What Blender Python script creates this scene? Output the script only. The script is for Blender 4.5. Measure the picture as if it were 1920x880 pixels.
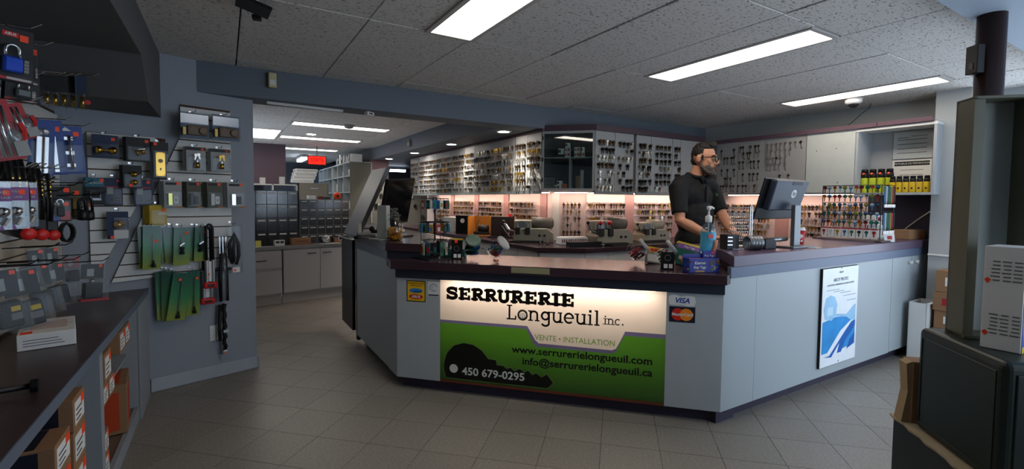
import bpy, bmesh, math, random
from mathutils import Vector, Matrix
random.seed(7)
R = math.radians
scene = bpy.context.scene
COL = scene.collection
for o in list(bpy.data.objects): bpy.data.objects.remove(o)

# ---------------- camera ----------------
CAM_H = 1.32
cd = bpy.data.cameras.new('camera'); cam = bpy.data.objects.new('camera', cd); COL.objects.link(cam)
yaw, pitch, roll = R(58.757), R(-2.714), R(.5365)
fw = Vector((math.cos(yaw)*math.cos(pitch), math.sin(yaw)*math.cos(pitch), math.sin(pitch)))
rt = Vector((math.sin(yaw), -math.cos(yaw), 0)); up = rt.cross(fw)
rt2 = rt*math.cos(roll)+up*math.sin(roll); up2 = -rt*math.sin(roll)+up*math.cos(roll)
cam.matrix_world = Matrix(((rt2.x, up2.x, -fw.x, 0), (rt2.y, up2.y, -fw.y, 0), (rt2.z, up2.z, -fw.z, CAM_H), (0, 0, 0, 1)))
cd.sensor_width = 36; cd.lens = 888.5/1920*36; cd.shift_y = -21.06/1920; cd.clip_start = .02; cd.clip_end = 200
scene.camera = cam

# ---------------- world, daylight, exposure ----------------
SKY = 2.5
PANEL = 6.5
BACKPANEL = 3.0
LED = 30.0
EXPOSURE = 0.82
w = bpy.data.worlds.new('overcast_sky'); scene.world = w; w.use_nodes = True
bgn = w.node_tree.nodes['Background']; bgn.inputs[0].default_value = (.68, .82, 1.0, 1); bgn.inputs[1].default_value = SKY
def portal(name, loc, rot, sx, sy):
    l = bpy.data.lights.new(name, 'AREA'); l.shape = 'RECTANGLE'; l.size = sx; l.size_y = sy; l.cycles.is_portal = True
    o = bpy.data.objects.new(name, l); COL.objects.link(o); o.location = loc; o.rotation_euler = rot
portal('daylight_portal_front', (3.4, -1.16, 1.3), (R(90), 0, R(180)), 3.2, 1.7)
portal('daylight_portal_side', (5.58, .2, 1.2), (R(90), 0, R(90)), 2.0, 1.8)
vs = scene.view_settings
vs.view_transform = 'Standard'; vs.look = 'None'; vs.gamma = 1; vs.exposure = EXPOSURE; vs.use_curve_mapping = False

# ---------------- materials ----------------
def lin(h):
    h = h.lstrip('#'); v = [int(h[i:i+2], 16)/255 for i in (0, 2, 4)]
    return tuple((x/12.92 if x <= .04045 else ((x+.055)/1.055)**2.4) for x in v)+(1,)
MATS = {}
def mat(name, col, rough=.5, metal=0, var=.06, scale=14, bump=0, spec=.3, emit=None, estr=0, alpha=1, detail=3):
    """principled surface whose colour wanders a little with a noise texture"""
    if name in MATS: return MATS[name]
    m = bpy.data.materials.new(name); m.use_nodes = True; MATS[name] = m
    nt = m.node_tree; b = nt.nodes['Principled BSDF']
    c = lin(col) if isinstance(col, str) else tuple(col)
    tc = nt.nodes.new('ShaderNodeTexCoord')
    n = nt.nodes.new('ShaderNodeTexNoise'); n.inputs['Scale'].default_value = scale; n.inputs['Detail'].default_value = detail
    nt.links.new(tc.outputs['Object'], n.inputs['Vector'])
    mx = nt.nodes.new('ShaderNodeMixRGB'); mx.inputs[1].default_value = [x*(1-var) for x in c[:3]]+[1]; mx.inputs[2].default_value = [min(1, x*(1+var)) for x in c[:3]]+[1]
    nt.links.new(n.outputs['Fac'], mx.inputs[0]); nt.links.new(mx.outputs[0], b.inputs['Base Color'])
    b.inputs['Roughness'].default_value = rough; b.inputs['Metallic'].default_value = metal
    b.inputs['Specular IOR Level'].default_value = spec
    if bump:
        bp = nt.nodes.new('ShaderNodeBump'); bp.inputs['Strength'].default_value = bump; bp.inputs['Distance'].default_value = .01
        nt.links.new(n.outputs['Fac'], bp.inputs['Height']); nt.links.new(bp.outputs[0], b.inputs['Normal'])
    if emit:
        b.inputs['Emission Color'].default_value = lin(emit); b.inputs['Emission Strength'].default_value = estr
    return m
def clear_mat(name, tint='#ffffff', refl=.08, rough=.08, haze=0.0):
    """thin clear plastic or glass sheet: mostly transparent, a fresnel gloss, a little milky scatter"""
    if name in MATS: return MATS[name]
    m = bpy.data.materials.new(name); m.use_nodes = True; MATS[name] = m
    nt = m.node_tree; nt.nodes.clear()
    out = nt.nodes.new('ShaderNodeOutputMaterial'); t = nt.nodes.new('ShaderNodeBsdfTransparent'); t.inputs[0].default_value = lin(tint)
    g = nt.nodes.new('ShaderNodeBsdfGlossy'); g.inputs['Roughness'].default_value = rough
    d = nt.nodes.new('ShaderNodeBsdfDiffuse'); d.inputs[0].default_value = lin(tint)
    lw = nt.nodes.new('ShaderNodeLayerWeight'); lw.inputs[0].default_value = .25
    ad = nt.nodes.new('ShaderNodeMath'); ad.operation = 'MULTIPLY_ADD'; ad.inputs[1].default_value = .22; ad.inputs[2].default_value = refl; ad.use_clamp = True
    nt.links.new(lw.outputs['Fresnel'], ad.inputs[0])
    m1 = nt.nodes.new('ShaderNodeMixShader'); nt.links.new(ad.outputs[0], m1.inputs[0]); nt.links.new(t.outputs[0], m1.inputs[1]); nt.links.new(g.outputs[0], m1.inputs[2])
    m2 = nt.nodes.new('ShaderNodeMixShader'); m2.inputs[0].default_value = haze; nt.links.new(m1.outputs[0], m2.inputs[1]); nt.links.new(d.outputs[0], m2.inputs[2])
    nt.links.new(m2.outputs[0], out.inputs[0])
    return m
def emis(name, col, s):
    if name in MATS: return MATS[name]
    m = bpy.data.materials.new(name); m.use_nodes = True; MATS[name] = m
    nt = m.node_tree; nt.nodes.clear(); out = nt.nodes.new('ShaderNodeOutputMaterial'); e = nt.nodes.new('ShaderNodeEmission')
    e.inputs[0].default_value = lin(col); e.inputs[1].default_value = s; nt.links.new(e.outputs[0], out.inputs[0]); return m

# ---------------- mesh helpers ----------------
class MB:
    """collects shapes; build() links them as one mesh object"""
    def __init__(s): s.v = []; s.f = []; s.m = []; s.k = 0
    def add(s, vs, fs):
        n = len(s.v); s.v += [tuple(v) for v in vs]; s.f += [tuple(i+n for i in f) for f in fs]; s.m += [s.k]*len(fs); return s
    def mi(s, k): s.k = k; return s
    def box(s, a, b, M=None):
        x0, y0, z0 = a; x1, y1, z1 = b
        vs = [(x0,y0,z0),(x1,y0,z0),(x1,y1,z0),(x0,y1,z0),(x0,y0,z1),(x1,y0,z1),(x1,y1,z1),(x0,y1,z1)]
        if M: vs = [M @ Vector(v) for v in vs]
        return s.add(vs, [(0,3,2,1),(4,5,6,7),(0,1,5,4),(1,2,6,5),(2,3,7,6),(3,0,4,7)])
    def cbox(s, c, d, M=None):
        return s.box([c[i]-d[i]/2 for i in range(3)], [c[i]+d[i]/2 for i in range(3)], M)
    def prism(s, poly, h, M=None):
        """poly in local xy (counter-clockwise), extruded z 0..h"""
        n = len(poly); vs = [(x, y, 0) for x, y in poly]+[(x, y, h) for x, y in poly]
        if M: vs = [M @ Vector(v) for v in vs]
        return s.add(vs, [tuple(range(n-1, -1, -1)), tuple(range(n, 2*n))]+[(i, (i+1) % n, n+(i+1) % n, n+i) for i in range(n)])
    def cyl(s, p0, p1, r0, r1=None, n=12, cap=True):
        r1 = r0 if r1 is None else r1
        p0 = Vector(p0); p1 = Vector(p1); d = (p1-p0).normalized()
        a = d.orthogonal().normalized(); b = d.cross(a)
        vs = [p0+(a*math.cos(t)+b*math.sin(t))*r0 for t in [2*math.pi*i/n for i in range(n)]]+[p1+(a*math.cos(t)+b*math.sin(t))*r1 for t in [2*math.pi*i/n for i in range(n)]]
        fs = [(i, (i+1) % n, n+(i+1) % n, n+i) for i in range(n)]
        if cap: fs += [tuple(range(n-1, -1, -1)), tuple(range(n, 2*n))]
        return s.add(vs, fs)
    def tube(s, pts, r, n=6, closed=False):
        pts = [Vector(p) for p in pts]; m = len(pts); rings = []
        ref = None
        for i, p in enumerate(pts):
            if closed: d = pts[(i+1) % m]-pts[i-1]
            else: d = pts[min(i+1, m-1)]-pts[max(i-1, 0)]
            d.normalize()
            a = d.orthogonal().normalized() if ref is None else (ref-d*ref.dot(d)).normalized()
            ref = a; b = d.cross(a); rr = r[i] if isinstance(r, (list, tuple)) else r
            rings.append([p+(a*math.cos(2*math.pi*k/n)+b*math.sin(2*math.pi*k/n))*rr for k in range(n)])
        vs = [v for g in rings for v in g]; fs = []
        for i in range(m if closed else m-1):
            j = (i+1) % m
            fs += [(i*n+k, i*n+(k+1) % n, j*n+(k+1) % n, j*n+k) for k in range(n)]
        if not closed: fs += [tuple(range(n-1, -1, -1)), tuple((m-1)*n+k for k in range(n))]
        return s.add(vs, fs)
    def lathe(s, prof, c=(0,0,0), n=16, M=None, cap=True):
        """prof: (radius, z) list from bottom to top"""
        vs = []; m = len(prof)
        for r, z in prof:
            for k in range(n): vs.append(Vector((c[0]+r*math.cos(2*math.pi*k/n), c[1]+r*math.sin(2*math.pi*k/n), c[2]+z)))
        if M: vs = [M @ v for v in vs]
        fs = [(i*n+k, i*n+(k+1) % n, (i+1)*n+(k+1) % n, (i+1)*n+k) for i in range(m-1) for k in range(n)]
        if cap: fs += [tuple(range(n-1, -1, -1)), tuple((m-1)*n+k for k in range(n))]
        return s.add(vs, fs)
    def ball(s, c, r, n=10, m=7, M=None):
        r = (r, r, r) if not isinstance(r, (tuple, list)) else r
        vs = [Vector((0, 0, -1))]+[Vector((math.sin(a)*math.cos(b), math.sin(a)*math.sin(b), -math.cos(a))) for a in [math.pi*i/m for i in range(1, m)] for b in [2*math.pi*k/n for k in range(n)]]+[Vector((0, 0, 1))]
        vs = [Vector((v.x*r[0], v.y*r[1], v.z*r[2])) for v in vs]
        if M: vs = [M @ v for v in vs]
        vs = [v+Vector(c) for v in vs]
        L = len(vs)-1; fs = [(0, 1+(k+1) % n, 1+k) for k in range(n)]
        for i in range(m-2): fs += [(1+i*n+k, 1+i*n+(k+1) % n, 1+(i+1)*n+(k+1) % n, 1+(i+1)*n+k) for k in range(n)]
        fs += [(L, 1+(m-2)*n+k, 1+(m-2)*n+(k+1) % n) for k in range(n)]
        return s.add(vs, fs)
    def mesh(s, name, mats, smooth=False):
        me = bpy.data.meshes.new(name); me.from_pydata(s.v, [], s.f); 
        for q in (mats if isinstance(mats, (list, tuple)) else [mats]): me.materials.append(q)
        if any(s.m): me.polygons.foreach_set('material_index', s.m)
        if smooth: me.polygons.foreach_set('use_smooth', [True]*len(s.f))
        me.update(); return me
    def build(s, name, mats, parent=None, smooth=False, bev=0, seg=2, loc=None, rz=0):
        return place(s.mesh(name, mats, smooth), name, parent, bev, seg, loc, rz)
def place(me, name, parent=None, bev=0, seg=2, loc=None, rz=0):
    o = bpy.data.objects.new(name, me); COL.objects.link(o)
    if parent: o.parent = parent
    if loc: o.location = loc
    if rz: o.rotation_euler = (0, 0, rz)
    if bev:
        md = o.modifiers.new('bevel', 'BEVEL'); md.width = bev; md.segments = seg; md.limit_method = 'ANGLE'
    return o
def tag(o, label, cat, group=None):
    o['label'] = label; o['category'] = cat
    if group: o['group'] = group
    return o
def thing(name, label, cat, loc=(0,0,0), rz=0, group=None, rot=None):
    o = bpy.data.objects.new(name, None); COL.objects.link(o); o.empty_display_size = .05
    o.location = loc; o.rotation_euler = rot if rot else (0, 0, rz)
    return tag(o, label, cat, group)
def struct(o): o['kind'] = 'structure'; return o
def sempty(name, loc=(0,0,0), rz=0):
    o = bpy.data.objects.new(name, None); COL.objects.link(o); o.location = loc; o.rotation_euler = (0, 0, rz); return struct(o)
def copy_tree(o, parent=None):
    c = o.copy(); COL.objects.link(c)
    if parent: c.parent = parent
    for ch in list(o.children): copy_tree(ch, c)
    return c
def xf(loc=(0,0,0), rx=0, ry=0, rz=0):
    return Matrix.Translation(Vector(loc)) @ Matrix.Rotation(rz, 4, 'Z') @ Matrix.Rotation(ry, 4, 'Y') @ Matrix.Rotation(rx, 4, 'X')
def text_mesh(s, size, bold=0, align='CENTER', ext=.0004, sx=1, shear=0, spacing=1):
    """lettering as a thin mesh in local xy"""
    cu = bpy.data.curves.new('lettering', 'FONT'); cu.body = s; cu.size = size; cu.offset = bold; cu.extrude = ext
    cu.align_x = align; cu.align_y = 'CENTER'; cu.shear = shear; cu.space_character = spacing; cu.resolution_u = 3
    ob = bpy.data.objects.new('lettering', cu); COL.objects.link(ob)
    dg = bpy.context.evaluated_depsgraph_get(); dg.update()
    me = bpy.data.meshes.new_from_object(ob.evaluated_get(dg))
    bpy.data.objects.remove(ob); bpy.data.curves.remove(cu)
    if sx != 1:
        for v in me.vertices: v.co.x *= sx
    return me
def lettering(s, size, m, parent, M, bold=0, align='CENTER', sx=1, shear=0, name='lettering', spacing=1):
    """M maps local xy (text plane, z = outwards) to parent space"""
    me = text_mesh(s, size, bold, align, .0004, sx, shear, spacing); me.transform(M); me.materials.clear(); me.materials.append(m)
    return place(me, name, parent)
def face(o, xd, yd):
    """matrix with local x along xd, local y along yd, local z outwards"""
    xd = Vector(xd).normalized(); yd = Vector(yd).normalized(); zd = xd.cross(yd)
    return Matrix(((xd.x, yd.x, zd.x, o[0]), (xd.y, yd.y, zd.y, o[1]), (xd.z, yd.z, zd.z, o[2]), (0, 0, 0, 1)))
def lerp(a, b, t): return a+(b-a)*t
# ======================= THE ROOM =======================
ZC, ZB = 2.29, 2.067
M_wall = mat('wall_paint_grey_blue', '#8f949c', .75, var=.03, scale=3)
M_wallr = mat('wall_paint_pale', '#a9adad', .75, var=.03, scale=3)
M_beam = mat('beam_paint_slate', '#666d76', .55, var=.04, scale=2)
M_soff = mat('soffit_paint_dark', '#565656', .8, var=.05, scale=4)
M_ceil = mat('ceiling_grid_metal', '#b9b5b0', .6)
M_maroon = mat('maroon_laminate', '#38272e', .22, var=.08, scale=30)
M_mauve = mat('mauve_laminate', '#57475a', .3, var=.08, scale=60)
M_slate = mat('slate_laminate', '#5e6a80', .42, var=.05, scale=30)
M_grey = mat('speckled_grey_laminate', '#aab1b3', .45, var=.09, scale=320, detail=2)
M_grey2 = mat('grey_laminate', '#9c9c9a', .5, var=.05, scale=200)
M_dark = mat('dark_charcoal_paint', '#1a1a1c', .5)
M_black = mat('black_plastic', '#0d0d0e', .4)
M_white = mat('white_plastic', '#d6d6d2', .4)
M_kick = mat('kick_plum', '#3a3444', .5)
M_chrome = mat('chrome', '#cfd0d2', .18, 1)
M_steel = mat('brushed_steel', '#8f9193', .35, 1)
M_brass = mat('brass', '#c39a45', .25, 1)
M_orange = mat('orange_price_sticker', '#ff4a1c', .5)
M_red = mat('red_plastic', '#c4201c', .35)
M_card = mat('brown_cardboard', '#8d6a4c', .8, var=.08, scale=40)
M_paper = mat('white_paper', '#d8d8d4', .7, var=.03)
M_ink = mat('black_ink', '#141414', .6)
M_greyink = mat('grey_ink', '#6b6b6b', .6)
M_clear = clear_mat('clear_plastic', '#f8fafb', .006, .12, .003)
M_clearh = clear_mat('clear_plastic_milky', '#dfe4e6', .08, .15, .06)
M_glass = clear_mat('cabinet_glass', '#e8f0ee', .06, .02)

# floor tiles -------------------------------------------------------
def tile_mat():
    m = bpy.data.materials.new('speckled_floor_tile'); m.use_nodes = True; nt = m.node_tree; b = nt.nodes['Principled BSDF']
    tc = nt.nodes.new('ShaderNodeTexCoord'); oi = nt.nodes.new('ShaderNodeObjectInfo')
    n1 = nt.nodes.new('ShaderNodeTexNoise'); n1.inputs['Scale'].default_value = 70; n1.inputs['Detail'].default_value = 2
    n2 = nt.nodes.new('ShaderNodeTexNoise'); n2.inputs['Scale'].default_value = 1.7; n2.inputs['Detail'].default_value = 3
    nt.links.new(tc.outputs['Object'], n1.inputs['Vector'])
    ge = nt.nodes.new('ShaderNodeNewGeometry'); nt.links.new(ge.outputs['Position'], n2.inputs['Vector'])
    r1 = nt.nodes.new('ShaderNodeValToRGB'); r1.color_ramp.elements[0].position = .42; r1.color_ramp.elements[1].position = .68
    r1.color_ramp.elements[0].color = lin('#857f77'); r1.color_ramp.elements[1].color = lin('#958f85')
    nt.links.new(n1.outputs['Fac'], r1.inputs[0])
    mx = nt.nodes.new('ShaderNodeMixRGB'); mx.blend_type = 'MULTIPLY'; mx.inputs[0].default_value = .4
    r2 = nt.nodes.new('ShaderNodeValToRGB'); r2.color_ramp.elements[0].position = 0; r2.color_ramp.elements[0].color = (.7, .66, .62, 1); r2.color_ramp.elements[1].position = 1
    nt.links.new(n2.outputs['Fac'], r2.inputs[0]); nt.links.new(r1.outputs[0], mx.inputs[1]); nt.links.new(r2.outputs[0], mx.inputs[2])
    m3 = nt.nodes.new('ShaderNodeMixRGB'); m3.blend_type = 'MULTIPLY'; m3.inputs[0].default_value = .12
    nt.links.new(mx.outputs[0], m3.inputs[1]); nt.links.new(oi.outputs['Random'], m3.inputs[2])
    nt.links.new(m3.outputs[0], b.inputs['Base Color'])
    mr = nt.nodes.new('ShaderNodeMapRange'); mr.inputs[3].default_value = .36; mr.inputs[4].default_value = .46
    nt.links.new(n2.outputs['Fac'], mr.inputs[0]); nt.links.new(mr.outputs[0], b.inputs['Roughness'])
    return m
M_tile = tile_mat()
M_sub = mat('floor_joint_dark', '#3d3934', .8)
floor = struct(MB().box((-1.2, -1.25, -.06), (6.2, 14.3, -.004)).build('floor', M_sub))
ta = R(-43.74); d1 = Vector((math.cos(ta), math.sin(ta), 0)); d2 = Vector((-math.sin(ta), math.cos(ta), 0))
P1, P2, O1, O2, G = .3078, .2925, -.370, 2.573, .0014
tme = MB().box((-P1/2+G, -P2/2+G, -.004), (P1/2-G, P2/2-G, 0)).mesh('tile', M_tile)
def visible_floor(x, y):
    dep = x*fw.x+y*fw.y; lat = x*rt.x+y*rt.y
    if dep < 1.9 or abs(lat/dep) > 1.13: return None
    if x > 1.25 and y > 2.0 and x+y > 4.45: return None
    if x > 2.9 and y > 1.95: return None
    if y > 6.6 or (x > 1.25 and y > 3.6): return None
    if x < -.75 or x > 5.75 or (y > 4.0 and x < -.1): return None
    return dep
spots = []; rest = MB()
for i in range(-45, 46):
    for j in range(-30, 50):
        p = d1*(O1+(i+.5)*P1)+d2*(O2+(j+.5)*P2)
        if not (-1.1 < p.x < 6.0 and -1.1 < p.y < 14): continue
        d = visible_floor(p.x, p.y)
        if d: spots.append((d, p))
        else: rest.box((-P1/2+G, -P2/2+G, -.004), (P1/2-G, P2/2-G, 0), xf(p, rz=ta))
spots.sort(key=lambda t: t[0])
for d, p in spots[:300]:
    o = place(tme, 'floor_tile', floor, loc=p, rz=ta)
for d, p in spots[300:]: rest.box((-P1/2+G, -P2/2+G, -.004), (P1/2-G, P2/2-G, 0), xf(p, rz=ta))
o = rest.build('floor_tiles_beyond', M_tile, floor); o['kind'] = 'stuff'

# ceilings ----------------------------------------------------------
def ceil_mat():
    m = bpy.data.materials.new('fissured_ceiling_tile'); m.use_nodes = True; nt = m.node_tree; b = nt.nodes['Principled BSDF']
    ge = nt.nodes.new('ShaderNodeNewGeometry')
    mp = nt.nodes.new('ShaderNodeMapping'); mp.inputs['Scale'].default_value = (1, 2.2, 1); nt.links.new(ge.outputs['Position'], mp.inputs[0])
    n = nt.nodes.new('ShaderNodeTexNoise'); n.inputs['Scale'].default_value = 46; n.inputs['Detail'].default_value = 1.5; n.inputs['Distortion'].default_value = .6
    nt.links.new(mp.outputs[0], n.inputs[0])
    r1 = nt.nodes.new('ShaderNodeValToRGB'); e = r1.color_ramp.elements; e[0].position = .34; e[0].color = lin('#857f79'); e[1].position = .41; e[1].color = lin('#d6d2cc')
    nt.links.new(n.outputs['Fac'], r1.inputs[0]); nt.links.new(r1.outputs[0], b.inputs['Base Color'])
    b.inputs['Roughness'].default_value = .9
    bp = nt.nodes.new('ShaderNodeBump'); bp.inputs['Strength'].default_value = .5; bp.inputs['Distance'].default_value = .004
    nt.links.new(r1.outputs[0], bp.inputs['Height']); nt.links.new(bp.outputs[0], b.inputs['Normal'])
    return m
M_ct = ceil_mat()
ceiling = struct(MB().box((-1.2, -1.25, ZC+.02), (6.2, 4.3, ZC+.08)).build('ceiling', M_dark))
gx = [.68+.593*k for k in range(-3, 10)]
gx = [max(-1.15, x) for x in gx]; gx = [x for x in gx if x < 6.1]
gy = [.40, 1.39, 2.61, 3.83, 4.04]
LIGHTS = [(1.025, 1.275), (2.79, 3.04), (4.6, 4.84)]
tiles = []
for a, b_ in zip(gx[:-1], gx[1:]):
    for c, d in zip(gy[:-1], gy[1:]):
        if b_-a < .05: continue
        x0, x1 = a+.004, b_-.004
        if c == 1.39:
            for l0, l1 in LIGHTS:      # the 1 x 4 ft troffers take the right part of their bay
                if a-.05 < l0 < b_: x1 = min(x1, l0-.03); 
        tiles.append((x0, x1, c+.004, d-.004))
        if c == 1.39:
            for l0, l1 in LIGHTS:
                if a-.05 < l0 < b_ and l1+.03 < b_-.06: tiles.append((l1+.03, b_-.004, c+.004, d-.004))
for x0, x1, y0, y1 in tiles:
    if x1-x0 < .02: continue
    e = random.uniform(-.003, .002)
    MB().box((x0, y0, ZC-.004+e), (x1, y1, ZC+.012+e)).build('ceiling_tile', M_ct, ceiling, bev=.002, seg=1)
tg = MB()
for y in gy[:4]: tg.box((-1.15, y-.009, ZC-.003), (6.1, y+.009, ZC+.02))
tg.build('ceiling_cross_tee', M_ceil, ceiling)
ceiling_back = struct(MB().box((-3.2, 4.3, ZC+.02), (6.2, 14.3, ZC+.08)).build('ceiling', M_dark))
bx = [-2.96, -1.73, -.5, .73, 1.96, 2.42]; by = [4.32]+[4.92+.61*k for k in range(15)]
BL = [(.76, 1.97, 6.52, 6.78), (.76, 1.95, 8.05, 8.32), (.73, 1.94, 9.85, 10.15), (-.48, .7, 7.45, 8.6)]
for a, b_ in zip(bx[:-1], bx[1:]):
    for c, d in zip(by[:-1], by[1:]):
        if any(l[0] < b_-.1 and l[1] > a+.1 and l[2] < d-.02 and l[3] > c+.02 for l in BL):
            l = [l for l in BL if l[0] < b_-.1 and l[1] > a+.1 and l[2] < d-.02 and l[3] > c+.02][0]
            if l[2]-c > .06: MB().box((a+.005, c+.005, ZC-.004), (b_-.005, l[2]-.02, ZC+.012)).build('ceiling_tile', M_ct, ceiling_back)
            if d-l[3] > .06: MB().box((a+.005, l[3]+.02, ZC-.004), (b_-.005, d-.005, ZC+.012)).build('ceiling_tile', M_ct, ceiling_back)
            continue
        MB().box((a+.005, c+.005, ZC-.004), (b_-.005, d-.005, ZC+.012)).build('ceiling_tile', M_ct, ceiling_back)
MB().box((-3.0, 4.3, ZC+.006), (2.42, 14, ZC+.016)).build('ceiling_grid', M_ceil, ceiling_back)

# walls -------------------------------------------------------------
W0 = Vector((-.447, 3.949, 0)); WA = R(17.31); WL = Vector((math.cos(WA), math.sin(WA), 0)); WN = Vector((WL.y, -WL.x, 0))
wall_slanted = struct(MB().box((-.46, 0, 0), (.674, .12, ZC+.02)).build('wall_slanted', M_wall, loc=W0, rz=WA))
struct(MB().box((.674-.12, .12, 0), (.674, 2.2, ZB+.02)).build('wall_return', M_wall, loc=W0, rz=WA))
struct(MB().box((.0, -.012, .002), (.686, .0, .095)).box((.674, -.012, .002), (.686, .6, .095)).build('baseboard_slanted', mat('vinyl_baseboard', '#a3a8ae', .5), loc=W0, rz=WA, bev=.003))
wall_left = struct(MB().box((-.97, -1.25, 0), (-.85, 4.0, ZC+.02)).build('wall_left', M_wall))
def wr(y): return 5.40+(4.0-y)*.05
def wallpoly(name, pts, z0, z1, m):
    return struct(MB().prism(pts, z1-z0, xf((0, 0, z0))).build(name, m))
struct(MB().box((5.22, 1.40, 0), (5.62, 1.63, ZC+.02)).build('wall_pier', M_wallr))
wallpoly('wall_right', [(wr(1.46), 1.46), (wr(1.46)+.15, 1.46), (wr(4.1)+.15, 4.1), (wr(4.1), 4.1)], 0, ZC+.02, M_wallr)
wallpoly('wall_right_sill', [(wr(-1.25), -1.25), (wr(-1.25)+.15, -1.25), (wr(1.46)+.15, 1.46), (wr(1.46), 1.46)], 0, .35, M_wallr)
wallpoly('wall_right_header', [(wr(-1.25), -1.25), (wr(-1.25)+.15, -1.25), (wr(1.46)+.15, 1.46), (wr(1.46), 1.46)], 2.12, ZC+.02, M_wallr)
wallpoly('wall_right_end', [(wr(-1.25), -1.25), (wr(-1.25)+.15, -1.25), (wr(-.8)+.15, -.8), (wr(-.8), -.8)], .35, 2.12, M_wallr)
wf = struct(MB().box((-1, -1.25, 0), (6.0, -1.1, .45)).box((-1, -1.25, 2.15), (6.0, -1.1, ZC+.02)).box((-1, -1.25, .45), (1.8, -1.1, 2.15)).box((5.0, -1.25, .45), (6.0, -1.1, 2.15)).build('wall_front', M_wallr))
win = sempty('window_1', (0, -1.17, 0)); MF = mat('window_frame_white', '#d8dadc', .4)
for x in (1.8, 2.85, 3.9, 4.96): MB().box((x, -.03, .45), (x+.04, .03, 2.15)).build('window_mullion', MF, win)
for z in (.45, 2.11): MB().box((1.8, -.03, z), (5, .03, z+.04)).build('window_rail', MF, win)
win = sempty('window_2', (0, 0, 0))
for y in (-.8, .3, 1.40): MB().box((wr(y)+.04, y, .35), (wr(y)+.1, y+.05, 2.12)).build('window_mullion', MF, win)
for z in (.35, 2.08): MB().prism([(wr(-.8)+.04, -.8), (wr(-.8)+.1, -.8), (wr(1.46)+.1, 1.46), (wr(1.46)+.04, 1.46)], .04, xf((0, 0, z))).build('window_rail', MF, win)
# beam, soffits ------------------------------------------------------
struct(MB().box((-.95, 4.04, ZB), (5.5, 4.3, ZC+.02)).build('beam', M_beam, bev=.004))
struct(MB().box((2.4, 4.3, ZB), (5.5, 12.4, ZC+.02)).build('soffit', M_beam, bev=.004))
struct(MB().box((1.2, .35, 2.2), (5.62, .84, ZC+.02)).box((-1, -1.1, 2.2), (5.62, .36, ZC+.02)).build('soffit', mat('soffit_paint_pale_blue', '#a4b2c2', .7, var=.02)))
# duct bulkhead along the left wall, stepping down towards the slanted wall
bk = MB().prism([(-1.1, 2.06), (3.13, 2.06), (3.36, 1.857), (4.05, 1.857), (4.05, ZC+.02), (-1.1, ZC+.02)], .49, Matrix(((0, 0, 1, -.846), (1, 0, 0, 0), (0, 1, 0, 0), (0, 0, 0, 1))))
struct(bk.build('soffit', M_soff))
# back rooms ---------------------------------------------------------
M_bwall = mat('back_room_mauve_wall', '#5d4d55', .8)
M_bgrey = mat('back_room_grey_wall', '#5c6168', .8)
struct(MB().box((-3.1, 4.3, 0), (-3.0, 14.2, ZC+.02)).build('wall_back_left', M_bgrey))
struct(MB().box((-3.1, 14.0, 0), (6.1, 14.1, ZC+.02)).build('wall_back', M_bgrey))
struct(MB().box((6.0, 4.0, 0), (6.1, 14.1, ZC+.02)).build('wall_back_right', M_bgrey))
struct(MB().box((-3.1, 4.01, 0), (-.72, 4.35, ZC+.02)).build('wall_divider_light_stop', M_bgrey)); struct(MB().box((5.45, 4.1, 0), (6.1, 4.2, ZC+.02)).build('wall_divider_light_stop', M_bgrey))  # unseen: left divider widened, right piece added to stop sky light leaking in
# the key-wall block: run 1 faces -x, run 2 faces -y
BLK = [(3.16, 8.2), (3.16, 4.21), (3.35, 4.02), (5.5, 4.02), (5.5, 4.3), (3.5, 4.3), (3.3, 4.5), (3.3, 8.2)]
struct(MB().prism(BLK, ZB, xf((0, 0, 0))).build('wall_keys', mat('key_wall_pale', '#c9b9b4', .7, var=.03)))

# light fixtures -----------------------------------------------------
E_pan = emis('lit_diffuser', '#fff2e4', PANEL); E_bpan = emis('lit_diffuser_back', '#fdf6ee', BACKPANEL)
names = ['long white ceiling light panel nearest the left bulkhead, cut by the top edge', 'middle white ceiling light panel above the counter corner', 'white ceiling light panel furthest right, beside the dome camera']
for (l0, l1), nm in zip(LIGHTS, names):
    t = thing('ceiling_light', nm, 'ceiling light', ((l0+l1)/2, 2.02, ZC), 0, 'light panels of the shop ceiling')
    hx = (l1-l0)/2; f_ = MB()
    for s in (-1, 1):
        f_.box((s*(hx+.014)-.014, -.61, -.012), (s*(hx+.014)+.014, .61, .015)).box((-hx, s*.598-.013, -.012), (hx, s*.598+.013, .015))
    f_.build('frame', M_ceil, t)
    MB().box((-hx, -.585, -.007), (hx, .585, -.002)).build('diffuser', E_pan, t)
for l, nm in zip(BL, ['nearest long ceiling light panel of the back room', 'second long ceiling light panel of the back room', 'furthest long ceiling light panel of the back room', 'square ceiling light panel of the back room at the wall corner']):
    t = thing('ceiling_light', nm, 'ceiling light', ((l[0]+l[1])/2, (l[2]+l[3])/2, ZC), 0, 'light panels of the back room')
    hx, hy = (l[1]-l[0])/2, (l[3]-l[2])/2; f_ = MB()
    for s in (-1, 1): f_.box((s*(hx+.012)-.012, -hy-.02, -.01), (s*(hx+.012)+.012, hy+.02, .01)).box((-hx, s*(hy+.01)-.01, -.01), (hx, s*(hy+.01)+.01, .01))
    f_.build('frame', M_ceil, t); MB().box((-hx, -hy, -.006), (hx, hy, -.002)).build('diffuser', E_bpan, t)
E_down = emis('downlight_glow', '#fff4e8', 30)
dl = [(2.59, 4.46), (2.6, 5.86), (2.6, 7.29), (2.58, 8.6)]
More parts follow.
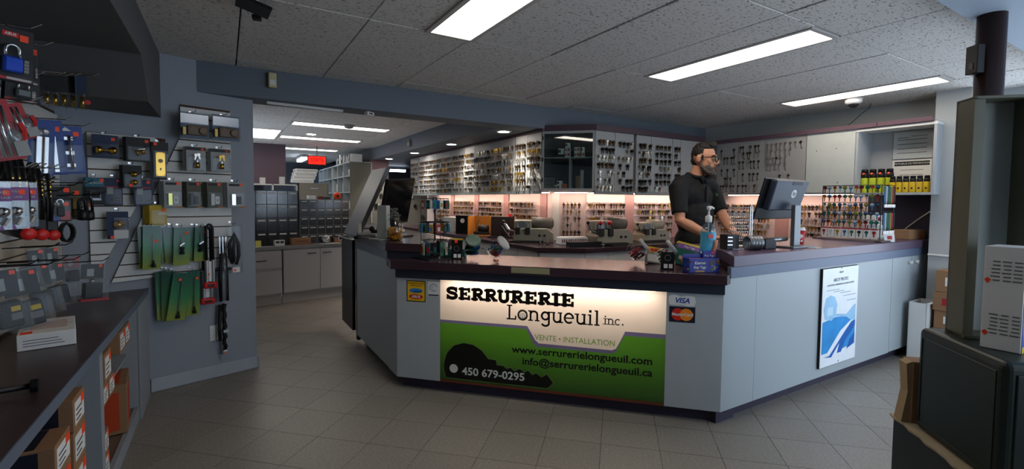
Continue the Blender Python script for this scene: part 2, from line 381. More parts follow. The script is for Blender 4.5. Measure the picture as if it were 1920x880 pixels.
for k, (x, y) in enumerate(dl):
    t = thing('downlight', ['recessed downlight in the dark soffit nearest the beam', 'second recessed downlight of the dark soffit', 'third recessed downlight of the dark soffit', 'furthest recessed downlight of the dark soffit'][k], 'downlight', (x, y, ZB), 0, 'downlights over the key panels')
    MB().lathe([(.085, 0), (.082, -.006), (.062, -.006), (.06, 0)], n=20, cap=False).build('trim_ring', M_white, t)
    MB().cyl((0, 0, -.004), (0, 0, -.001), .06, n=20).build('lamp', E_down, t)
    l = bpy.data.lights.new('downlight_beam', 'SPOT'); l.energy = 26; l.color = (1, .93, .84); l.spot_size = R(110); l.spot_blend = .6; l.shadow_soft_size = .05
    lo = bpy.data.objects.new('downlight_beam', l); COL.objects.link(lo); lo.location = (0, 0, -.02); lo.parent = t
t = thing('downlight', 'small round ceiling lamp between the back room panels', 'downlight', (1.12, 7.62, ZC))
MB().lathe([(.09, 0), (.075, -.012), (.062, -.012), (.06, 0)], n=18, cap=False).build('trim_ring', M_white, t); MB().lathe([(0, -.02), (.06, -.014), (.06, -.005), (0, -.005)], n=16).build('lamp', E_down, t)
# ======================= SERVICE COUNTER =======================
A = Vector((1.016, 3.209, 0)); B = Vector((2.487, 1.706, 0)); AL = (B-A).length; AA = math.atan2(B.y-A.y, B.x-A.x)
S0, S1 = .323, 1.786
ctr = thing('counter_unit', 'grey angled front section of the service counter that holds the lit sign', 'counter', A, AA)
MB().box((0, 0, .08), (S0, .02, .79)).build('side_panel', M_grey, ctr, bev=.002)
MB().box((S1, 0, .08), (AL, .02, .79)).build('side_panel', M_grey, ctr, bev=.002)
MB().box((.02, .06, .0), (AL-.05, .08, .08)).build('kick_plate', M_kick, ctr)
MB().box((-.008, -.012, .782), (AL+.006, .02, .842)).build('edge_trim', mat('navy_laminate', '#272c38', .4), ctr, bev=.003)
MB().box((S0, .0, .08), (S1, .012, .097)).build('wood_strip', mat('reddish_wood_strip', '#6b3522', .5), ctr)
cav = MB().box((S0, .16, .09), (S1, .17, .78)).box((S0-.01, .02, .09), (S0, .17, .78)).box((S1, .02, .09), (S1+.01, .17, .78)).box((S0, .02, .085), (S1, .17, .095)).box((S0, .02, .78), (S1, .17, .79))
cav.build('light_box', mat('light_box_white', '#e8e6e2', .7), ctr)
E_tube = emis('sign_tube_glow', '#ffe6d0', 5.6)
MB().cyl((S0+.06, .07, .755), (S1-.06, .07, .755), .013, n=10).build('lamp_tube', E_tube, ctr)
MB().box((.12, .18, .08), (AL-.16, .3, .84)).build('body', M_dark, ctr)
# the sign: translucent printed sheet, one piece with printed colour fields
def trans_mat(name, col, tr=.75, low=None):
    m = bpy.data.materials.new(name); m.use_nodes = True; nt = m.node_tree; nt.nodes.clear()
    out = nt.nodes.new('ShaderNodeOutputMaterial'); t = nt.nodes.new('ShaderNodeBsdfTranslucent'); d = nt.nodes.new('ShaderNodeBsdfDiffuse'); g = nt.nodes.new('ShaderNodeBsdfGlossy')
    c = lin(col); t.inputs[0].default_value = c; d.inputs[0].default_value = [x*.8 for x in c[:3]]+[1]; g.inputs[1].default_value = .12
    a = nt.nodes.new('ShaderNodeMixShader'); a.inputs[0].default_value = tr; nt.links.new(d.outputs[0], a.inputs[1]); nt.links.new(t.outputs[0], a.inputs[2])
    if low:      # light to deep green: part print, part backlight fall-off painted into the colour
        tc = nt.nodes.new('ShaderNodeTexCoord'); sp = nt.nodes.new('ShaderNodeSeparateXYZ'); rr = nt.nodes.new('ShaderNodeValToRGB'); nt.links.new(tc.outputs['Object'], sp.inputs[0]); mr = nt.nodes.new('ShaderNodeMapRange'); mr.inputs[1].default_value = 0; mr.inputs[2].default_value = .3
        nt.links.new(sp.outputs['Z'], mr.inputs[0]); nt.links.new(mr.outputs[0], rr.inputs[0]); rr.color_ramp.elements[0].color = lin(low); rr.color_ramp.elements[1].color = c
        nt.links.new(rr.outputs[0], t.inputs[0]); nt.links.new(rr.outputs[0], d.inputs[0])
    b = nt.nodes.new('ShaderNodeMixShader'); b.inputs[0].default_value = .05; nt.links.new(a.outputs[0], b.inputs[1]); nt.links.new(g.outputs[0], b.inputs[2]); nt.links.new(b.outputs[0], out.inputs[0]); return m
SW_, SH_, SZ = S1-S0, .683, .097
sign = thing('illuminated_sign', 'backlit white and green locksmith sign SERRURERIE Longueuil on the counter front', 'sign', A+Vector((math.cos(AA), math.sin(AA), 0))*S0+Vector((0, 0, SZ)), AA)
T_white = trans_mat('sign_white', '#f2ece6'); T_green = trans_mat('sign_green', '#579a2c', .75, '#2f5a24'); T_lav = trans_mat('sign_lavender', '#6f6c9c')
def sx(px): return (px-265)/(1333-265)*SW_
# printed fields in metres: u along the sign, v up
def fld(poly, m, name, y=0):
    MB().add([(u, y, v) for u, v in poly], [tuple(range(len(poly)))]).build(name, m, sign)
vg, vl = .352, .412      # green edge, lavender edge on the left
tab = [(.607, .0), (.648, -.088), (.672, -.108), (1.135, -.112), (1.16, -.1), (1.185, -.05), (1.205, .0)]
top = [(0, vl)]+[(.607, vl)]+[(u+.012, vl+dv) for u, dv in tab[1:-1]]+[(1.225, vl+.012), (SW_, vl+.012)]
lo = [(0, vl-.02)]+[(.6, vl-.02)]+[(u-.002, vl-.022+dv) for u, dv in tab[1:3]]+[(1.135, vl-.134), (1.172, vl-.12), (1.197, vl-.062), (1.222, vl-.014), (SW_, vl-.014)]
fld([(0, SH_), ]+top+[(SW_, SH_)], T_white, 'printed_white_field')
# lavender band follows the tab, green below it
band = MB()
for i in range(len(top)-1):
    j = min(i, len(lo)-2)
    band.add([(top[i][0], 0, top[i][1]), (top[i+1][0], 0, top[i+1][1]), (lo[j+1][0], 0, lo[j+1][1]), (lo[j][0], 0, lo[j][1])], [(0, 1, 2, 3)])
band.build('printed_band', T_lav, sign)
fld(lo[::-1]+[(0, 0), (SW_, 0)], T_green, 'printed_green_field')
M_sb = mat('sign_black_print', '#15100e', .5); M_sg = mat('sign_print_green', '#6fae35', .5); M_sw = mat('sign_print_white', '#d9dcd6', .5); M_sk = mat('sign_key_black', '#10120d', .45)
def FS(u, v, y=-.0012): return face((u, y, v), (1, 0, 0), (0, 0, 1))
def ribbon(mb, pts, w, closed=False):
    for a, b in zip(pts[:-1], pts[1:]):
        a = Vector(a).to_2d() if len(a) > 2 else Vector(a); b = Vector(b); d = (b-a)
        if d.length < 1e-6: continue
        d.normalize(); n = Vector((-d.y, d.x))*w/2; e = d*w*.18
        mb.add([(p.x, -.0012, p.y) for p in (a-n-e, b-n+e, b+n+e, a+n-e)], [(0, 1, 2, 3)])
def arc(cx, cy, rx, ry, a0, a1, n=12): return [(cx+rx*math.cos(R(lerp(a0, a1, i/n))), cy+ry*math.sin(R(lerp(a0, a1, i/n)))) for i in range(n+1)]
# slab-serif capitals drawn as strokes
def slab(word, u, v, h, w, st, gap):
    mb = MB(); sr = st*.62
    for ch in word:
        W = w*(.62 if ch == 'I' else 1)
        if ch == 'S':
            ribbon(mb, arc(u+W*.5, v+h*.73, W*.36, h*.20, 20, 270, 12)+arc(u+W*.5, v+h*.29, W*.36, h*.22, 90, -160, 12), st*.85)
            ribbon(mb, [(u+W*.86, v+h*.62), (u+W*.86, v+h)], sr*.8); ribbon(mb, [(u+W*.1, v), (u+W*.1, v+h*.36)], sr*.8)
        elif ch in 'ER':
            ribbon(mb, [(u+W*.26, v), (u+W*.26, v+h)], st); ribbon(mb, [(u, v+h-sr/2), (u+W*.6, v+h-sr/2)], sr)
            if ch == 'E':
                ribbon(mb, [(u, v+sr/2), (u+W*.92, v+sr/2)], sr); ribbon(mb, [(u+W*.3, v+h-sr/2), (u+W*.92, v+h-sr/2)], sr); ribbon(mb, [(u+W*.3, v+h*.5), (u+W*.62, v+h*.5)], sr)
                ribbon(mb, [(u+W*.86, v), (u+W*.86, v+h*.36)], sr); ribbon(mb, [(u+W*.86, v+h*.66), (u+W*.86, v+h)], sr); ribbon(mb, [(u+W*.62, v+h*.36), (u+W*.62, v+h*.64)], sr*.8)
            else:
                ribbon(mb, [(u, v+sr/2), (u+W*.5, v+sr/2)], sr)
                ribbon(mb, [(u+W*.3, v+h-sr/2)]+arc(u+W*.52, v+h*.73, W*.3, h*.22, 90, -90, 10)+[(u+W*.3, v+h*.5)], st*.75)
                ribbon(mb, [(u+W*.5, v+h*.5), (u+W*.84, v+sr/2)], st*.9); ribbon(mb, [(u+W*.7, v+sr/2), (u+W*1.04, v+sr/2)], sr)
        elif ch == 'U':
            ribbon(mb, [(u+W*.2, v+h), (u+W*.2, v+h*.36)]+arc(u+W*.5, v+h*.32, W*.3, h*.27, 180, 360, 12)+[(u+W*.8, v+h)], st*.85)
            for c in (.2, .8): ribbon(mb, [(u+W*(c-.22), v+h-sr/2), (u+W*(c+.22), v+h-sr/2)], sr)
        elif ch == 'I':
            ribbon(mb, [(u+W*.5, v), (u+W*.5, v+h)], st)
            for q in (sr/2, h-sr/2): ribbon(mb, [(u, v+q), (u+W, v+q)], sr)
        u += W+gap
    return mb
slab('SERRURERIE', .045, .558, .079, .0835, .0275, .0068).build('lettering', M_sb, sign)
# light slab lower case
def lower(word, u, v, x, st, asc):
    mb = MB()
    def serif(cx, y, w=.022): ribbon(mb, [(cx-w/2, y), (cx+w/2, y)], st*.7)
    for ch in word:
        W = x*1.06
        if ch == 'L': ribbon(mb, [(u+.012, v+asc), (u+.012, v)], st); serif(u+.012, v+asc, .034); ribbon(mb, [(u-.005, v), (u+W*.85, v), (u+W*.85, v+x*.35)], st*.8); W = x*.95
        elif ch == 'o': ribbon(mb, arc(u+W*.5, v+x*.5, W*.45, x*.5, 0, 360, 20), st)
        elif ch == 'n':
            ribbon(mb, [(u+W*.15, v), (u+W*.15, v+x)], st); ribbon(mb, arc(u+W*.5, v+x*.66, W*.34, x*.33, 170, 0, 10)+[(u+W*.84, v)], st)
            serif(u+W*.15, v, .028); serif(u+W*.84, v, .028); serif(u+W*.08, v+x, .02)
        elif ch == 'u':
            ribbon(mb, [(u+W*.84, v), (u+W*.84, v+x)], st); ribbon(mb, [(u+W*.15, v+x)]+arc(u+W*.5, v+x*.33, W*.34, x*.33, 180, 350, 10), st)
            serif(u+W*.9, v, .024); serif(u+W*.1, v+x, .024); serif(u+W*.78, v+x, .024)
        elif ch == 'e': ribbon(mb, [(u+W*.1, v+x*.52), (u+W*.9, v+x*.52)], st*.7); ribbon(mb, arc(u+W*.5, v+x*.5, W*.42, x*.5, 0, 310, 18), st)
        elif ch == 'g':
            ribbon(mb, arc(u+W*.48, v+x*.58, W*.36, x*.4, 0, 360, 18), st); ribbon(mb, [(u+W*.86, v+x), (u+W*.86, v-x*.2)]+arc(u+W*.5, v-x*.2, W*.36, x*.3, 0, -160, 10), st); serif(u+W*.92, v+x, .022)
        elif ch == 'i': W = x*.5; ribbon(mb, [(u+W*.5, v), (u+W*.5, v+x)], st); serif(u+W*.5, v, .03); serif(u+W*.35, v+x, .018); ribbon(mb, [(u+W*.5, v+x*1.3), (u+W*.5, v+x*1.48)], st*1.3)
        elif ch == 'l': W = x*.5; ribbon(mb, [(u+W*.5, v), (u+W*.5, v+asc)], st); serif(u+W*.5, v, .03); serif(u+W*.35, v+asc, .018)
        elif ch == 'c': ribbon(mb, arc(u+W*.5, v+x*.5, W*.42, x*.5, 50, 310, 16), st)
        elif ch == '.': W = x*.4; ribbon(mb, [(u+W*.4, v), (u+W*.4, v+st)], st*1.3)
        u += W+x*.195
    return mb
lower('Longueuil', .475, .452, .060, .0125, .088).build('lettering', M_sb, sign)
lower('inc.', 1.095, .462, .034, .007, .05).build('lettering', M_sb, sign)
ob = MB()   # lock cylinder drawn in the o of the name
ribbon(ob, arc(.575, .485, .028, .028, 0, 360, 20), .011); ribbon(ob, arc(.575, .48, .013, .013, -40, 220, 12), .005); ribbon(ob, [(.575, .484), (.575, .462)], .006)
ob.build('lock_emblem', mat('sign_print_steel', '#a9a5a4', .4), sign)
lettering('VENTE • INSTALLATION', .051, M_sg, sign, FS(.912, .342), sx=.93)
lettering('www.serrurerielongueuil.com', .066, M_sk, sign, FS(1.392, .250), bold=.0015, align='RIGHT', sx=1.11)
lettering('info@serrurerielongueuil.ca', .066, M_sk, sign, FS(1.392, .178), bold=.0015, align='RIGHT', sx=1.09)
key = [(.045, .012), (.028, .06), (.026, .1), (.05, .17), (.1, .222), (.17, .243), (.24, .236), (.30, .205), (.345, .157), (.40, .155), (.405, .125), (.45, .124), (.47, .107), (.5, .118), (.525, .098), (.56, .118), (.59, .096), (.615, .112), (.645, .087), (.67, .1), (.705, .078), (.74, .1), (.785, .05), (.745, .012)]
key = [(u, v*1.09) for u, v in key]
fld([(u, v) for u, v in key][::-1], M_sk, 'printed_key', -.001)
kb = MB(); ribbon(kb, key+[key[0]], .004); kb.build('key_outline', mat('sign_print_dull_green', '#5b7a3c', .5), sign)
hole = MB(); hole.add([(.1+.03*math.cos(R(a)), -.0018, .083+.03*math.sin(R(a))) for a in range(360, 0, -20)], [tuple(range(18))]); hole.build('key_hole', M_sw, sign)
lettering('450 679-0295', .072, M_sw, sign, FS(.378, .070, -.002), bold=.0014, sx=1.08)
# decals on the side panels
dec = thing('sticker', 'yellow and black warranty sticker with ABUS badge on the left counter panel', 'sticker', A, AA)
MB().box((.075, -.0015, .62), (.215, -.0003, .765)).build('sheet', mat('sticker_black', '#1a1712', .5), dec, bev=.0005)
MB().box((.081, -.002, .626), (.209, -.0012, .759)).build('yellow_field', mat('sticker_yellow', '#e0b21c', .5), dec)
MB().prism(arc(.145, .697, .05, .016, 0, 350, 18), .0008, face((0, -.002, 0), (1, 0, 0), (0, 0, 1))).build('blue_badge', mat('sticker_blue', '#2f78c0', .5), dec)
MB().prism(arc(.145, .655, .052, .017, 0, 350, 18), .0008, face((0, -.002, 0), (1, 0, 0), (0, 0, 1))).build('red_badge', M_red, dec)
lettering('ABUS', .027, M_sw, dec, FS(.145, .655, -.0034), bold=.0008); lettering('DISTRIBUTEUR AUTORISÉ', .0105, M_ink, dec, FS(.145, .747, -.0026)); lettering('GAMME DE CLÉS', .0105, M_ink, dec, FS(.145, .732, -.0026)); lettering('DELUXE', .015, M_ink, dec, FS(.158, .69, -.0034), shear=.2)
dec = thing('sticker', 'small white sticker with a blue round emblem beside the yellow sticker', 'sticker', A, AA)
MB().box((.232, -.0015, .665), (.318, -.0003, .765)).build('sheet', M_paper, dec); eb = MB()
for a0, a1, r_ in ((20, 200, .03), (200, 330, .022), (60, 300, .014)):
    pts = arc(.275, .72, r_, r_, a0, a1, 14); 
    for p, q in zip(pts[:-1], pts[1:]): eb.add([(p[0], -.002, p[1]), (q[0], -.002, q[1]), (q[0]*.86+.275*.14, -.002, q[1]*.86+.72*.14), (p[0]*.86+.275*.14, -.002, p[1]*.86+.72*.14)], [(0, 1, 2, 3)])
eb.build('emblem', mat('emblem_blue', '#2f6c9e', .5), dec); MB().box((.236, -.002, .668), (.314, -.0012, .677)).build('emblem_line', mat('emblem_navy', '#1b2a3c', .5), dec)
dec = thing('sticker', 'torn white VISA sticker on the right counter panel', 'sticker', A, AA)
pl = [(1.803, .708), (1.835, .704), (1.87, .708), (1.915, .7), (1.945, .705), (1.952, .73), (1.945, .76), (1.905, .765), (1.87, .758), (1.83, .768), (1.8, .76), (1.797, .735)]
MB().prism(pl, .001, face((0, -.0004, 0), (1, 0, 0), (0, 0, 1))).build('sheet', M_paper, dec); lettering('VISA', .043, mat('visa_blue', '#1d3c92', .5), dec, FS(1.874, .733, -.002), bold=.001, shear=.25)
dec = thing('sticker', 'dark MasterCard sticker with red and orange discs under the VISA sticker', 'sticker', A, AA)
MB().box((1.803, -.0015, .603), (1.95, -.0003, .697)).build('sheet', mat('mc_navy', '#1b1d2c', .5), dec)
for c, m_ in ((1.853, mat('mc_red', '#d32a1c', .5)), (1.9, mat('mc_orange', '#ef8a22', .5))): MB().prism(arc(c, .65, .037, .037, 0, 345, 22), .0006, face((0, -.0016 if c < 1.86 else -.0024, 0), (1, 0, 0), (0, 0, 1))).build('disc', m_, dec)
lettering('MasterCard', .025, M_sw, dec, FS(1.877, .65, -.0036), bold=.0006, shear=.15)
# worktops
def top(name, label, poly, z0, z1, m=M_maroon, tr=None):
    t = tag(MB().prism(poly, z1-z0, xf((0, 0, z0))).build(name, m, bev=.003), label, 'worktop'); return t
IN = Vector((.7145, .6998, 0)); AB = (B-A).normalized()
fp = lambda s, d: tuple((A+AB*s+IN*d).to_2d())
top('worktop', 'low maroon worktop above the lit sign', [fp(-.035, -.03), fp(AL+.012, -.03), (2.54, 1.70), (2.80, 1.95), (2.80, 2.3), fp(1.72, .52), fp(.35, .52), (1.22, 3.19), (1.0, 3.41)], .842, .90)
top('worktop', 'dark raised worktop of the left counter under the jar', [(1.0, 4.42), (1.0, 3.425), (1.225, 3.20), (1.62, 3.6), (1.62, 4.42)], .945, 1.005)
XE = wr(1.7)
top('worktop', 'long mauve raised worktop of the right counter', [(2.545, 1.685), (XE-.004, 1.685), (XE-.03, 2.34), (2.81, 2.34), (2.81, 1.95)], .942, 1.008, M_mauve)
lab = thing('name_plate', 'blank olive plate on the edge of the low worktop', 'plate', A, AA)
MB().box((.83, -.034, .858), (1.075, -.0305, .893)).build('plate', mat('olive_plate', '#8a8668', .5), lab)
MB().box((.826, -.0325, .855), (1.079, -.0302, .896)).build('plate_frame', mat('olive_frame', '#6f6c55', .5), lab)
# left section
lc = thing('counter_unit', 'shaded grey left section of the service counter beside the raised flap', 'counter', (0, 0, 0))
MB().box((1.02, 3.21, .08), (1.04, 4.4, .88)).build('side_panel', M_grey, lc); MB().box((1.09, 3.26, 0), (1.11, 4.38, .08)).build('kick_plate', M_kick, lc)
MB().prism([(1.012, 4.41), (1.012, 3.43), (1.23, 3.215), (1.25, 3.235), (1.032, 3.44), (1.032, 4.41)], .065, xf((0, 0, .88))).build('edge_trim', MATS['navy_laminate'], lc)
MB().prism([(1.04, 4.4), (1.04, 3.48), (1.2, 3.3), (1.6, 3.62), (1.6, 4.4)], .86, xf((0, 0, .08))).build('body', M_dark, lc)
MB().prism([(1.016, 3.209), (1.03, 3.209), (1.23, 3.22), (1.03, 3.43), (1.016, 3.43)], .70, xf((0, 0, .08))).build('corner_fill', M_grey, lc)
# right section
rc = thing('counter_unit', 'pale grey right section of the service counter with two end doors', 'counter', (0, 0, 0))
xs = [2.487, 2.813, 4.727]
for a, b_ in zip(xs[:-1], xs[1:]): MB().box((a+.001, 1.706, .08), (b_-.001, 1.724, .88)).build('side_panel', M_grey, rc)
for a, b_, hx in ((4.727, 5.10, 5.04), (5.10, XE-.03, 5.17)):
    d = MB().box((a+.002, 1.704, .085), (b_-.002, 1.722, .876)).build('door', M_grey, rc, bev=.002)
    MB().cyl((hx, 1.704, .82), (hx, 1.676, .82), .012, .016, n=12).build('knob', M_white, d, smooth=True)
MB().box((2.56, 1.76, 0), (XE-.05, 1.78, .08)).build('kick_plate', M_kick, rc); MB().box((2.49, 1.735, 0), (2.66, 1.77, .08)).build('kick_plate', M_kick, rc)
MB().box((2.535, 1.695, .875), (XE-.01, 1.72, .942)).build('edge_trim', M_slate, rc, bev=.002)
MB().prism([(2.62, 1.73), (XE-.04, 1.73), (XE-.04, 2.3), (2.83, 2.3), (2.83, 1.97)], .86, xf((0, 0, .08))).build('body', M_maroon, rc)
MB().prism([(2.489, 1.7075), (2.6, 1.724), (2.6, 1.83), (2.53, 1.77)], .76, xf((0, 0, .08))).build('corner_fill', M_grey, rc)
# gate and raised flap
g = thing('counter_gate', 'black swing gate below the raised counter flap', 'gate', (1.0, 4.43, 0))
MB().box((.03, 0, .02), (.06, .05, .95)).build('post', M_black, g); MB().box((.0, .06, .1), (.03, .52, .94)).build('gate_leaf', M_black, g, bev=.003)
fl = thing('counter_flap', 'raised grey counter flap leaning beside the black monitor', 'counter flap', (1.0, 4.27, .985), 0)
Mx = xf((0, 0, 0), ry=R(24)); MB().box((-.02, 0, 0), (.02, .5, .68), Mx).build('flap_board', mat('flap_laminate', '#5f6264', .4, var=.05), fl, bev=.004)
MB().box((.0, .01, -.02), (.05, .48, .0)).build('hinge', M_steel, fl)
# poster on the right counter
ps = thing('poster', 'white and blue key poster board leaning on the right counter', 'poster', (3.57, 1.700, .15))
MB().box((0, -.012, 0), (.525, 0, .712)).build('board', mat('poster_black_edge', '#15161a', .5), ps); MB().box((.004, -.0135, .003), (.522, -.0125, .709)).build('sheet', mat('poster_white', '#eef1f3', .4), ps)
PF = lambda u, v, y=-.0145: face((u, y, v), (1, 0, 0), (0, 0, 1))
M_pb = mat('poster_blue', '#2b8fd0', .45, var=.35, scale=9); M_pb2 = mat('poster_deep_blue', '#1a5fae', .45, var=.3, scale=12); M_pl = mat('poster_pale_blue', '#9cc9e6', .45, var=.2, scale=14)
def pf(poly, m, name, y): MB().add([(u, y, v) for u, v in poly], [tuple(range(len(poly)))]).build(name, m, ps)
pf([(.02, .1), (.02, .33), (.2, .35), (.5, .33), (.5, .12), (.3, .1)], M_pb, 'print', -.014)
pf([(.02, .1), (.10, .1), (.28, .24), (.5, .33), (.5, .30), (.36, .2), (.22, .07)], mat('poster_white2', '#f2f6f8', .45), 'print', -.0143)
pf([(.05, .075), (.13, .075), (.32, .21), (.44, .29), (.5, .30), (.5, .255), (.36, .16), (.3, .08), (.24, .08), (.27, .15), (.16, .06)], M_pb2, 'print', -.0146)
pf([(.38, .09), (.5, .12), (.5, .2), (.43, .16)], M_pb2, 'print', -.0147)
pf([(.05, .35), (.03, .42), (.06, .5), (.12, .515), (.18, .50), (.22, .44), (.2, .36), (.14, .33)], M_pl, 'print', -.0147)
pf([(.2, .375), (.36, .355), (.47, .41), (.5, .42), (.5, .3), (.44, .3), (.36, .335), (.2, .355)], M_pl, 'print', -.0146)
pf([(.08, .37), (.16, .37), (.16, .43), (.08, .43)], mat('poster_pale_blue2', '#c6dfee', .45), 'print', -.015)
lettering('ABLOY PROTEC', .034, M_greyink, ps, PF(.262, .622), sx=.9); lettering('LA NOUVELLE DIMENSION DE LA HAUTE SÉCURITÉ', .017, M_greyink, ps, PF(.262, .588)); lettering('ABLOY', .02, M_greyink, ps, PF(.262, .675))
ln = MB()
for u0, u1, v in ((.06, .24, .55), (.16, .31, .535), (.25, .41, .52), (.3, .49, .495), (.36, .5, .455)): ln.box((u0, -.0145, v), (u1, -.014, v+.004))
ln.build('printed_lines', mat('poster_text_grey', '#8b9298', .5), ps)
for v in (.705, .02): MB().cyl((.262, -.0135, v), (.262, -.018, v), .004, n=8).build('screw', M_steel, ps)
# ======================= KEY WALL =======================
M_panel = mat('key_panel_grey', '#9a9a98', .5, var=.05, scale=60)
M_panelw = mat('key_panel_white', '#c2c2c0', .5, var=.04, scale=60)
M_crown = mat('maroon_crown', '#4b3a42', .4)
ZU0, ZU1 = 1.428, 2.04
# --- base run with worktop
wt = [(2.49, 7.9), (2.49, 3.66), (2.86, 3.38), (4.78, 3.38), (4.78, 2.40), (wr(2.4)-.005, 2.40), (wr(4.0)-.005, 4.015), (3.355, 4.015), (3.155, 4.215), (3.155, 7.9)]
tag(MB().prism(wt, .042, xf((0, 0, .843))).build('worktop', M_maroon, bev=.003), 'maroon L-shaped worktop carrying the key machines', 'worktop')
def base_unit(p, a, w_, label, handle=None, split=1, dp=.5):
    t = thing('base_cabinet', label, 'cabinet', p, a, 'base cabinets under the key machines')
    MB().box((0, .02, .1), (w_, dp, .842)).build('body', M_grey2, t); MB().box((0, min(.06, dp-.03), 0), (w_, min(.08, dp-.01), .1)).build('kick_plate', M_kick, t)
    for k in range(split):
        d = MB().box((k*w_/split+.002, 0, .11), ((k+1)*w_/split-.002, .02, .835)).build('door', M_panelw, t, bev=.002)
        if handle: MB().tube([(w_*.35, 0, .79), (w_*.36, -.02, .785), (w_*.52, -.022, .775), (w_*.53, 0, .77)], .005).build('handle', M_steel, d)
for y1, y0, lb in ((4.42, 3.70, 'grey base cabinet under the white key machine left of the counter bend'), (5.2, 4.42, 'grey base cabinet with a steel bow handle under the wooden box'), (5.98, 5.2, 'grey base cabinet under the black machine box at the dark end')):
    base_unit((2.53, y1, 0), R(-90), y1-y0, lb, handle=(y1 == 5.2), split=2 if y1 == 4.42 else 1)
base_unit((2.535, 3.68, 0), math.atan2(3.415-3.68, 2.87-2.535), .427, 'grey base cabinet across the bend of the machine worktop', dp=.04)
for x0, x1, lb in ((2.88, 3.45, 'grey base cabinet right of the worktop bend, below the black tray'), (3.45, 4.1, 'grey base cabinet below the middle key machine'), (4.1, 4.75, 'grey base cabinet behind the man')):
    base_unit((x0, 3.42, 0), 0, x1-x0, lb, split=2)
# --- upper cabinets: each unit body + key-covered doors; local x along the front, y into the wall
def upper(p, a, widths, label, mats_=None, d=.33):
    t = thing('key_cabinet', label, 'cabinet', (p[0], p[1], ZU0), a, 'wall cabinets covered with keys')
    W = sum(widths)
    MB().box((0, .02, 0), (W, d, ZU1-ZU0)).build('body', M_grey2, t)
    x = 0
    for k, w_ in enumerate(widths):
        MB().box((x+.002, 0, .004), (x+w_-.002, .02, ZU1-ZU0)).build('door', (mats_ or [M_panel])[k % len(mats_ or [1])], t, bev=.002); x += w_
    MB().box((0, -.012, -.032), (W, .01, .002)).build('light_valance', mat('valance_grey', '#7d8584', .35), t)
    return t
upper((2.83, 4.60), R(-90), [.245, .27], 'wall cabinet of hanging keys just left of the glass cabinet', [M_panelw])
upper((2.83, 5.93), R(-90), [.3, .43, .3, .29], 'wall cabinet of hanging keys second left of the glass cabinet', [M_panelw, M_panel, M_panel, M_panel])
upper((2.83, 6.95), R(-90), [.52, .5], 'wall cabinet of hanging keys third left of the glass cabinet')
upper((2.83, 7.71), R(-90), [.76], 'white wall cabinet of hanging keys at the far left end of the lit row', [M_panelw])
upper((2.83, 8.15), R(-90), [.42], 'narrow dim key panel beyond the far end of the lit row')
upper((3.215, 3.69), 0, [.268, .272], 'wall cabinet of hanging keys just right of the glass cabinet')
upper((3.79, 3.69), 0, [.226, .344], 'wall cabinet of hanging keys left of the man')
upper((4.362, 3.69), 0, [.135, .38], 'wall cabinet of hanging keys behind the man')
# run 3 on the right wall: local x runs towards the camera (-y), so angle -90
t3 = thing('key_cabinet', 'long wall cabinet with sparse old keys right of the man', 'cabinet', (5.1, 3.645, ZU0), R(-90), 'wall cabinets covered with keys')
MB().box((0, .02, -.01), (1.03, .3, ZU1-ZU0)).build('body', M_grey2, t3)
for a, b_ in ((0, .275), (.275, .595), (.595, 1.03)): MB().box((a+.002, 0, 0), (b_-.002, .02, ZU1-ZU0)).build('door', M_panel, t3, bev=.002)
t = thing('wall_cabinet', 'plain grey cabinet door between the old keys and the can shelf', 'cabinet', (5.1, 2.612, ZU0), R(-90))
MB().box((0, .02, -.01), (.44, .3, ZU1-ZU0)).build('body', M_grey2, t); d = MB().box((.002, -.004, .0), (.438, .02, ZU1-ZU0-.005)).build('door', mat('door_pale_grey', '#b3b8b4', .5), t, bev=.002)
for u, v in ((.1, .42), (.28, .43), (.3, .1)): MB().cyl((u, -.004, v), (u, -.006, v), .005, n=8).build('screw_hole', M_dark, d)
sh = thing('wall_shelf', 'open grey wall shelf holding rows of spray cans', 'shelf', (5.1, 2.17, ZU0), R(-90))
M_sh = mat('shelf_grey', '#a2a6a8', .5)
MB().box((0, 0, -.02), (.02, .29, .60)).build('side_panel', M_sh, sh); MB().box((.575, 0, -.02), (.595, .29, .60)).build('side_panel', M_sh, sh)
MB().box((.02, 0, -.022), (.575, .29, -.002)).build('shelf_board', M_sh, sh); MB().box((-.005, -.005, .57), (.6, .29, .592)).build('top_board', M_white, sh); MB().box((.02, .275, 0), (.575, .288, .57)).build('back_panel', M_sh, sh)
cr = thing('crown_moulding', 'dark maroon crown board running along the tops of the key cabinets', 'moulding', (0, 0, 0))
MB().prism([(2.835, 4.035), (3.205, 3.665), (4.9, 3.665), (4.9, 3.72), (3.23, 3.72), (2.915, 4.035)], .058, xf((0, 0, ZU1+.001))).build('crown_board', M_crown, cr); MB().box((2.81, 4.04, ZU1+.001), (2.86, 8.15, ZB-.001)).build('crown_board', M_crown, cr)
M_crl = mat('mauve_crown', '#5b4650', .45)
MB().box((5.075, 2.0, 2.025), (5.11, 3.66, 2.065)).build('crown_board', M_crl, cr); MB().box((5.075, 1.6, 2.025), (5.11, 1.995, 2.065)).build('crown_board', M_crl, cr)
MB().box((5.11, 1.6, 2.03), (5.38, 3.66, 2.04)).build('crown_cover', M_grey2, cr)
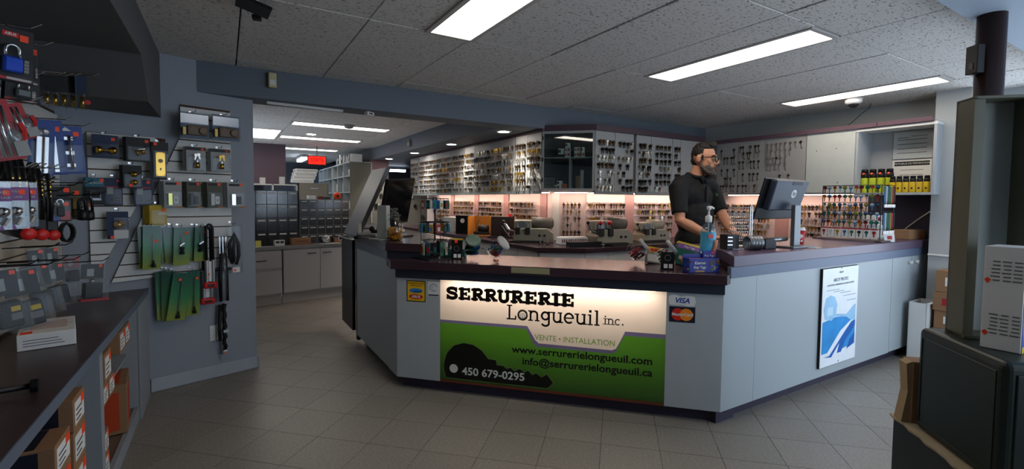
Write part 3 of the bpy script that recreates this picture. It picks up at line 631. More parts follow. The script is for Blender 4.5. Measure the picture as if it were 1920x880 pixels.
# --- corner cabinet with glass doors
gc = thing('glass_cabinet', 'dark corner wall cabinet with glass doors and shelves of boxes', 'cabinet', (2.83, 4.07, ZU0), R(-45)); GW = .537
MB().box((GW/2-.035, .228, 0), (GW/2+.035, .236, .61)).build('back_panel', M_dark, gc)
for poly in ([(0, 0), (.018, 0), (.245, .227), (.233, .236)], [(GW-.018, 0), (GW, 0), (GW-.233, .236), (GW-.245, .227)]): MB().prism(poly, .61, xf((0, 0, 0))).build('side_panel', M_dark, gc)
TRI = [(.02, .002), (GW-.02, .002), (GW-.245, .226), (.245, .226)]
for z in (0, .595): MB().prism(TRI, .015, xf((0, 0, z))).build('board', M_grey2, gc)
MB().prism(TRI, .012, xf((0, 0, .335))).build('shelf', M_grey2, gc); MB().box((GW*.52, .004, .015), (GW*.52+.014, .2, .335)).build('divider', M_grey2, gc)
fr = MB(); 
for z in (.0, .585): fr.box((0, -.02, z), (GW, 0, z+.025))
for u in (.0, GW-.02): fr.box((u, -.02, .025), (u+.02, 0, .585))
gf = fr.build('door_frame', M_grey2, gc); MB().box((.02, -.012, .025), (GW-.02, -.008, .585)).build('glass_pane', M_glass, gf)
for z in (.09, .3, .52): MB().cyl((.008, -.03, z), (.008, -.03, z+.04), .008, n=8).build('hinge', M_black, gf)
base = Matrix.Translation((2.83, 4.07, ZU0)) @ Matrix.Rotation(R(-45), 4, 'Z')
def in_cab(u, y, z): return base @ Vector((u, y, z))
def carton(name, label, loc, rz, s, m, group=None, bands=None, lid=None):
    """closed carton with flap seam and optional printed label faces"""
    t = thing(name, label, 'box', loc, rz, group); x, y, z = s
    MB().box((-x/2, -y/2, 0), (x/2, y/2, z)).build('carton', m, t, bev=min(.002, z*.05), seg=1)
    MB().box((-x/2+.002, -.001, z), (x/2-.002, .001, z+.0006)).build('flap_seam', M_greyink, t)
    for (fa, u0, u1, v0, v1, m_) in bands or []:
        e = .0008
        if fa == 'f': q = MB().box((-x/2+u0*x, -y/2-e, v0*z), (-x/2+u1*x, -y/2, v1*z))
        elif fa == 'r': q = MB().box((x/2, -y/2+u0*y, v0*z), (x/2+e, -y/2+u1*y, v1*z))
        elif fa == 'l': q = MB().box((-x/2-e, -y/2+u0*y, v0*z), (-x/2, -y/2+u1*y, v1*z))
        else: q = MB().box((-x/2+u0*x, -y/2+v0*y, z), (-x/2+u1*x, -y/2+v1*y, z+e))
        q.build('printed_label', m_, t)
    return t
M_pinkred = mat('label_red', '#b8433a', .5)
bb = [('f', .05, .45, .25, .8, M_ink)]; br = [('f', .5, .95, .2, .85, M_pinkred), ('f', .06, .4, .3, .7, M_greyink)]
for u, z, s, m_, bd, lb in ((.25, .347, (.085, .1, .05), M_paper, br, 'white box with red label, lowest left on the glass cabinet shelf'), (.25, .398, (.085, .1, .05), M_paper, br, 'white box with red label stacked on the left boxes of the glass cabinet'), (.25, .45, (.07, .1, .045), M_paper, bb, 'white box topping the left stack in the glass cabinet'),
        (.40, .347, (.09, .1, .05), M_paper, br, 'white and red box low in the right stack of the glass cabinet'), (.40, .398, (.09, .1, .05), M_paper, br, 'white and red box high in the right stack of the glass cabinet'), (.487, .347, (.05, .1, .05), M_paper, br, 'white box beside the right stack of the glass cabinet'), (.487, .398, (.05, .1, .05), M_paper, bb, 'white box upper right beside the right stack of the glass cabinet'),
        (.13, .13, (.08, .1, .045), M_paper, bb, 'pale box in the lower left bay of the glass cabinet'), (.13, .176, (.08, .1, .045), M_paper, bb, 'pale box on top in the lower left bay of the glass cabinet'), (.2, .015, (.085, .12, .06), mat('orange_carton', '#c0602f', .6), None, 'orange carton at the bottom of the glass cabinet'), (.08, .015, (.06, .08, .045), M_paper, bb, 'small white card box bottom left of the glass cabinet'), (.42, .015, (.07, .1, .14), M_card, None, 'tall brown box in the lower right bay of the glass cabinet'), (.48, .015, (.05, .1, .2), M_grey2, None, 'grey box in the lower right corner of the glass cabinet'), (.12, .347, (.1, .1, .03), M_black, None, 'flat black case on the glass cabinet shelf'), (.15, .378, (.09, .09, .06), M_white, bb, 'white case on the black case in the glass cabinet')):
    z0 = z if z != .13 else .015
    carton('stock_box', lb, in_cab(GW/2+(u-GW/2)*.66, .065, {.13: .015, .176: .06}.get(z, z)), R(-45), (s[0]*.66, .07, s[2]), m_, None, bd)
# --- backsplash panels, LED strips
bs1 = thing('backsplash', 'pinkish pegboard backsplash below the long left row of key cabinets', 'backsplash', (0, 0, 0)); bs2 = thing('backsplash', 'pinkish pegboard backsplash behind the key machines', 'backsplash', (0, 0, 0)); bs3 = thing('backsplash', 'pinkish pegboard backsplash on the right wall behind the monitor', 'backsplash', (0, 0, 0)); bs4 = thing('backsplash', 'dark navy panel below the can shelf', 'backsplash', (0, 0, 0)); bs = bs1
M_peg = mat('pegboard_pinkish', '#cdbcb8', .55, var=.03); M_pil = mat('pilaster_mauve', '#a98582', .5)
def bpan(p, a, w_, m_, th=.012, nm='panel'): MB().box((0, -th, 0), (w_, 0, .52)).build(nm, m_, bs, loc=(p[0], p[1], .887), rz=a)
for y1, y0 in ((7.8, 7.1), (6.95, 6.25), (6.1, 5.4), (5.25, 4.55)):
    bpan((3.158, y1), R(-90), y1-y0, M_peg); bpan((3.158, y0), R(-90), .13, M_pil, .018, 'pilaster')
bpan((3.158, 4.40), R(-90), .17, M_peg, .02)
bs = bs2
MB().box((0, -.016, 0), (.275, 0, .52)).build('panel', M_peg, bs, loc=(3.155, 4.225, .887), rz=R(-45)); MB().box((-.06, -.035, 0), (.02, -.005, .52)).build('corner_post', M_white, bs, loc=(3.155, 4.225, .887), rz=R(-45))
for x0, x1 in ((3.38, 3.95), (4.1, 4.75), (4.9, 5.36)): bpan((x0, 4.018), 0, x1-x0, M_peg); bpan((x1, 4.018), 0, .14, M_pil, .018, 'pilaster')
bs = bs3
M_navy = mat('navy_panel', '#2b2c3a', .5)
def wall3(y1, y0, m_, nm, th=.014, z=.887, h=.52): MB().prism([(wr(y1)-th, y1), (wr(y0)-th, y0), (wr(y0)-.002, y0), (wr(y1)-.002, y1)], h, xf((0, 0, z))).build(nm, m_, bs)
wall3(3.98, 3.1, M_peg, 'panel'); wall3(3.1, 2.95, M_pil, 'pilaster', .018); wall3(2.95, 2.2, M_peg, 'panel'); bs = bs4; wall3(2.2, 1.65, M_navy, 'panel', .012, 1.01, .41)
E_led = emis('led_strip_glow', '#ffd9c4', LED)
for k, (p, a, w_) in enumerate((((3.02, 7.6), R(-90), 3.4), ((3.04, 4.15), R(-45), .36), ((3.3, 3.92), 0, 1.5), ((5.28, 3.6), R(-90), 1.4))):
    t = thing('led_strip', ['long warm LED strip under the left key cabinets', 'short warm LED strip under the glass cabinet', 'warm LED strip under the key cabinets left of the man', 'warm LED strip under the right wall cabinets'][k], 'LED strip', (p[0], p[1], ZU0-.001), a, 'LED strips under the key cabinets')
    MB().box((0, -.012, -.012), (w_, .012, 0)).build('channel', M_steel, t); MB().box((.01, -.009, -.016), (w_-.01, .009, -.0122)).build('diffuser', E_led, t)
# --- keys ----------------------------------------------------------
KM = [mat('key_nickel', '#b9b4aa', .3, .9), mat('key_brass', '#a8843a', .3, .9), mat('key_dark', '#2e2a26', .4, .6), mat('key_bronze', '#5a4630', .35, .8)]
def key_mesh(mb, L=.05, hr=.0125, th=.0022, M=None, old=False):
    """one key hanging head-up: pierced head, collar, toothed blade"""
    n = 8; M = M or Matrix()
    head = [(hr*math.cos(R(a))*1.0, -hr+hr*math.sin(R(a))*.95) for a in range(-60, 241, 50)]
    mb.prism(head, th, M @ face((0, 0, 0), (1, 0, 0), (0, 0, 1)))
    if old: mb.prism([(-.002, -hr*1.8), (.002, -hr*1.8), (.002, -L), (-.002, -L)][::-1], th, M @ face((0, 0, 0), (1, 0, 0), (0, 0, 1))); mb.prism([(.002, -L), (.010, -L), (.010, -L+.012), (.002, -L+.012)], th, M @ face((0, 0, 0), (1, 0, 0), (0, 0, 1)))
    else:
        b = [(-.0042, -hr*1.7), (-.0042, -L+.004), (0, -L), (.0042, -L+.005), (.0028, -L+.011), (.0044, -L+.017), (.0044, -hr*1.7)]
        mb.prism(b, th, M @ face((0, 0, 0), (1, 0, 0), (0, 0, 1)))
def bunch(kind, var):
    mb = MB(); rnd = random.Random(var*31+kind)
    mb.mi(1); mb.cyl((0, 0, .004), (0, -.045, .008), .0016, n=5); mb.mi(0)
    for k in range(3):
        key_mesh(mb, .062+rnd.uniform(-.005, .006), .0155+rnd.uniform(-.001, .002), .0025, xf((0, -.008-.012*k, .004), ry=R(rnd.uniform(-7, 7)), rx=R(rnd.uniform(-4, 4)), rz=R(rnd.uniform(-25, 25))))
    return mb
BUN = [[bunch(k, v).mesh('key_bunch', [KM[k], M_steel]) for v in range(2)] for k in range(4)]
restk = MB(); rest_count = 0
def hang(p, a, kind, label, group, individual=True, old=False):
    if individual:
        o = place(BUN[kind][random.randrange(2)], 'key_bunch', None, loc=p, rz=a+R(random.uniform(-6, 6))); tag(o, label, 'keys', group)
    else:
        restk.mi(kind)
        for k in range(2): key_mesh(restk, .062, .0158, .0025, xf(p) @ Matrix.Rotation(a, 4, 'Z') @ xf((0, -.008-.014*k, .004), ry=R(random.uniform(-7, 7)), rz=R(random.uniform(-30, 30))))
ROWS = [1.945, 1.868, 1.79, 1.713, 1.636, 1.56, 1.483]
RN = ['top', 'second', 'third', 'fourth', 'fifth', 'sixth', 'bottom']
def fill(p, a, u0, u1, n, where, ind, kinds, gap=.1, rows=ROWS):
    ca, sa = math.cos(a), math.sin(a)
    for ri, z in enumerate(rows):
        kd = random.choice(kinds)
        for k in range(n):
            if random.random() < gap: continue
            u = lerp(u0, u1, (k+.5)/n)+random.uniform(-.006, .006)
            kk = kd if random.random() < .7 else random.choice(kinds)
            hang((p[0]+ca*u, p[1]+sa*u, z+random.uniform(-.004, .004)), a, kk, 'key bunch, %s row, %s' % (RN[ri], where), 'keys on the %s, %s row' % (where, RN[ri]), ind)
for u0, u1, n, w_ in ((.02, .25, 5, 'panel just right of the glass cabinet'), (.30, .52, 4, 'narrow panel second right of the glass cabinet')): fill((3.215, 3.69), 0, u0, u1, n, w_, True, [0, 2, 3])
for u0, u1, n, w_ in ((.03, .21, 5, 'narrow dark-keyed panel left of the man'), (.27, .54, 4, 'wide panel touching the man\'s shoulder')): fill((3.79, 3.69), 0, u0, u1, n, w_, True, [0, 2, 2, 3])
fill((4.362, 3.69), 0, .02, .12, 2, 'strip behind the man\'s head', True, [2, 3])
fill((2.83, 4.60), R(-90), .03, .22, 4, 'white panel second left of the glass cabinet', True, [1, 3, 0, 2]); fill((2.83, 4.60), R(-90), .28, .50, 5, 'white panel touching the glass cabinet', True, [0, 1, 2, 3])
for p, rngs in (((2.83, 5.93), ((.02, .28, 6), (.31, .72, 10), (.75, 1.03, 7), (1.05, 1.3, 6))), ((2.83, 6.95), ((.02, .51, 11), (.54, 1.0, 10))), ((2.83, 7.71), ((.03, .74, 14),)), ((2.83, 8.15), ((.03, .4, 5),))):
    for u0, u1, n in rngs: fill(p, R(-90), u0, u1, n, '', False, [2, 2, 3, 3, 0, 1], .03)
# sparse old keys on the right cabinet: real long keys, single
OLD = []
for k in range(3):
    mb = MB(); key_mesh(mb, .075+.01*k, .014, .003, None, True); mb.tube([(.008*math.cos(R(a)), 0, -.008+.008*math.sin(R(a))) for a in range(0, 360, 60)], .0018, n=4, closed=True); OLD.append(mb.mesh('old_key', KM[[0, 3, 2][k]]))
def oldkey(u, z, k, label, group):
    o = place(OLD[k], 'old_key', None, loc=(5.096, 3.645-u, z), rz=R(-90)); o.rotation_euler = (0, R(random.uniform(-9, 9)), R(-90)); tag(o, label, 'key', group)
for r_, z in enumerate((1.95, 1.86, 1.72, 1.62, 1.53)):
    for k in range(6):
        if random.random() < .25: continue
        oldkey(.03+.04*k+random.uniform(-.008, .008), z, random.choice((1, 2, 2)), 'old dark key in the %s row of the panel beside the man\'s face' % RN[r_], 'old keys beside the man, %s row' % RN[r_])
for r_, z in enumerate((1.97, 1.9, 1.80, 1.66, 1.53)):
    for k in range(6):
        if random.random() < .3: continue
        oldkey(.3+.045*k+random.uniform(-.008, .008), z, random.choice((1, 2, 0)), 'old key in the %s row of the middle old-key panel' % RN[r_], 'old keys on the middle panel, %s row' % RN[r_])
for r_, (z, us) in enumerate(((1.97, (.62, .67, .72, .77, .82, .87, .92, .975)), (1.90, (.62, .67, .72, .77, .82, .87)), (1.82, (.62, .65, .69, .73, .77, .82)), (1.75, (.63, .67, .71, .76, .82)), (1.63, (.77, .86)))):
    for u in us: oldkey(u, z, random.choice((0, 0, 1)), 'large old silver key in the %s row above the computer monitor' % RN[r_], 'old keys above the monitor, %s row' % RN[r_])
o = restk.build('key_bunches_beyond', KM); o['kind'] = 'stuff'; o['label'] = 'dense rows of hanging keys on the lit far cabinets'; o['category'] = 'keys'
# key blanks on the backsplash hooks: very many, small
low = MB()
def lowfill(p, a, u0, u1, rows):
    n = int((u1-u0)/.036); M0 = xf((p[0], p[1], 0)) @ Matrix.Rotation(a, 4, 'Z')
    for z in rows:
        kd = random.choice((0, 1, 1, 3))
        for k in range(n):
            if random.random() < .12: continue
            u = lerp(u0, u1, (k+.5)/n)
            low.mi(random.choice((kd, kd, kd, 1, 3, 2)))
            for q in (0, 1): key_mesh(low, .06, .0155, .0025, M0 @ xf((u+random.uniform(-.004, .004), -.03-.014*q, z), ry=R(random.uniform(-6, 6)), rz=R(random.uniform(-40, 40))))
            low.mi(4); low.box((u-.0015, -.06, z), (u+.0015, -.012, z+.003), M0); low.box((u-.008, -.062, z-.001), (u+.008, -.06, z+.012), M0)
LR = [1.30, 1.225, 1.15, 1.075, 1.0]
for y1, y0 in ((7.8, 7.1), (6.95, 6.25), (6.1, 5.4), (5.25, 4.55)): lowfill((3.158, y1), R(-90), .02, y1-y0-.02, LR)
for x0, x1 in ((3.38, 3.66), (3.68, 3.95), (4.12, 4.45), (4.46, 4.75), (4.92, 5.34)): lowfill((x0, 4.018), 0, .02, x1-x0-.02, LR)
lowfill((3.155, 4.225), R(-45), .05, .26, LR)
a3 = math.atan2(-1, .05); lowfill((wr(3.9), 3.9), a3, .03, .75, LR); lowfill((wr(2.93), 2.93), a3, .03, .7, LR)
o = low.build('key_blanks', KM+[clear_mat('clear_hook', '#f0eeee', .2, .1, .25)]); o['kind'] = 'stuff'; o['label'] = 'rows of brass and steel key blanks on the lit backsplash hooks'; o['category'] = 'key blanks'
MRL = clear_mat('clear_rail', '#efe6e4', .12, .1, .3)
for z in LR:
    for y1, y0 in ((7.8, 7.1), (6.95, 6.25), (6.1, 5.4), (5.25, 4.55)): MB().box((3.135, y0+.14, z-.004), (3.144, y1, z+.012)).build('rail', MRL, bs1)
    for x0, x1 in ((3.38, 3.95), (4.1, 4.75)): MB().box((x0, 3.99, z-.004), (x1, 4.003, z+.012)).build('rail', MRL, bs2)
# ======================= LEFT SIDE: SLATWALL, PRODUCTS, DESK =======================
SW={
 'knobs':(-0.273,-0.147,1.558,1.701,0.09),
 'handle':(-0.111,0.015,1.549,1.702,0.09),
 'plate':(0.017,0.109,1.438,1.682,0.10),
 'smallknob':(-0.132,-0.035,1.378,1.523,0.10),
 'teal':(-0.305,-0.216,1.273,1.439,0.06),
 'bluelock':(-0.218,-0.128,1.269,1.439,0.06),
 'bluelock2':(-0.073,0.024,1.269,1.435,0.07),
 'deadbolt':(-0.212,-0.105,1.058,1.229,0.07),
 'brown1':(0.175,0.341,1.724,1.898,0.12),
 'brown2':(0.363,0.537,1.729,1.907,0.12),
 'cyl1':(0.209,0.326,1.504,1.669,0.10),
 'cyl2':(0.355,0.480,1.505,1.668,0.10),
 'clear1':(0.078,0.179,1.252,1.430,0.10),
 'clear2':(0.207,0.292,1.251,1.431,0.10),
 'clear3':(0.328,0.424,1.251,1.432,0.10),
 'clear4':(0.455,0.572,1.250,1.433,0.10),
 'yellow':(0.002,0.097,1.139,1.269,0.08),
 'green1':(-0.045,0.053,0.848,1.134,0.10),
 'green1b':(-0.052,0.030,0.856,1.133,0.06),
 'green2a':(0.070,0.127,0.884,1.122,0.05),
 'green2b':(0.086,0.152,0.877,1.122,0.07),
 'green2':(0.121,0.212,0.860,1.118,0.10),
 'green3a':(0.219,0.289,0.877,1.116,0.05),
 'green3':(0.246,0.320,0.873,1.113,0.08),
 'low1':(0.037,0.107,0.496,0.828,0.05),
 'low2':(0.059,0.133,0.487,0.824,0.07),
 'low3':(0.073,0.178,0.487,0.813,0.10),
 'low4':(0.192,0.272,0.501,0.814,0.08),
 'ulock1':(0.300,0.373,0.681,1.138,0.10),
 'ulock2':(0.290,0.370,0.562,1.121,0.06),
 'cablebag':(0.393,0.473,0.549,1.052,0.06),
 'belt':(0.388,0.461,0.178,0.556,0.05),
 'blackbag':(0.442,0.544,0.774,1.126,0.10),
 'outlet':(0.368,0.409,0.274,0.392,0.00),
}
LW={
 'padblue':(-0.560,2.080,1.678,1.842,0.087),
 'padred':(-0.620,2.467,1.736,1.884,0.050),
 'padback':(-0.720,2.787,1.717,1.830,0.089),
 'tube1':(-0.700,3.010,1.733,1.882,0.044),
 'tube2':(-0.700,3.140,1.749,1.906,0.041),
 'tube3':(-0.680,3.199,1.758,1.922,0.042),
 'tube4':(-0.660,3.267,1.766,1.934,0.044),
 'tube5':(-0.620,3.246,1.759,1.939,0.046),
 'redpump':(-0.550,2.020,1.429,1.607,0.061),
 'redpump2':(-0.620,2.402,1.525,1.653,0.066),
 'bolt1':(-0.660,2.739,1.406,1.642,0.072),
 'bolt2':(-0.640,2.811,1.414,1.651,0.093),
 'bolt3':(-0.600,2.910,1.424,1.640,0.102),
 'hose1':(-0.620,2.211,1.264,1.431,0.032),
 'hose2':(-0.620,2.271,1.262,1.435,0.036),
 'hose3':(-0.620,2.334,1.251,1.437,0.034),
 'hose4':(-0.660,2.598,1.232,1.448,0.030),
 'hose5':(-0.660,2.666,1.226,1.452,0.035),
 'hose6':(-0.660,2.772,1.215,1.454,0.046),
 'cam1':(-0.580,2.034,1.217,1.362,0.039),
 'cam2':(-0.580,2.141,1.214,1.368,0.059),
 'cam3':(-0.600,2.340,1.211,1.370,0.046),
 'blk1':(-0.640,2.898,1.207,1.366,0.072),
 'blk2':(-0.660,3.267,1.202,1.387,0.050),
 'lockpad1':(-0.620,3.196,1.199,1.323,0.033),
 'lockpad2':(-0.620,3.335,1.193,1.330,0.054),
 'redcap1':(-0.620,2.415,1.156,1.209,0.033),
 'redcap2':(-0.640,2.649,1.138,1.197,0.039),
 'redcap3':(-0.660,2.896,1.120,1.185,0.041),
 'cablecoil':(-0.680,3.163,1.093,1.251,0.053),
 'clam1':(-0.620,2.218,0.875,1.084,0.089),
 'clam2':(-0.600,2.331,0.853,1.068,0.111),
 'clam3':(-0.640,2.664,0.833,1.052,0.102),
 'clam4':(-0.660,2.961,0.818,1.019,0.094),
 'clam5':(-0.600,3.216,0.790,0.981,0.111),
 'clamback1':(-0.720,2.912,0.910,1.089,0.058),
 'clamback2':(-0.720,3.129,0.901,1.077,0.063),
 'clamback3':(-0.720,3.452,0.852,0.996,0.076),
}
M_slat = mat('slat_offwhite', '#d2d2ce', .5, var=.03, scale=8); M_groove = mat('slat_groove_brown', '#4a3428', .7)
GZ = .0762; Z00 = .8065
def slatwall(name, label, poly):
    """poly = (s, z) outline; every slat is a plank clipped to it, on a brown backing"""
    t = thing(name, label, 'slatwall', W0, WA)
    def span(z):
        xs = []
        for (a, b_), (c, d) in zip(poly, poly[1:]+poly[:1]):
            if min(b_, d) <= z <= max(b_, d) and abs(b_-d) > 1e-6: xs.append(a+(c-a)*(z-b_)/(d-b_))
        return (min(xs), max(xs)) if len(xs) > 1 else None
    zmin = min(p[1] for p in poly); zmax = max(p[1] for p in poly)
    MB().prism(poly, .004, face((0, -.004, 0), (1, 0, 0), (0, 0, 1)) @ xf((0, 0, 0))).build('backing', M_groove, t)
    k = 0
    while True:
        z0 = Z00+GZ*(k-1)+.004; z1 = z0+GZ-.008; k += 1
        if z0 > zmax: break
        z0 = max(z0, zmin+.0005); z1 = min(z1, zmax-.0005)
        if z1-z0 < .01: continue
        a, b_ = span(z0), span(z1)
        if not a or not b_: continue
        MB().prism([(a[0], z0), (a[1], z0), (b_[1], z1), (b_[0], z1)], .012, face((0, -.0045, 0), (1, 0, 0), (0, 0, 1))).build('slat', M_slat, t)
    return t
PA = [(-.285, .775), (-.283, .775), (.112, 1.61), (.116, 1.716), (-.285, 1.722)]
PB = [(-.19, .775), (.505, .785), (.512, 1.961), (.202, 1.963), (.202, 1.747)]
swA = slatwall('slatwall', 'left slatwall panel with door hardware, cut off by a diagonal wall band', PA)
swB = slatwall('slatwall', 'tall slatwall panel hung with green packs and lock packs', PB)
M_hook = mat('hook_black', '#1c1c1e', .35, .4)
def whook(sw, s, z, d):
    MB().box((s-.007, -.02, z+.010), (s+.007, -.0165, z+.022)).build('hook_plate', M_chrome, sw)
    MB().tube([(s, -.018, z+.015), (s, -d-.02, z+.006), (s, -d-.035, z+.02)], .002, n=5).build('hook', M_hook, sw)
# --- product pack builder (local x = width, -y = towards the room, z up; origin bottom centre)
M_navyc = mat('card_navy', '#1d2c48', .5); M_blue = mat('card_blue', '#1d3f86', .45); M_teal = mat('card_teal', '#1f5f70', .45); M_darkc = mat('card_black', '#17181a', .5); M_greyc = mat('card_grey', '#8f918f', .5); M_whitec = mat('card_white', '#c9c9c6', .5); M_olive = mat('card_olive', '#4a4936', .5); M_yel = mat('card_yellow', '#c2a21c', .5); M_purp = mat('card_purple', '#7a4a86', .45); M_redc = mat('card_red', '#a3202a', .45)
M_brown = mat('brown_lock_plastic', '#6a5440', .45); M_bronze = mat('dark_bronze', '#3a3128', .35, .6); M_silver = mat('zinc', '#b4b6b8', .28, .9)
def green_mat():
    m = bpy.data.materials.new('green_yellow_print'); m.use_nodes = True; nt = m.node_tree; b = nt.nodes['Principled BSDF']
    tc = nt.nodes.new('ShaderNodeTexCoord'); sp = nt.nodes.new('ShaderNodeSeparateXYZ'); nt.links.new(tc.outputs['Generated'], sp.inputs[0])
    r = nt.nodes.new('ShaderNodeValToRGB'); e = r.color_ramp.elements; e[0].position = .05; e[0].color = lin('#8f9a22'); e[1].position = .95; e[1].color = lin('#0e5a42'); x = e.new(.45); x.color = lin('#2c8646')
    nt.links.new(sp.outputs['Z'], r.inputs[0]); nt.links.new(r.outputs[0], b.inputs['Base Color']); b.inputs['Roughness'].default_value = .4; b.inputs['Specular IOR Level'].default_value = .25; return m
M_green = green_mat()
def sheet(x0, x1, z0, z1, y, th=.0025):
    return MB().box((x0, y, z0), (x1, y+th, z1))
def frame_pack(t, w_, h, card, blister=.03, head=1.0, bl=None):
    sheet(-w_/2, w_/2, h*(1-head), h, 0).build('backing_card', card, t)
    a, b_, c, d = bl or (-w_*.46, w_*.46, h*.03, h*.62)
    if blister: MB().box((a, -blister, c), (b_, -.0006, d)).build('blister', M_clear, t, bev=.003)
def sticker(t, x, z, y, s=.018, m=None): sheet(x-s/2, x+s/2, z-s/2, z+s/2, y, .0005).build('price_sticker', m or M_orange, t)
def content(t, kind, w_, h):
    if kind == 'knobs':
        for s in (-1, 1): MB().lathe([(.006, 0), (.008, .01), (.021, .02), (.025, .032), (.02, .044), (.006, .048)], n=14, M=xf((s*w_*.03, -.026, h*.33), ry=R(90*s))).build('brass_knob', M_brass, t, smooth=True)
        MB().cyl((-w_*.1, -.026, h*.33), (w_*.1, -.026, h*.33), .007, n=10).build('spindle', M_brass, t)
    elif kind == 'handle':
        MB().lathe([(.02, 0), (.02, .006), (.008, .01), (.007, .02), (.02, .03), (.018, .042), (.004, .045)], n=14, M=xf((-w_*.1, -.02, h*.33), ry=R(70))).build('lever_knob', M_brass, t, smooth=True)
        MB().tube([(-w_*.3, -.022, h*.55), (-w_*.1, -.03, h*.5), (w_*.2, -.03, h*.52), (w_*.33, -.022, h*.66)], .006, n=8).build('lever', M_chrome, t, smooth=True)
    elif kind == 'plate':
        MB().box((-.028, -.01, .02), (.028, -.003, h*.74)).build('brass_plate', M_brass, t, bev=.004)
        MB().cyl((0, -.0102, h*.5), (0, -.0125, h*.5), .013, n=16).build('knob_hole', mat('plate_hole', '#6a5330', .4, .5), t); MB().cyl((0, -.0102, h*.29), (0, -.0115, h*.29), .005, n=10).box((-.002, -.0115, h*.24), (.002, -.0102, h*.285)).build('keyhole', M_ink, t)
        for sx_ in (-.02, .02):
            for z in (.03, h*.71): MB().cyl((sx_, -.0102, z), (sx_, -.0115, z), .003, n=8).build('screw_hole', M_ink, t)
    elif kind == 'cyl':
        MB().cyl((.0, -.02, h*.12), (.0, -.02, h*.36), .016, n=14).build('lock_cylinder', M_brass, t, smooth=True); MB().cyl((0, -.02, h*.36), (0, -.02, h*.44), .011, n=12).build('cylinder_neck', M_silver, t)
        kb = MB(); key_mesh(kb, .045, .011, .002, xf((-.006, -.03, h*.72), ry=R(12))); key_mesh(kb, .045, .011, .002, xf((.004, -.033, h*.74), ry=R(-14))); kb.build('keys', KM[1] if w_ > .12 else KM[0], t)
    elif kind == 'smallknob':
        for z in (h*.25, h*.6): MB().ball((0.005, -.025, z), (.02, .02, .017), 12, 8).build('brass_knob', M_brass, t, smooth=True)
    elif kind == 'deadbolt':
        MB().lathe([(.03, 0), (.03, .006), (.024, .012), (.012, .013), (.012, .016), (.003, .016)], n=22, M=xf((w_*.06, -.002, h*.52), rx=R(90))).build('brass_rosette', M_brass, t, smooth=True)
    elif kind == 'brownlock':
        MB().box((-w_*.3, -.035, h*.12), (w_*.42, -.004, h*.5)).build('lock_body', M_brown, t, bev=.008); MB().cyl((w_*.22, -.035, h*.3), (w_*.22, -.05, h*.3), h*.15, h*.12, n=16).build('turn_knob', M_brown, t)
        MB().box((-w_*.47, -.03, h*.1), (-w_*.34, -.004, h*.42)).build('strike_box', mat('antique_brass', '#8a7442', .35, .8), t, bev=.003)
        for u in (-.2, -.02, .08): MB().cyl((w_*u, -.035, h*.42), (w_*u, -.038, h*.42), .005, n=8).build('screw', M_bronze, t)
    elif kind in ('latchw', 'latchb', 'latchs', 'latchy'):
        m1, m2 = {'latchw': (M_whitec, M_whitec), 'latchb': (M_black, M_black), 'latchs': (M_chrome, M_dark), 'latchy': (mat('pale_brass', '#d3cf7a', .3, .6), M_whitec)}[kind]
        MB().box((-w_*.3, -.022, h*.1), (-w_*.06, -.003, h*.55)).build('latch_case', m1, t, bev=.002); MB().box((0, -.012, h*.14), (w_*.28, -.003, h*.45)).build('strike_plate', m2, t, bev=.002); MB().box((w_*.11, -.0135, h*.27), (w_*.17, -.0122, h*.33)).build('strike_slot', M_ink, t)
    elif kind == 'rod':
        MB().cyl((w_*.05, -.012, h*.12), (w_*.05, -.012, h*.82), .0035, n=8).build('rod', M_silver, t); MB().lathe([(.014, 0), (.014, .01), (.006, .03), (.006, .045)], n=12, c=(w_*.07, -.014, h*.06)).build('rod_foot', M_black, t)
    elif kind == 'closer':
        MB().cyl((.0, -.012, h*.55), (.0, -.012, h*.85), .004, n=8).build('rod', M_silver, t); MB().lathe([(.016, 0), (.016, .018), (.011, .02), (.011, .03), (.015, .032), (.015, .05)], n=12, c=(0, -.016, h*.3)).build('spring_foot', M_black, t); MB().cyl((-.012, -.014, h*.52), (.014, -.014, h*.60), .009, n=10).build('bracket', M_silver, t)
    elif kind == 'hardware':
        MB().tube([(-w_*.25, -.014, h*.2), (-w_*.25, -.016, h*.5), (w_*.25, -.016, h*.5), (w_*.25, -.014, h*.2)], .003, n=6).build('bracket_wire', M_silver, t); MB().box((-w_*.3, -.012, h*.16), (w_*.3, -.004, h*.24)).build('bracket_base', M_steel, t)
    elif kind == 'keyrod':
        MB().cyl((-w_*.1, -.01, h*.2), (w_*.35, -.01, h*.21), .006, n=8).build('steel_pin', M_silver, t); MB().box((-w_*.36, -.006, h*.4), (-w_*.02, -.0032, h*.66)).build('picture_print', M_greyc, t)
def wpack(key, label, kind, card, name='lock_pack', cat='lock pack', group=None, blister=.03, head=1.0, st=(.3, .9), bl=None, extra=0, rz=0, lean=0, ssize=.018):
    s0, s1, z0, z1, d = SW[key]; w_, h = s1-s0, z1-z0; sc = (s0+s1)/2
    t = thing(name, label, cat, W0+WL*sc+WN*d+Vector((0, 0, z0)), 0, group, rot=(R(lean), R(rz), WA))
    frame_pack(t, w_, h, card, blister, head, bl)
    content(t, kind, w_, h)
    if st: sticker(t, w_*st[0], h*st[1], -.0012 if head == 1 and st[1] > .65 else -blister-.002, ssize)
    for k in range(extra): sheet(-w_/2-.006*(k+1), w_/2-.008*(k+1), .002*k, h, .012*(k+1)).build('pack_behind', card, t)
    whook(swA if s0 < .1 and z1 > 1.1 and s1 < .12 else swB, sc, z1, d)
    return t
wpack('knobs', 'blue card with a pair of brass door knobs, top left of the slatwall', 'knobs', M_navyc, st=(.3, .83), bl=(-.062, .062, .01, .09))
wpack('handle', 'clear pack with a brass lever handle right of the brass knob pair', 'handle', M_darkc, st=(.35, .86), extra=2)
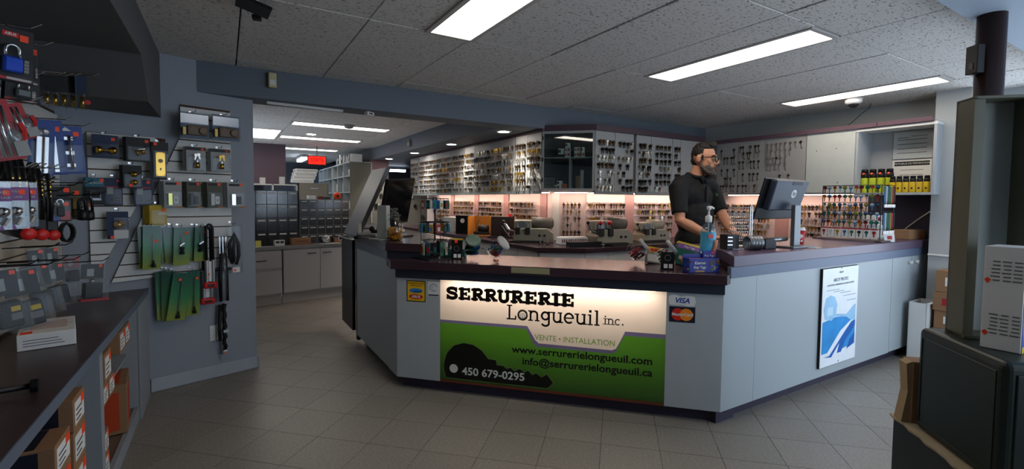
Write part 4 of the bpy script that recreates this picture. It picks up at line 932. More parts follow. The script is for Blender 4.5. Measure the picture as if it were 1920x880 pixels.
wpack('plate', 'brass keyhole plate on a dark card beside the lever handle pack', 'plate', M_darkc, st=(-.32, .94), head=.3, blister=.022, bl=(-.04, .04, .01, .19), extra=1)
wpack('smallknob', 'small dark box pack with two brass knobs below the lever handle', 'smallknob', M_darkc, st=(-.15, .12), extra=2)
t = wpack('teal', 'teal HALSON card pack at the left edge of the slatwall', 'hardware', M_teal, st=(.36, .9), blister=.02, extra=1); w_ = SW['teal'][1]-SW['teal'][0]; h = SW['teal'][3]-SW['teal'][2]
sheet(-w_/2, w_/2, 0, h*.66, -.0008, .0006).build('dark_print', M_darkc, t); lettering('HALSON', .02, M_whitec, t, face((-.006, -.0015, h*.8), (1, 0, 0), (0, 0, 1)), sx=1.1)
t = wpack('bluelock', 'blue card with a steel pin right of the teal card', 'keyrod', M_navyc, st=(.3, .9), blister=.015); 
t2 = wpack('bluelock2', 'blue card with red band under the small brass knobs', 'keyrod', M_navyc, st=(.28, .9), blister=.018)
for q in (t, t2): sheet(-.04, .04, .11, .118, -.0006, .0005).build('red_band', M_redc, q)
t = wpack('deadbolt', 'navy and white card with a round brass rosette on the diagonal band', 'deadbolt', M_navyc, st=(-.28, .07), blister=.02, bl=(-.02, .05, .05, .135)); sheet(-.02, .053, .0, .055, -.0008, .0006).build('white_print', M_whitec, t)
for k, lb in (('brown1', 'brown surface lock in a clear pack, left of the top pair'), ('brown2', 'brown surface lock in a clear pack, right of the top pair')):
    t = wpack(k, lb, 'brownlock', mat('card_slate', '#5c6a7c', .5), st=(.28, .78), blister=.045, group='brown surface locks', bl=(-.08, .08, .005, .1))
    sheet(-.082, .082, .10, .165, -.0022, .0006).build('shiny_film', mat('film_silver', '#8d96a2', .2, .5), t)
for k, lb in (('cyl1', 'lock cylinder with keys on grey card, left of the second row'), ('cyl2', 'lock cylinder on grey card at the right of the second row')):
    t = wpack(k, lb, 'cyl', M_greyc, st=(.33, .92), group='lock cylinders on grey cards', extra=2); w_ = SW[k][1]-SW[k][0]; h = SW[k][3]-SW[k][2]; sheet(-w_/2, w_/2, h*.86, h, -.0012, .0008).build('card_header', M_darkc, t)
for k, kd, cd_, lb in (('clear1', 'latchy', M_greyc, 'clear pack with a pale brass latch, first of the latch row'), ('clear2', 'latchb', M_olive, 'clear pack with a black latch, second of the latch row'), ('clear3', 'latchw', M_olive, 'clear pack with a white latch, third of the latch row'), ('clear4', 'latchs', M_greyc, 'clear pack with a chrome latch hanging past the slatwall edge')):
    t = wpack(k, lb, kd, cd_, st=(.28, .92), group='rim latches in clear packs', extra=3); w_ = SW[k][1]-SW[k][0]; h = SW[k][3]-SW[k][2]; sheet(-w_*.4, w_*.2, h*.86, h*.95, -.0012, .0006).build('card_title', M_darkc, t); sheet(w_*.1, w_*.45, h*.01, h*.06, -.032, .0006).build('orange_strip', mat('orange_strip', '#a8642a', .5), t)
t = wpack('yellow', 'stack of small yellow packs above the green packs', 'none', M_yel, st=(.3, .75), blister=.03, bl=(-.04, .04, .005, .1), extra=4); sheet(-.01, .04, .07, .08, -.032, .0006).build('label', M_paper, t)
for k, kd, stk, rr, lb in (('green1b', 'none', None, 2, 'green pack peeking out behind the leftmost wide green pack'), ('green1', 'rod', (.2, .66), -1, 'wide green pack with a steel rod, leftmost of the green row'), ('green2a', 'none', None, 5, 'narrow green pack slanting at the back of the middle green bundle'), ('green2b', 'none', None, 4, 'slanted green pack right behind the middle front one'), ('green2', 'closer', (.28, .86), -1, 'green pack with a black spring foot, front of the middle bundle'), ('green3a', 'none', None, 1, 'green pack at the back of the right green bundle'), ('green3', 'closer', (.3, .88), -2, 'green pack with a small orange sticker beside the U-lock'),
        ('low1', 'none', None, 2, 'long green pack, left of the lower hanging bundle'), ('low2', 'none', None, 1, 'long green pack, middle of the lower hanging bundle'), ('low3', 'rod', (-.1, .86), -8, 'long green pack with rod tilting in front of the lower bundle'), ('low4', 'rod', (.2, .84), -2, 'single long green pack with rod right of the lower bundle')):
    s0, s1, z0, z1, d = SW[k]; w_, h = s1-s0, z1-z0
    t = thing('door_stop_pack', lb, 'hardware pack', W0+WL*((s0+s1)/2)+WN*d+Vector((0, 0, z0)), 0, 'green hanging packs', rot=(0, R(-rr), WA))
    pr = [(-w_/2, 0), (w_/2, .004), (w_/2-.002, h), (-w_/2+.002, h-.003)]
    MB().prism(pr, .003, face((0, .003, 0), (1, 0, 0), (0, 0, 1))).build('printed_card', M_green, t)
    MB().prism([(-w_/2-.003, -.004), (w_/2+.003, -.002), (w_/2+.002, h+.006), (-w_/2-.002, h+.005)], .002, face((0, -.018, 0), (1, 0, 0), (0, 0, 1))).build('clear_bag', M_clear, t)
    content(t, kd, w_, h)
    if stk: sticker(t, w_*stk[0], h*stk[1], -.0205, .016)
    whook(swB, (s0+s1)/2, z1, d)
# U-locks: black shackle, grey sleeves, red crossbar
for k, lb in (('ulock2', 'bicycle U-lock with red crossbar hanging lower, behind the other'), ('ulock1', 'bicycle U-lock with red crossbar hanging in front, nearer the top')):
    s0, s1, z0, z1, d = SW[k]; w_, h = s1-s0, z1-z0; rr = w_/2-.016
    t = thing('bicycle_lock', lb, 'bicycle lock', W0+WL*((s0+s1)/2)+WN*d+Vector((0, 0, z0)), WA, 'bicycle U-locks')
    MB().tube([(-rr, 0, .02), (-rr, 0, h-.04)]+[(-rr*math.cos(R(a)), 0, h-.04+.035*math.sin(R(a))) for a in range(20, 180, 20)]+[(rr, 0, h-.04), (rr, 0, .02)], .009, n=10).build('shackle', M_black, t, smooth=True)
    for s in (-1, 1): MB().cyl((s*rr, 0, .045), (s*rr, 0, h*.44), .0105, n=10).build('label_sleeve', M_silver, t)
    MB().box((-rr+.012, -.002, .05), (rr-.012, .002, h*.42)).build('paper_insert', M_paper, t); sticker(t, -rr*.5, h*.22, -.004, .014)
    MB().box((-w_/2-.006, -.018, 0), (w_/2+.006, .018, .045)).build('crossbar', M_red, t, bev=.012, seg=3); MB().box((-.024, -.0195, .012), (.024, -.018, .032)).build('crossbar_badge', mat('badge_dark', '#4a1512', .5), t)
    whook(swB, (s0+s1)/2, z1-.03, d)
s0, s1, z0, z1, d = SW['cablebag']; t = thing('cable_pack', 'long black cable lock in a clear sleeve beside the U-locks', 'cable pack', W0+WL*((s0+s1)/2)+WN*d+Vector((0, 0, z0)), WA); h = z1-z0
MB().tube([(-.02, 0, .02), (-.024, 0, h*.4), (-.01, 0, h*.75), (.0, 0, h*.97), (.012, 0, h*.75), (.022, 0, h*.4), (.024, 0, .02)], .011, n=8).build('cable', M_black, t, smooth=True); MB().tube([(.0, -.012, .03), (.002, -.014, h*.5), (.0, -.012, h*.8)], [.018, .02, .01], n=8).build('clear_sleeve', M_clearh, t, smooth=True)
for q in range(3): MB().box((-.03+.02*q, -.022, h*.74), (-.022+.02*q, -.018, h*.98)).build('foil_strip', M_chrome, t)
s0, s1, z0, z1, d = SW['belt']; t = thing('chain_lock', 'black fabric chain lock hanging below the cable sleeve', 'chain lock', W0+WL*((s0+s1)/2)+WN*d+Vector((0, 0, z0)), WA); h = z1-z0
MB().tube([(.012*math.sin(k*1.9)*.4+.012, .004*math.cos(k*2.3), .03+k*(h-.04)/14) for k in range(15)], [.014+.002*math.sin(k*2) for k in range(15)], n=8).build('fabric_sleeve', M_black, t, smooth=True); MB().tube([(-.018, 0, .1), (-.02, .005, h*.5), (-.012, 0, h*.96)], .011, n=8).build('fabric_sleeve', M_black, t, smooth=True)
MB().box((-.004, -.016, .0), (.03, .012, .03)).build('lock_head', M_silver, t, bev=.004); MB().box((.004, -.017, .004), (.02, -.0162, .014)).build('price_sticker', M_orange, t); MB().box((.0, -.02, h*.42), (.034, -.012, h*.47)).build('buckle', M_silver, t)
s0, s1, z0, z1, d = SW['blackbag']; t = thing('lock_bag', 'clear bag with a black folded lock at the far right of the slatwall', 'lock pack', W0+WL*((s0+s1)/2)+WN*d+Vector((0, 0, z0)), WA); h = z1-z0; w_ = s1-s0
MB().tube([(-.01, 0, .07), (-.028, -.004, .12), (-.03, -.004, h*.62), (0, -.006, h*.82), (.028, -.004, h*.62), (.03, -.004, .13), (.012, 0, .06)], .013, n=8).tube([(-.005, -.012, .08), (-.008, -.014, h*.5), (.004, -.012, h*.75)], .012, n=8).build('folded_cable', M_black, t, smooth=True)
MB().box((-w_/2, -.03, 0), (w_/2, .012, h)).build('clear_bag', M_clear, t, bev=.008); sheet(-.02, .026, .008, .045, -.032, .0006).build('label', M_paper, t); sticker(t, -.006, .024, -.0335, .014)
MB().tube([(-.004, -.018, h*.2), (.004, -.02, h*.26), (.006, -.018, h*.33)], .004, n=6).build('lock_key', M_chrome, t)
whook(swB, (s0+s1)/2, z1, d)
s0, s1, z0, z1, d = SW['outlet']; o = sempty('trim_1', W0+WL*((s0+s1)/2)+Vector((0, 0, z0)), WA); MB().box((-.035, -.006, 0), (.035, 0, .115)).build('outlet_plate', M_white, o, bev=.003)
for z in (.028, .07): MB().box((-.014, -.008, z), (.014, -.006, z+.026)).build('outlet_socket', M_paper, o)

# ---------------- left wall: slatwall behind, hooks and packs ----------------
lw = thing('slatwall', 'cream slatwall along the left wall behind the hanging packs', 'slatwall', (0, 0, 0)); M_cream = mat('slat_cream', '#b7aa98', .5)
MB().box((-.85, 1.2, .73), (-.846, 3.8, 1.82)).build('backing', M_groove, lw)
for k in range(14): MB().box((-.846, 1.2, .735+k*GZ+.004), (-.834, 3.8, .735+(k+1)*GZ-.004)).build('slat', M_cream if k < 5 else M_slat, lw)
LA = R(35)
def lhook(x, y, z): MB().tube([(-.84, y, z+.002), (x+.05, y, z+.006), (x+.075, y, z+.022)], .0025, n=5).build('hook', M_chrome if z > 1.4 else M_hook, lw)
def lpack(key, label, name, cat, card=None, group=None, rz=0, wscale=1.15, hook=True, ang=LA, head=1, blister=.025, st=(.3, .85), extra=0):
    x, y, z0, z1, w_ = LW[key]; w_ *= wscale; h = z1-z0
    t = thing(name, label, cat, (x, y, z0), 0, group, rot=(0, R(rz), ang))
    if card: 
        frame_pack(t, w_, h, card, blister, head)
        if st: sticker(t, w_*st[0], h*st[1], -.0014, .02)
        for k in range(extra): sheet(-w_/2-.004*(k+1), w_/2-.006*(k+1), .004*k, h, .02*(k+1)).build('pack_behind', card, t)
    if hook: lhook(x, y, z1)
    return t, w_, h
def padlock(t, w_, h, body, dial=True, bx=0):
    pb_ = MB().box((bx-w_*.24, -.026, h*.14), (bx+w_*.2, -.004, h*.44)).build('padlock_body', body, t, bev=.006)
    MB().tube([(bx-w_*.17, -.015, h*.42)]+[(bx-w_*.02-w_*.15*math.cos(R(a)), -.015, h*.56+w_*.16*math.sin(R(a))) for a in range(0, 181, 20)]+[(bx+w_*.13, -.015, h*.42)], .0045, n=8).build('shackle', M_chrome, pb_, smooth=True)
    if dial:
        for k in range(4): MB().cyl((bx+w_*.2, -.02, h*(.19+.065*k)), (bx+w_*.31, -.02, h*(.19+.065*k)), .006, n=10).build('number_dial', M_silver, pb_)
M_padb = mat('padlock_blue', '#1d44b0', .3, .4); M_padr = mat('padlock_maroon', '#5a1420', .3, .4)
for key, m_, lb, rr in (('padblue', M_padb, 'blue combination padlock on a black card, front of the left display', 2), ('padred', M_padr, 'maroon combination padlock on a black card behind the blue one', 1), ('padback', mat('padlock_grey', '#54585c', .3, .4), 'dark combination padlock card low behind the maroon one', 4)):
    t, w_, h = lpack(key, lb, 'combination_padlock', 'padlock', M_darkc, 'combination padlock cards', rr, 1.2, st=(.28, .84), blister=.032, extra=1); padlock(t, w_, h, m_)
    sheet(-w_*.2, w_*.16, h*.83, h*.92, -.0012, .0006).build('red_badge', M_red, t); lettering('ABUS', .011, M_whitec, t, face((-w_*.02, -.0016, h*.875), (1, 0, 0), (0, 0, 1)), bold=.0003); sheet(-w_*.5, w_*.4, h*.02, h*.07, -.0012, .0006).build('red_strip', M_red, t); sheet(-w_*.1, w_*.45, h*.025, h*.065, -.0018, .0006).build('white_strip', M_whitec, t)
for k in range(5):
    t, w_, h = lpack('tube%d' % (k+1), ['brass padlock in a clear tube pack, leftmost of the tube row', 'brass padlock in a clear tube pack, second of the tube row', 'brass padlock in a clear tube pack, middle of the tube row', 'brass padlock in a clear tube pack, fourth of the tube row', 'brass padlock with a red dot, rightmost of the tube row'][k], 'tube_pack', 'lock pack', M_navyc if k == 4 else M_darkc, 'brass cylinders in tube packs', 0, 1.0, st=None, blister=.03, ang=R(17), head=.5 if k < 4 else .55)
    MB().cyl((.004, -.016, h*.08), (.004, -.016, h*.4), .0095, n=12).build('brass_cylinder', M_brass, t, smooth=True); MB().tube([(-.003, -.016, h*.4), (-.003, -.016, h*.48), (.011, -.016, h*.48), (.011, -.016, h*.4)], .002, n=6).build('shackle', M_chrome, t); MB().box((-w_*.5, -.034, 0), (-w_*.44, .002, h)).build('pack_edge', M_clearh, t)
    if k == 4: MB().cyl((w_*.5, -.02, h*.25), (w_*.5, -.024, h*.25), .012, n=12).build('red_dot', M_red, t)
for key, lb, rr in (('redpump', 'red pack with long steel rods hanging at the left edge', -14), ('redpump2', 'red and white clamshell pack behind the steel rods', -20)):
    t, w_, h = lpack(key, lb, 'tool_pack', 'tool pack', M_redc, 'red tool packs', rr, 1.25, st=None, blister=.03); 
    for u in (-.22, -.02, .16): MB().cyl((w_*u, -.018, h*.06), (w_*u, -.018, h*.9), .005, n=8).build('steel_rod', M_chrome, t, smooth=True)
    MB().ball((w_*.25, -.02, h*.35), (.02, .012, .03), 8, 6).build('molded_bubble', M_clearh, t, smooth=True); sheet(w_*.1, w_*.5, h*.05, h*.3, -.034, .001).build('grey_label', M_greyc, t); MB().tube([(w_*.5, -.01, h*.3), (w_*.62, -.012, h*.45), (w_*.56, -.012, h*.6)], .008, n=6).build('red_grip', M_red, t)
for key, lb, kd in (('bolt1', 'blue card with hinges, furthest left of the blue trio', 0), ('bolt2', 'blue card with a long steel hinge, middle of the blue trio', 1), ('bolt3', 'blue card with a chrome barrel bolt, rightmost of the blue trio', 2)):
    t, w_, h = lpack(key, lb, 'bolt_pack', 'hardware pack', M_blue, 'blue hardware cards', -4 if kd else 3, 1.15, st=(.3, .84) if kd else None, blister=.018, ang=R(30))
    if kd < 2:
        for u in (-.12, .14): MB().box((w_*u-.01, -.014, h*.05), (w_*u+.008, -.004, h*.7)).build('hinge_leaf', M_silver, t, bev=.001)
        MB().cyl((w_*.03, -.014, h*.05), (w_*.03, -.014, h*.7), .005, n=8).build('hinge_pin', M_chrome, t); MB().ball((.0, -.012, h*.78), (.022, .01, .018), 8, 6).build('screw_bag', M_clearh, t)
    else:
        MB().cyl((.006, -.014, h*.1), (.006, -.014, h*.8), .006, n=10).build('bolt_bar', M_chrome, t, smooth=True)
        for z in (.14, .4, .7): MB().box((-.014, -.012, h*z), (.02, -.004, h*z+.018)).build('bolt_plate', M_silver, t, bev=.002)
        MB().cyl((.006, -.014, h*.74), (.03, -.02, h*.74), .003, n=6).build('bolt_handle', M_chrome, t); MB().prism([(-.02, h*.9), (.02, h*.9), (0, h*.98)], .0008, face((0, -.0008, 0), (1, 0, 0), (0, 0, 1))).build('white_logo', M_whitec, t)
for k in range(6):
    x, y, z0, z1, w_ = LW['hose%d' % (k+1)]; lb = ['first', 'second', 'third', 'fourth', 'fifth', 'sixth'][k]+' black cable lock loop with gold glints counted from the left edge'
    t = thing('cable_lock', lb, 'cable lock', (x, y, z0), LA, 'coiled cable locks'); h = z1-z0; n = 12
    MB().tube([(-.006, .05, h*.25), (-.006, .03, h*.75)]+[(-.004, .03-.05*math.sin(R(a))*1.1, h*.78+.05*math.sin(R(a))) for a in (30, 60, 90)]+[(0, -.045, h*.7), (.004, -.05, h*.35), (.003, -.04, .0)], .0085, n=8).build('cable', M_black, t, smooth=True)
    for q in range(5): MB().ball((.001, -.0535-.001*q*.3, h*(.68-.08*q)), (.0035, .0025, .007), 6, 5).build('gold_glint_ring', M_brass, t)
    lhook(x, y, z1-.02)
for key, lb in (('cam1', 'purple cam lock card cut by the left edge'), ('cam2', 'purple combination cam lock card in front'), ('cam3', 'purple cam lock card right of the front one')):
    t, w_, h = lpack(key, lb, 'cam_lock_pack', 'lock pack', M_clearh, 'purple cam lock cards', 0, 1.2, st=None, blister=.02)
    sheet(-w_/2, w_/2, h*.6, h*.88, -.002, .002).build('purple_header', M_purp, t); sticker(t, w_*.25, h*.78, -.0032, .016); lettering('Combi', .013, M_whitec, t, face((-w_*.1, -.0036, h*.79), (1, 0, 0), (0, 0, 1))); lettering('Cam Lock', .011, M_whitec, t, face((-w_*.06, -.0036, h*.68), (1, 0, 0), (0, 0, 1)))
    MB().lathe([(.016, 0), (.016, .006), (.011, .008), (.011, .026)], n=12, M=xf((0, -.004, h*.36), rx=R(80))).build('cam_lock', M_chrome, t, smooth=True); MB().cyl((-.005, -.02, h*.1), (.006, -.02, h*.25), .008, n=8).build('cam_key', M_silver, t); MB().prism([(-w_*.3, 0), (-w_*.05, 0), (-w_*.16, h*.14)], .001, face((0, -.022, 0), (1, 0, 0), (0, 0, 1))).build('purple_print', M_purp, t)
t, w_, h = lpack('blk1', 'dark card with red and blue print beside the cable loops', 'lock_pack', 'lock pack', M_darkc, None, 0, 1.1, st=(.32, .9), ang=R(25)); sheet(w_*.05, w_*.45, h*.04, h*.3, -.0016, .001).build('red_print', M_redc, t); sheet(-w_*.5, w_*.02, h*.02, h*.2, -.0016, .001).build('blue_print', M_blue, t); sticker(t, w_*.3, h*.5, -.0026, .016); MB().prism([(-.01, 0), (0, -.012), (.01, 0), (0, .012)], .0008, face((-w_*.1, -.002, h*.5), (1, 0, 0), (0, 0, 1))).build('white_logo', M_whitec, t); padlock(t, w_*.9, h, M_black, False)
t, w_, h = lpack('blk2', 'narrow clear pack with brass pieces above the black padlocks', 'lock_pack', 'lock pack', M_olive, None, 0, 1.1, st=(.1, .75), ang=R(20)); MB().box((-w_*.25, -.02, h*.1), (w_*.25, -.004, h*.6)).build('brass_piece', mat('dull_brass', '#6a5526', .4, .7), t, bev=.003)
for key, lb in (('lockpad1', 'black rubber padlock hanging left of its twin'), ('lockpad2', 'black rubber padlock with orange mark near the slatwall edge')):
    t, w_, h = lpack(key, lb, 'rubber_padlock', 'padlock', None, 'black rubber padlocks', 0, 1, ang=R(20)); w_ = .045
    MB().lathe([(.004, 0), (.022, .004), (.024, .02), (.022, .05), (.014, .056)], n=12).build('padlock_body', M_black, t, smooth=True); MB().tube([(-.014, 0, .05)]+[(-.014*math.cos(R(a)), 0, h*.72+.02*math.sin(R(a))) for a in range(0, 181, 30)]+[(.014, 0, .05)], .007, n=8).build('shackle', M_black, t, smooth=True)
    if key == 'lockpad2': sheet(-.006, .006, h*.55, h*.68, -.009, .001).build('orange_mark', mat('dull_orange', '#8a3f1c', .5), t)
for k, key in enumerate(('redcap1', 'redcap2', 'redcap3')):
    x, y, z0, z1, w_ = LW[key]; t = thing('steering_bar', ['red-tipped black bar lock, left of the red row', 'red-tipped black bar lock, middle of the red row', 'red-tipped black bar lock, right of the red row'][k], 'bar lock', (x, y, z0), LA, 'red tipped bar locks')
    MB().cyl((0, .0, .026), (0, .16, .04), .024, n=16).build('bar', M_black, t, smooth=True); MB().ball((0, 0, .026), (.024, .012, .024), 14, 8).build('red_cap', M_red, t, smooth=True); MB().box((-.022, .01, .03), (.022, .12, .12)).build('bar_bracket', M_black, t, bev=.006); MB().cyl((0, .06, .1), (0, .06, .2), .008, n=8).build('hanger', M_black, t)
    lhook(x, y, z0+.2)
x, y, z0, z1, w_ = LW['cablecoil']; t = thing('cable_lock', 'small coiled black cable right of the red-tipped bars', 'cable lock', (x, y, z0), LA)
for q in range(4): MB().tube([(.026*math.cos(R(a)), -.01*q, .05+.045*math.sin(R(a))) for a in range(0, 360, 30)], .005, n=6, closed=True).build('coil', M_black, t, smooth=True)
MB().cyl((0, -.015, .09), (0, -.015, z1-z0), .004, n=6).build('hanger', M_black, t); lhook(x, y, z1)
# clamshell packs above the desk
for k, (key, lb, kd) in enumerate((('clam1', 'clear clamshell with a black and yellow device cut by the left edge', 1), ('clam2', 'large clear clamshell with a black and yellow device in front', 1), ('clam3', 'clear clamshell with a dark device, third along the desk', 0), ('clam4', 'clear clamshell with a grey device, fourth along the desk', 0), ('clam5', 'clear clamshell with red foot standing near the slatwall', 2), ('clamback1', 'dim clear pack hanging behind the third clamshell', 0), ('clamback2', 'dim clear pack hanging behind the fourth clamshell', 0), ('clamback3', 'small dim pack with a pink label behind the desk corner', 3))):
    x, y, z0, z1, w_ = LW[key]; h = z1-z0; w_ *= 1.05
    t = thing('clamshell_pack', lb, 'lock pack', (x, y, z0), 0, 'clear clamshell packs', rot=(0, R([-6, -8, -9, -8, 4, -3, -3, 0][k]), R(30)))
    MB().prism([(-.012, h), (.004, h), (.012, h*.55), (.042, h*.5), (.048, 0), (-.012, 0)], w_, Matrix(((0, 0, 1, -w_/2), (-1, 0, 0, 0), (0, 1, 0, 0), (0, 0, 0, 1)))).build('clamshell', M_clear, t, bev=.003)
    sheet(-w_*.4, w_*.4, h*.55, h*.95, .004).build('backing_card', M_darkc if kd != 3 else mat('card_pink', '#8a5a5c', .5), t)
    MB().box((-w_*.36, -.034, h*.04), (w_*.3, .004, h*.46)).build('device', M_black if kd != 0 else mat('device_charcoal', '#22252a', .4), t, bev=.006)
    sheet(-w_*.2, w_*.05, h*.62, h*.82, .002, .001).build('white_label', M_greyc, t); sticker(t, w_*.28, h*.9, .001, .014)
    if kd == 1: sheet(w_*.0, w_*.24, h*.3, h*.38, -.0352, .001).build('yellow_mark', M_yel, t); sheet(-w_*.02, w_*.26, h*.16, h*.27, -.0352, .001).build('grey_mark', M_greyink, t)
    if kd == 2: MB().box((-w_*.5, -.046, -.004), (w_*.5, -.0, .006)).build('red_foot', M_redc, t)
    lhook(x, y, z1)
# ---------------- desk ----------------
dt = [(-.845, 1.2), (-.444, 1.2), (-.444, 3.945), (-.845, 3.82)]
tag(MB().prism(dt, .035, xf((0, 0, .68))).build('worktop', mat('desk_maroon_brown', '#3c2b2c', .3, var=.1, scale=40), bev=.003), 'long dark desk top along the left wall', 'worktop')
M_dgrey = mat('desk_edge_slate', '#5d6674', .5); M_dpan = mat('desk_panel_grey', '#8d9296', .55)
dk = thing('desk_unit', 'grey shelf unit with cartons under the left desk top', 'shelf unit', (0, 0, 0))
MB().box((-.447, 1.2, .678), (-.443, 3.94, .716)).build('edge_strip', M_dgrey, dk)
MB().box((-.84, 3.50, 0), (-.45, 3.53, .68)).build('end_panel', M_dpan, dk); MB().box((-.46, 3.53, .0), (-.444, 3.90, .68)).build('end_panel', M_dpan, dk); MB().box((-.452, 3.50, 0), (-.440, 3.545, .68)).build('post', M_dpan, dk)
MB().box((-.84, 2.54, 0), (-.455, 2.60, .68)).build('divider', M_dpan, dk); MB().box((-.84, 1.2, .02), (-.47, 3.5, .075)).build('bottom_board', mat('shelf_tan', '#6d5c4c', .6), dk); MB().box((-.475, 1.2, 0), (-.455, 3.5, .08)).build('plinth', M_dpan, dk)
MB().box((-.842, 1.2, .07), (-.838, 3.5, .68)).build('back_panel', M_dark, dk); MB().box((-.8, 2.75, .078), (-.5, 2.78, .40)).build('divider', mat('divider_brown', '#3a231c', .6), dk)
MB().box((-.84, 2.60, .395), (-.5, 3.5, .405)).build('shelf', M_dpan, dk)
M_or = mat('carton_orange', '#b2401f', .6); M_navyp = mat('carton_navy', '#1c1f2c', .55)
def falcon(x1, y0, y1, z0, z1, label, orange=False, txt=False, lab=True):
    """long carton pushed in from the front: narrow end faces the room (+x)"""
    t = thing('lock_carton', label, 'box', (x1, (y0+y1)/2, z0), 0, 'cartons under the desk'); w_ = y1-y0; h = z1-z0; L = .26
    MB().box((-L, -w_/2, 0), (0, w_/2, h)).build('carton', M_card, t, bev=.002, seg=1); pl_ = None
    e = .0008; q = M_or if orange else M_navyp
    MB().box((-L*.8, -w_/2-e, h*.08), (-.04 if not orange else -.05, -w_/2, h*.92)).build('printed_side', q, t); MB().box((-L*.8, -w_/2+.008, h), (-.05, w_/2-.008, h+e)).build('printed_top', q, t)
    if lab:
        pl_ = MB().box((0, -w_*.4, h*.15), (e, w_*.42, h*.85)).build('white_label', M_paper, t); MB().box((e, w_*.16, h*.62), (e*2, w_*.42, h*.9)).build('price_sticker', M_orange, t)
        for k in range(3): MB().box((e, -w_*.3, h*(.25+.16*k)), (e*2, w_*(.1+.05*k), h*(.29+.16*k))).build('label_print', M_ink, pl_)
    if txt: lettering('FALCON', .032, M_card, t, face((-L*.45, -w_/2-e*1.5, h*.5), (1, 0, 0), (0, 0, 1)))
    return t
for y0 in (2.02, ):
    pass
FC = [(1.98, 2.16, .16, .29, 'bottom FALCON carton of the near left stack', True), (1.98, 2.16, .293, .42, 'FALCON carton second from the bottom in the near left stack', True), (1.99, 2.16, .423, .53, 'third carton of the near left stack', False),
      (2.20, 2.36, .22, .35, 'low carton of the stack against the grey divider', False), (2.20, 2.36, .353, .48, 'middle carton of the stack against the grey divider', False), (2.21, 2.36, .483, .60, 'top carton of the stack against the grey divider', False)]
for y0, y1, z0, z1, lb, tx in FC: falcon(-.47, y0, y1, z0, z1, lb, False, tx)
for y0, y1, z0, z1, lb, orr in ((2.66, 2.80, .50, .63, 'orange carton high on the shelf just behind the grey divider', True), (2.62, 2.72, .41, .50, 'small carton under the high orange carton', False), (2.74, 2.86, .41, .50, 'second small carton on the shelf under the orange one', False), (3.02, 3.16, .53, .64, 'orange carton with white label on the shelf stack', True), (3.17, 3.30, .53, .64, 'orange-topped carton furthest along the shelf stack', True), (2.62, 2.7, .08, .2, 'carton low behind the grey divider on the bottom board', False), (2.62, 2.7, .2, .3, 'carton stacked low behind the grey divider', False)):
    falcon(-.46, y0, y1, z0, z1, lb, orr)
t = carton('lock_carton', 'large carton with an orange square on the bottom shelf', (-.58, 3.27, .082), R(6), (.22, .3, .26), M_card, None, [('f', .3, .85, .08, .85, M_or), ('t', .3, .85, .1, .9, M_or), ('r', .12, .8, .08, .85, M_or)])
# things on the desk
t = carton('lock_box', 'white box with black lettering lying on the desk', (-.645, 2.70, .716), R(12), (.17, .30, .062), M_paper, None, [('f', .1, .8, .25, .3, M_greyink), ('f', .1, .75, .42, .47, M_greyink), ('f', .1, .7, .6, .65, M_greyink), ('t', .2, .85, .25, .8, mat('box_pinkish', '#c9b7ae', .6)), ('t', .05, .25, .05, .2, M_orange), ('r', .1, .25, .3, .65, M_ink)])
lettering('Master', .026, M_ink, t, face((.0858, .07, .044), (0, 1, 0), (0, 0, 1)), shear=.2)
t = thing('door_closer_arm', 'black rod tool lying on the near end of the desk', 'tool', (-.62, 1.98, .716), R(8)); MB().cyl((-.2, 0, .02), (.1, 0, .02), .009, n=10).build('rod', M_black, t, smooth=True); MB().cyl((.1, 0, .02), (.118, 0, .02), .02, n=14).build('rod_head', M_black, t); MB().box((-.2, -.03, 0), (-.12, .03, .03)).build('rod_foot', M_black, t, bev=.005)
t = thing('key_ring_bundle', 'small dark bundle of metal rings on the desk by the white box', 'key ring', (-.76, 2.42, .716), R(20))
for q in range(4): MB().tube([(.03*math.cos(R(a)), .02*q-.03+.006*math.sin(R(a*2)), .032+.03*math.sin(R(a))) for a in range(0, 360, 30)], .003, n=5, closed=True).build('ring', M_steel, t)
# ======================= BACK ROOM =======================
BO = Vector((.322, 6.45, 0)); BA = R(11.3); BX = Vector((math.cos(BA), math.sin(BA), 0)); BY = Vector((-BX.y, BX.x, 0))
def bp(s, d, z): return BO+BX*s+BY*d+Vector((0, 0, z))
M_bcab = mat('back_cabinet_grey', '#a2a4a6', .5, var=.03); M_bwt = mat('back_worktop_grey', '#7b7e7d', .4); M_hr = mat('dark_red_handle', '#3a1418', .4)
tag(MB().box((-.5, -.015, .69), (1.75, .6, .73)).build('worktop', M_bwt, loc=BO, rz=BA, bev=.003), 'grey worktop of the back room cabinets under the drawer bins', 'worktop')
t = thing('base_cabinet', 'grey back room cabinet with one drawer, at the wall corner', 'cabinet', bp(-.5, 0, 0), BA)
MB().box((0, .02, .12), (.785, .55, .69)).build('body', M_bcab, t); MB().box((0, .05, 0), (.785, .07, .12)).build('kick_plate', M_grey2, t)
d = MB().box((.0, 0, .46), (.782, .02, .675)).build('drawer', M_bcab, t, bev=.002); MB().tube([(.50, 0, .56), (.505, -.02, .56), (.6, -.02, .56), (.605, 0, .56)], .006).build('handle', M_hr, d)
MB().box((.0, 0, .14), (.782, .02, .43)).build('door', M_bcab, t, bev=.002)
t = thing('base_cabinet', 'grey back room cabinet with two doors and dark red handles', 'cabinet', bp(.30, 0, 0), BA)
MB().box((0, .02, .12), (1.4, .55, .69)).build('body', M_bcab, t); MB().box((0, .05, 0), (1.4, .07, .12)).build('kick_plate', M_grey2, t)
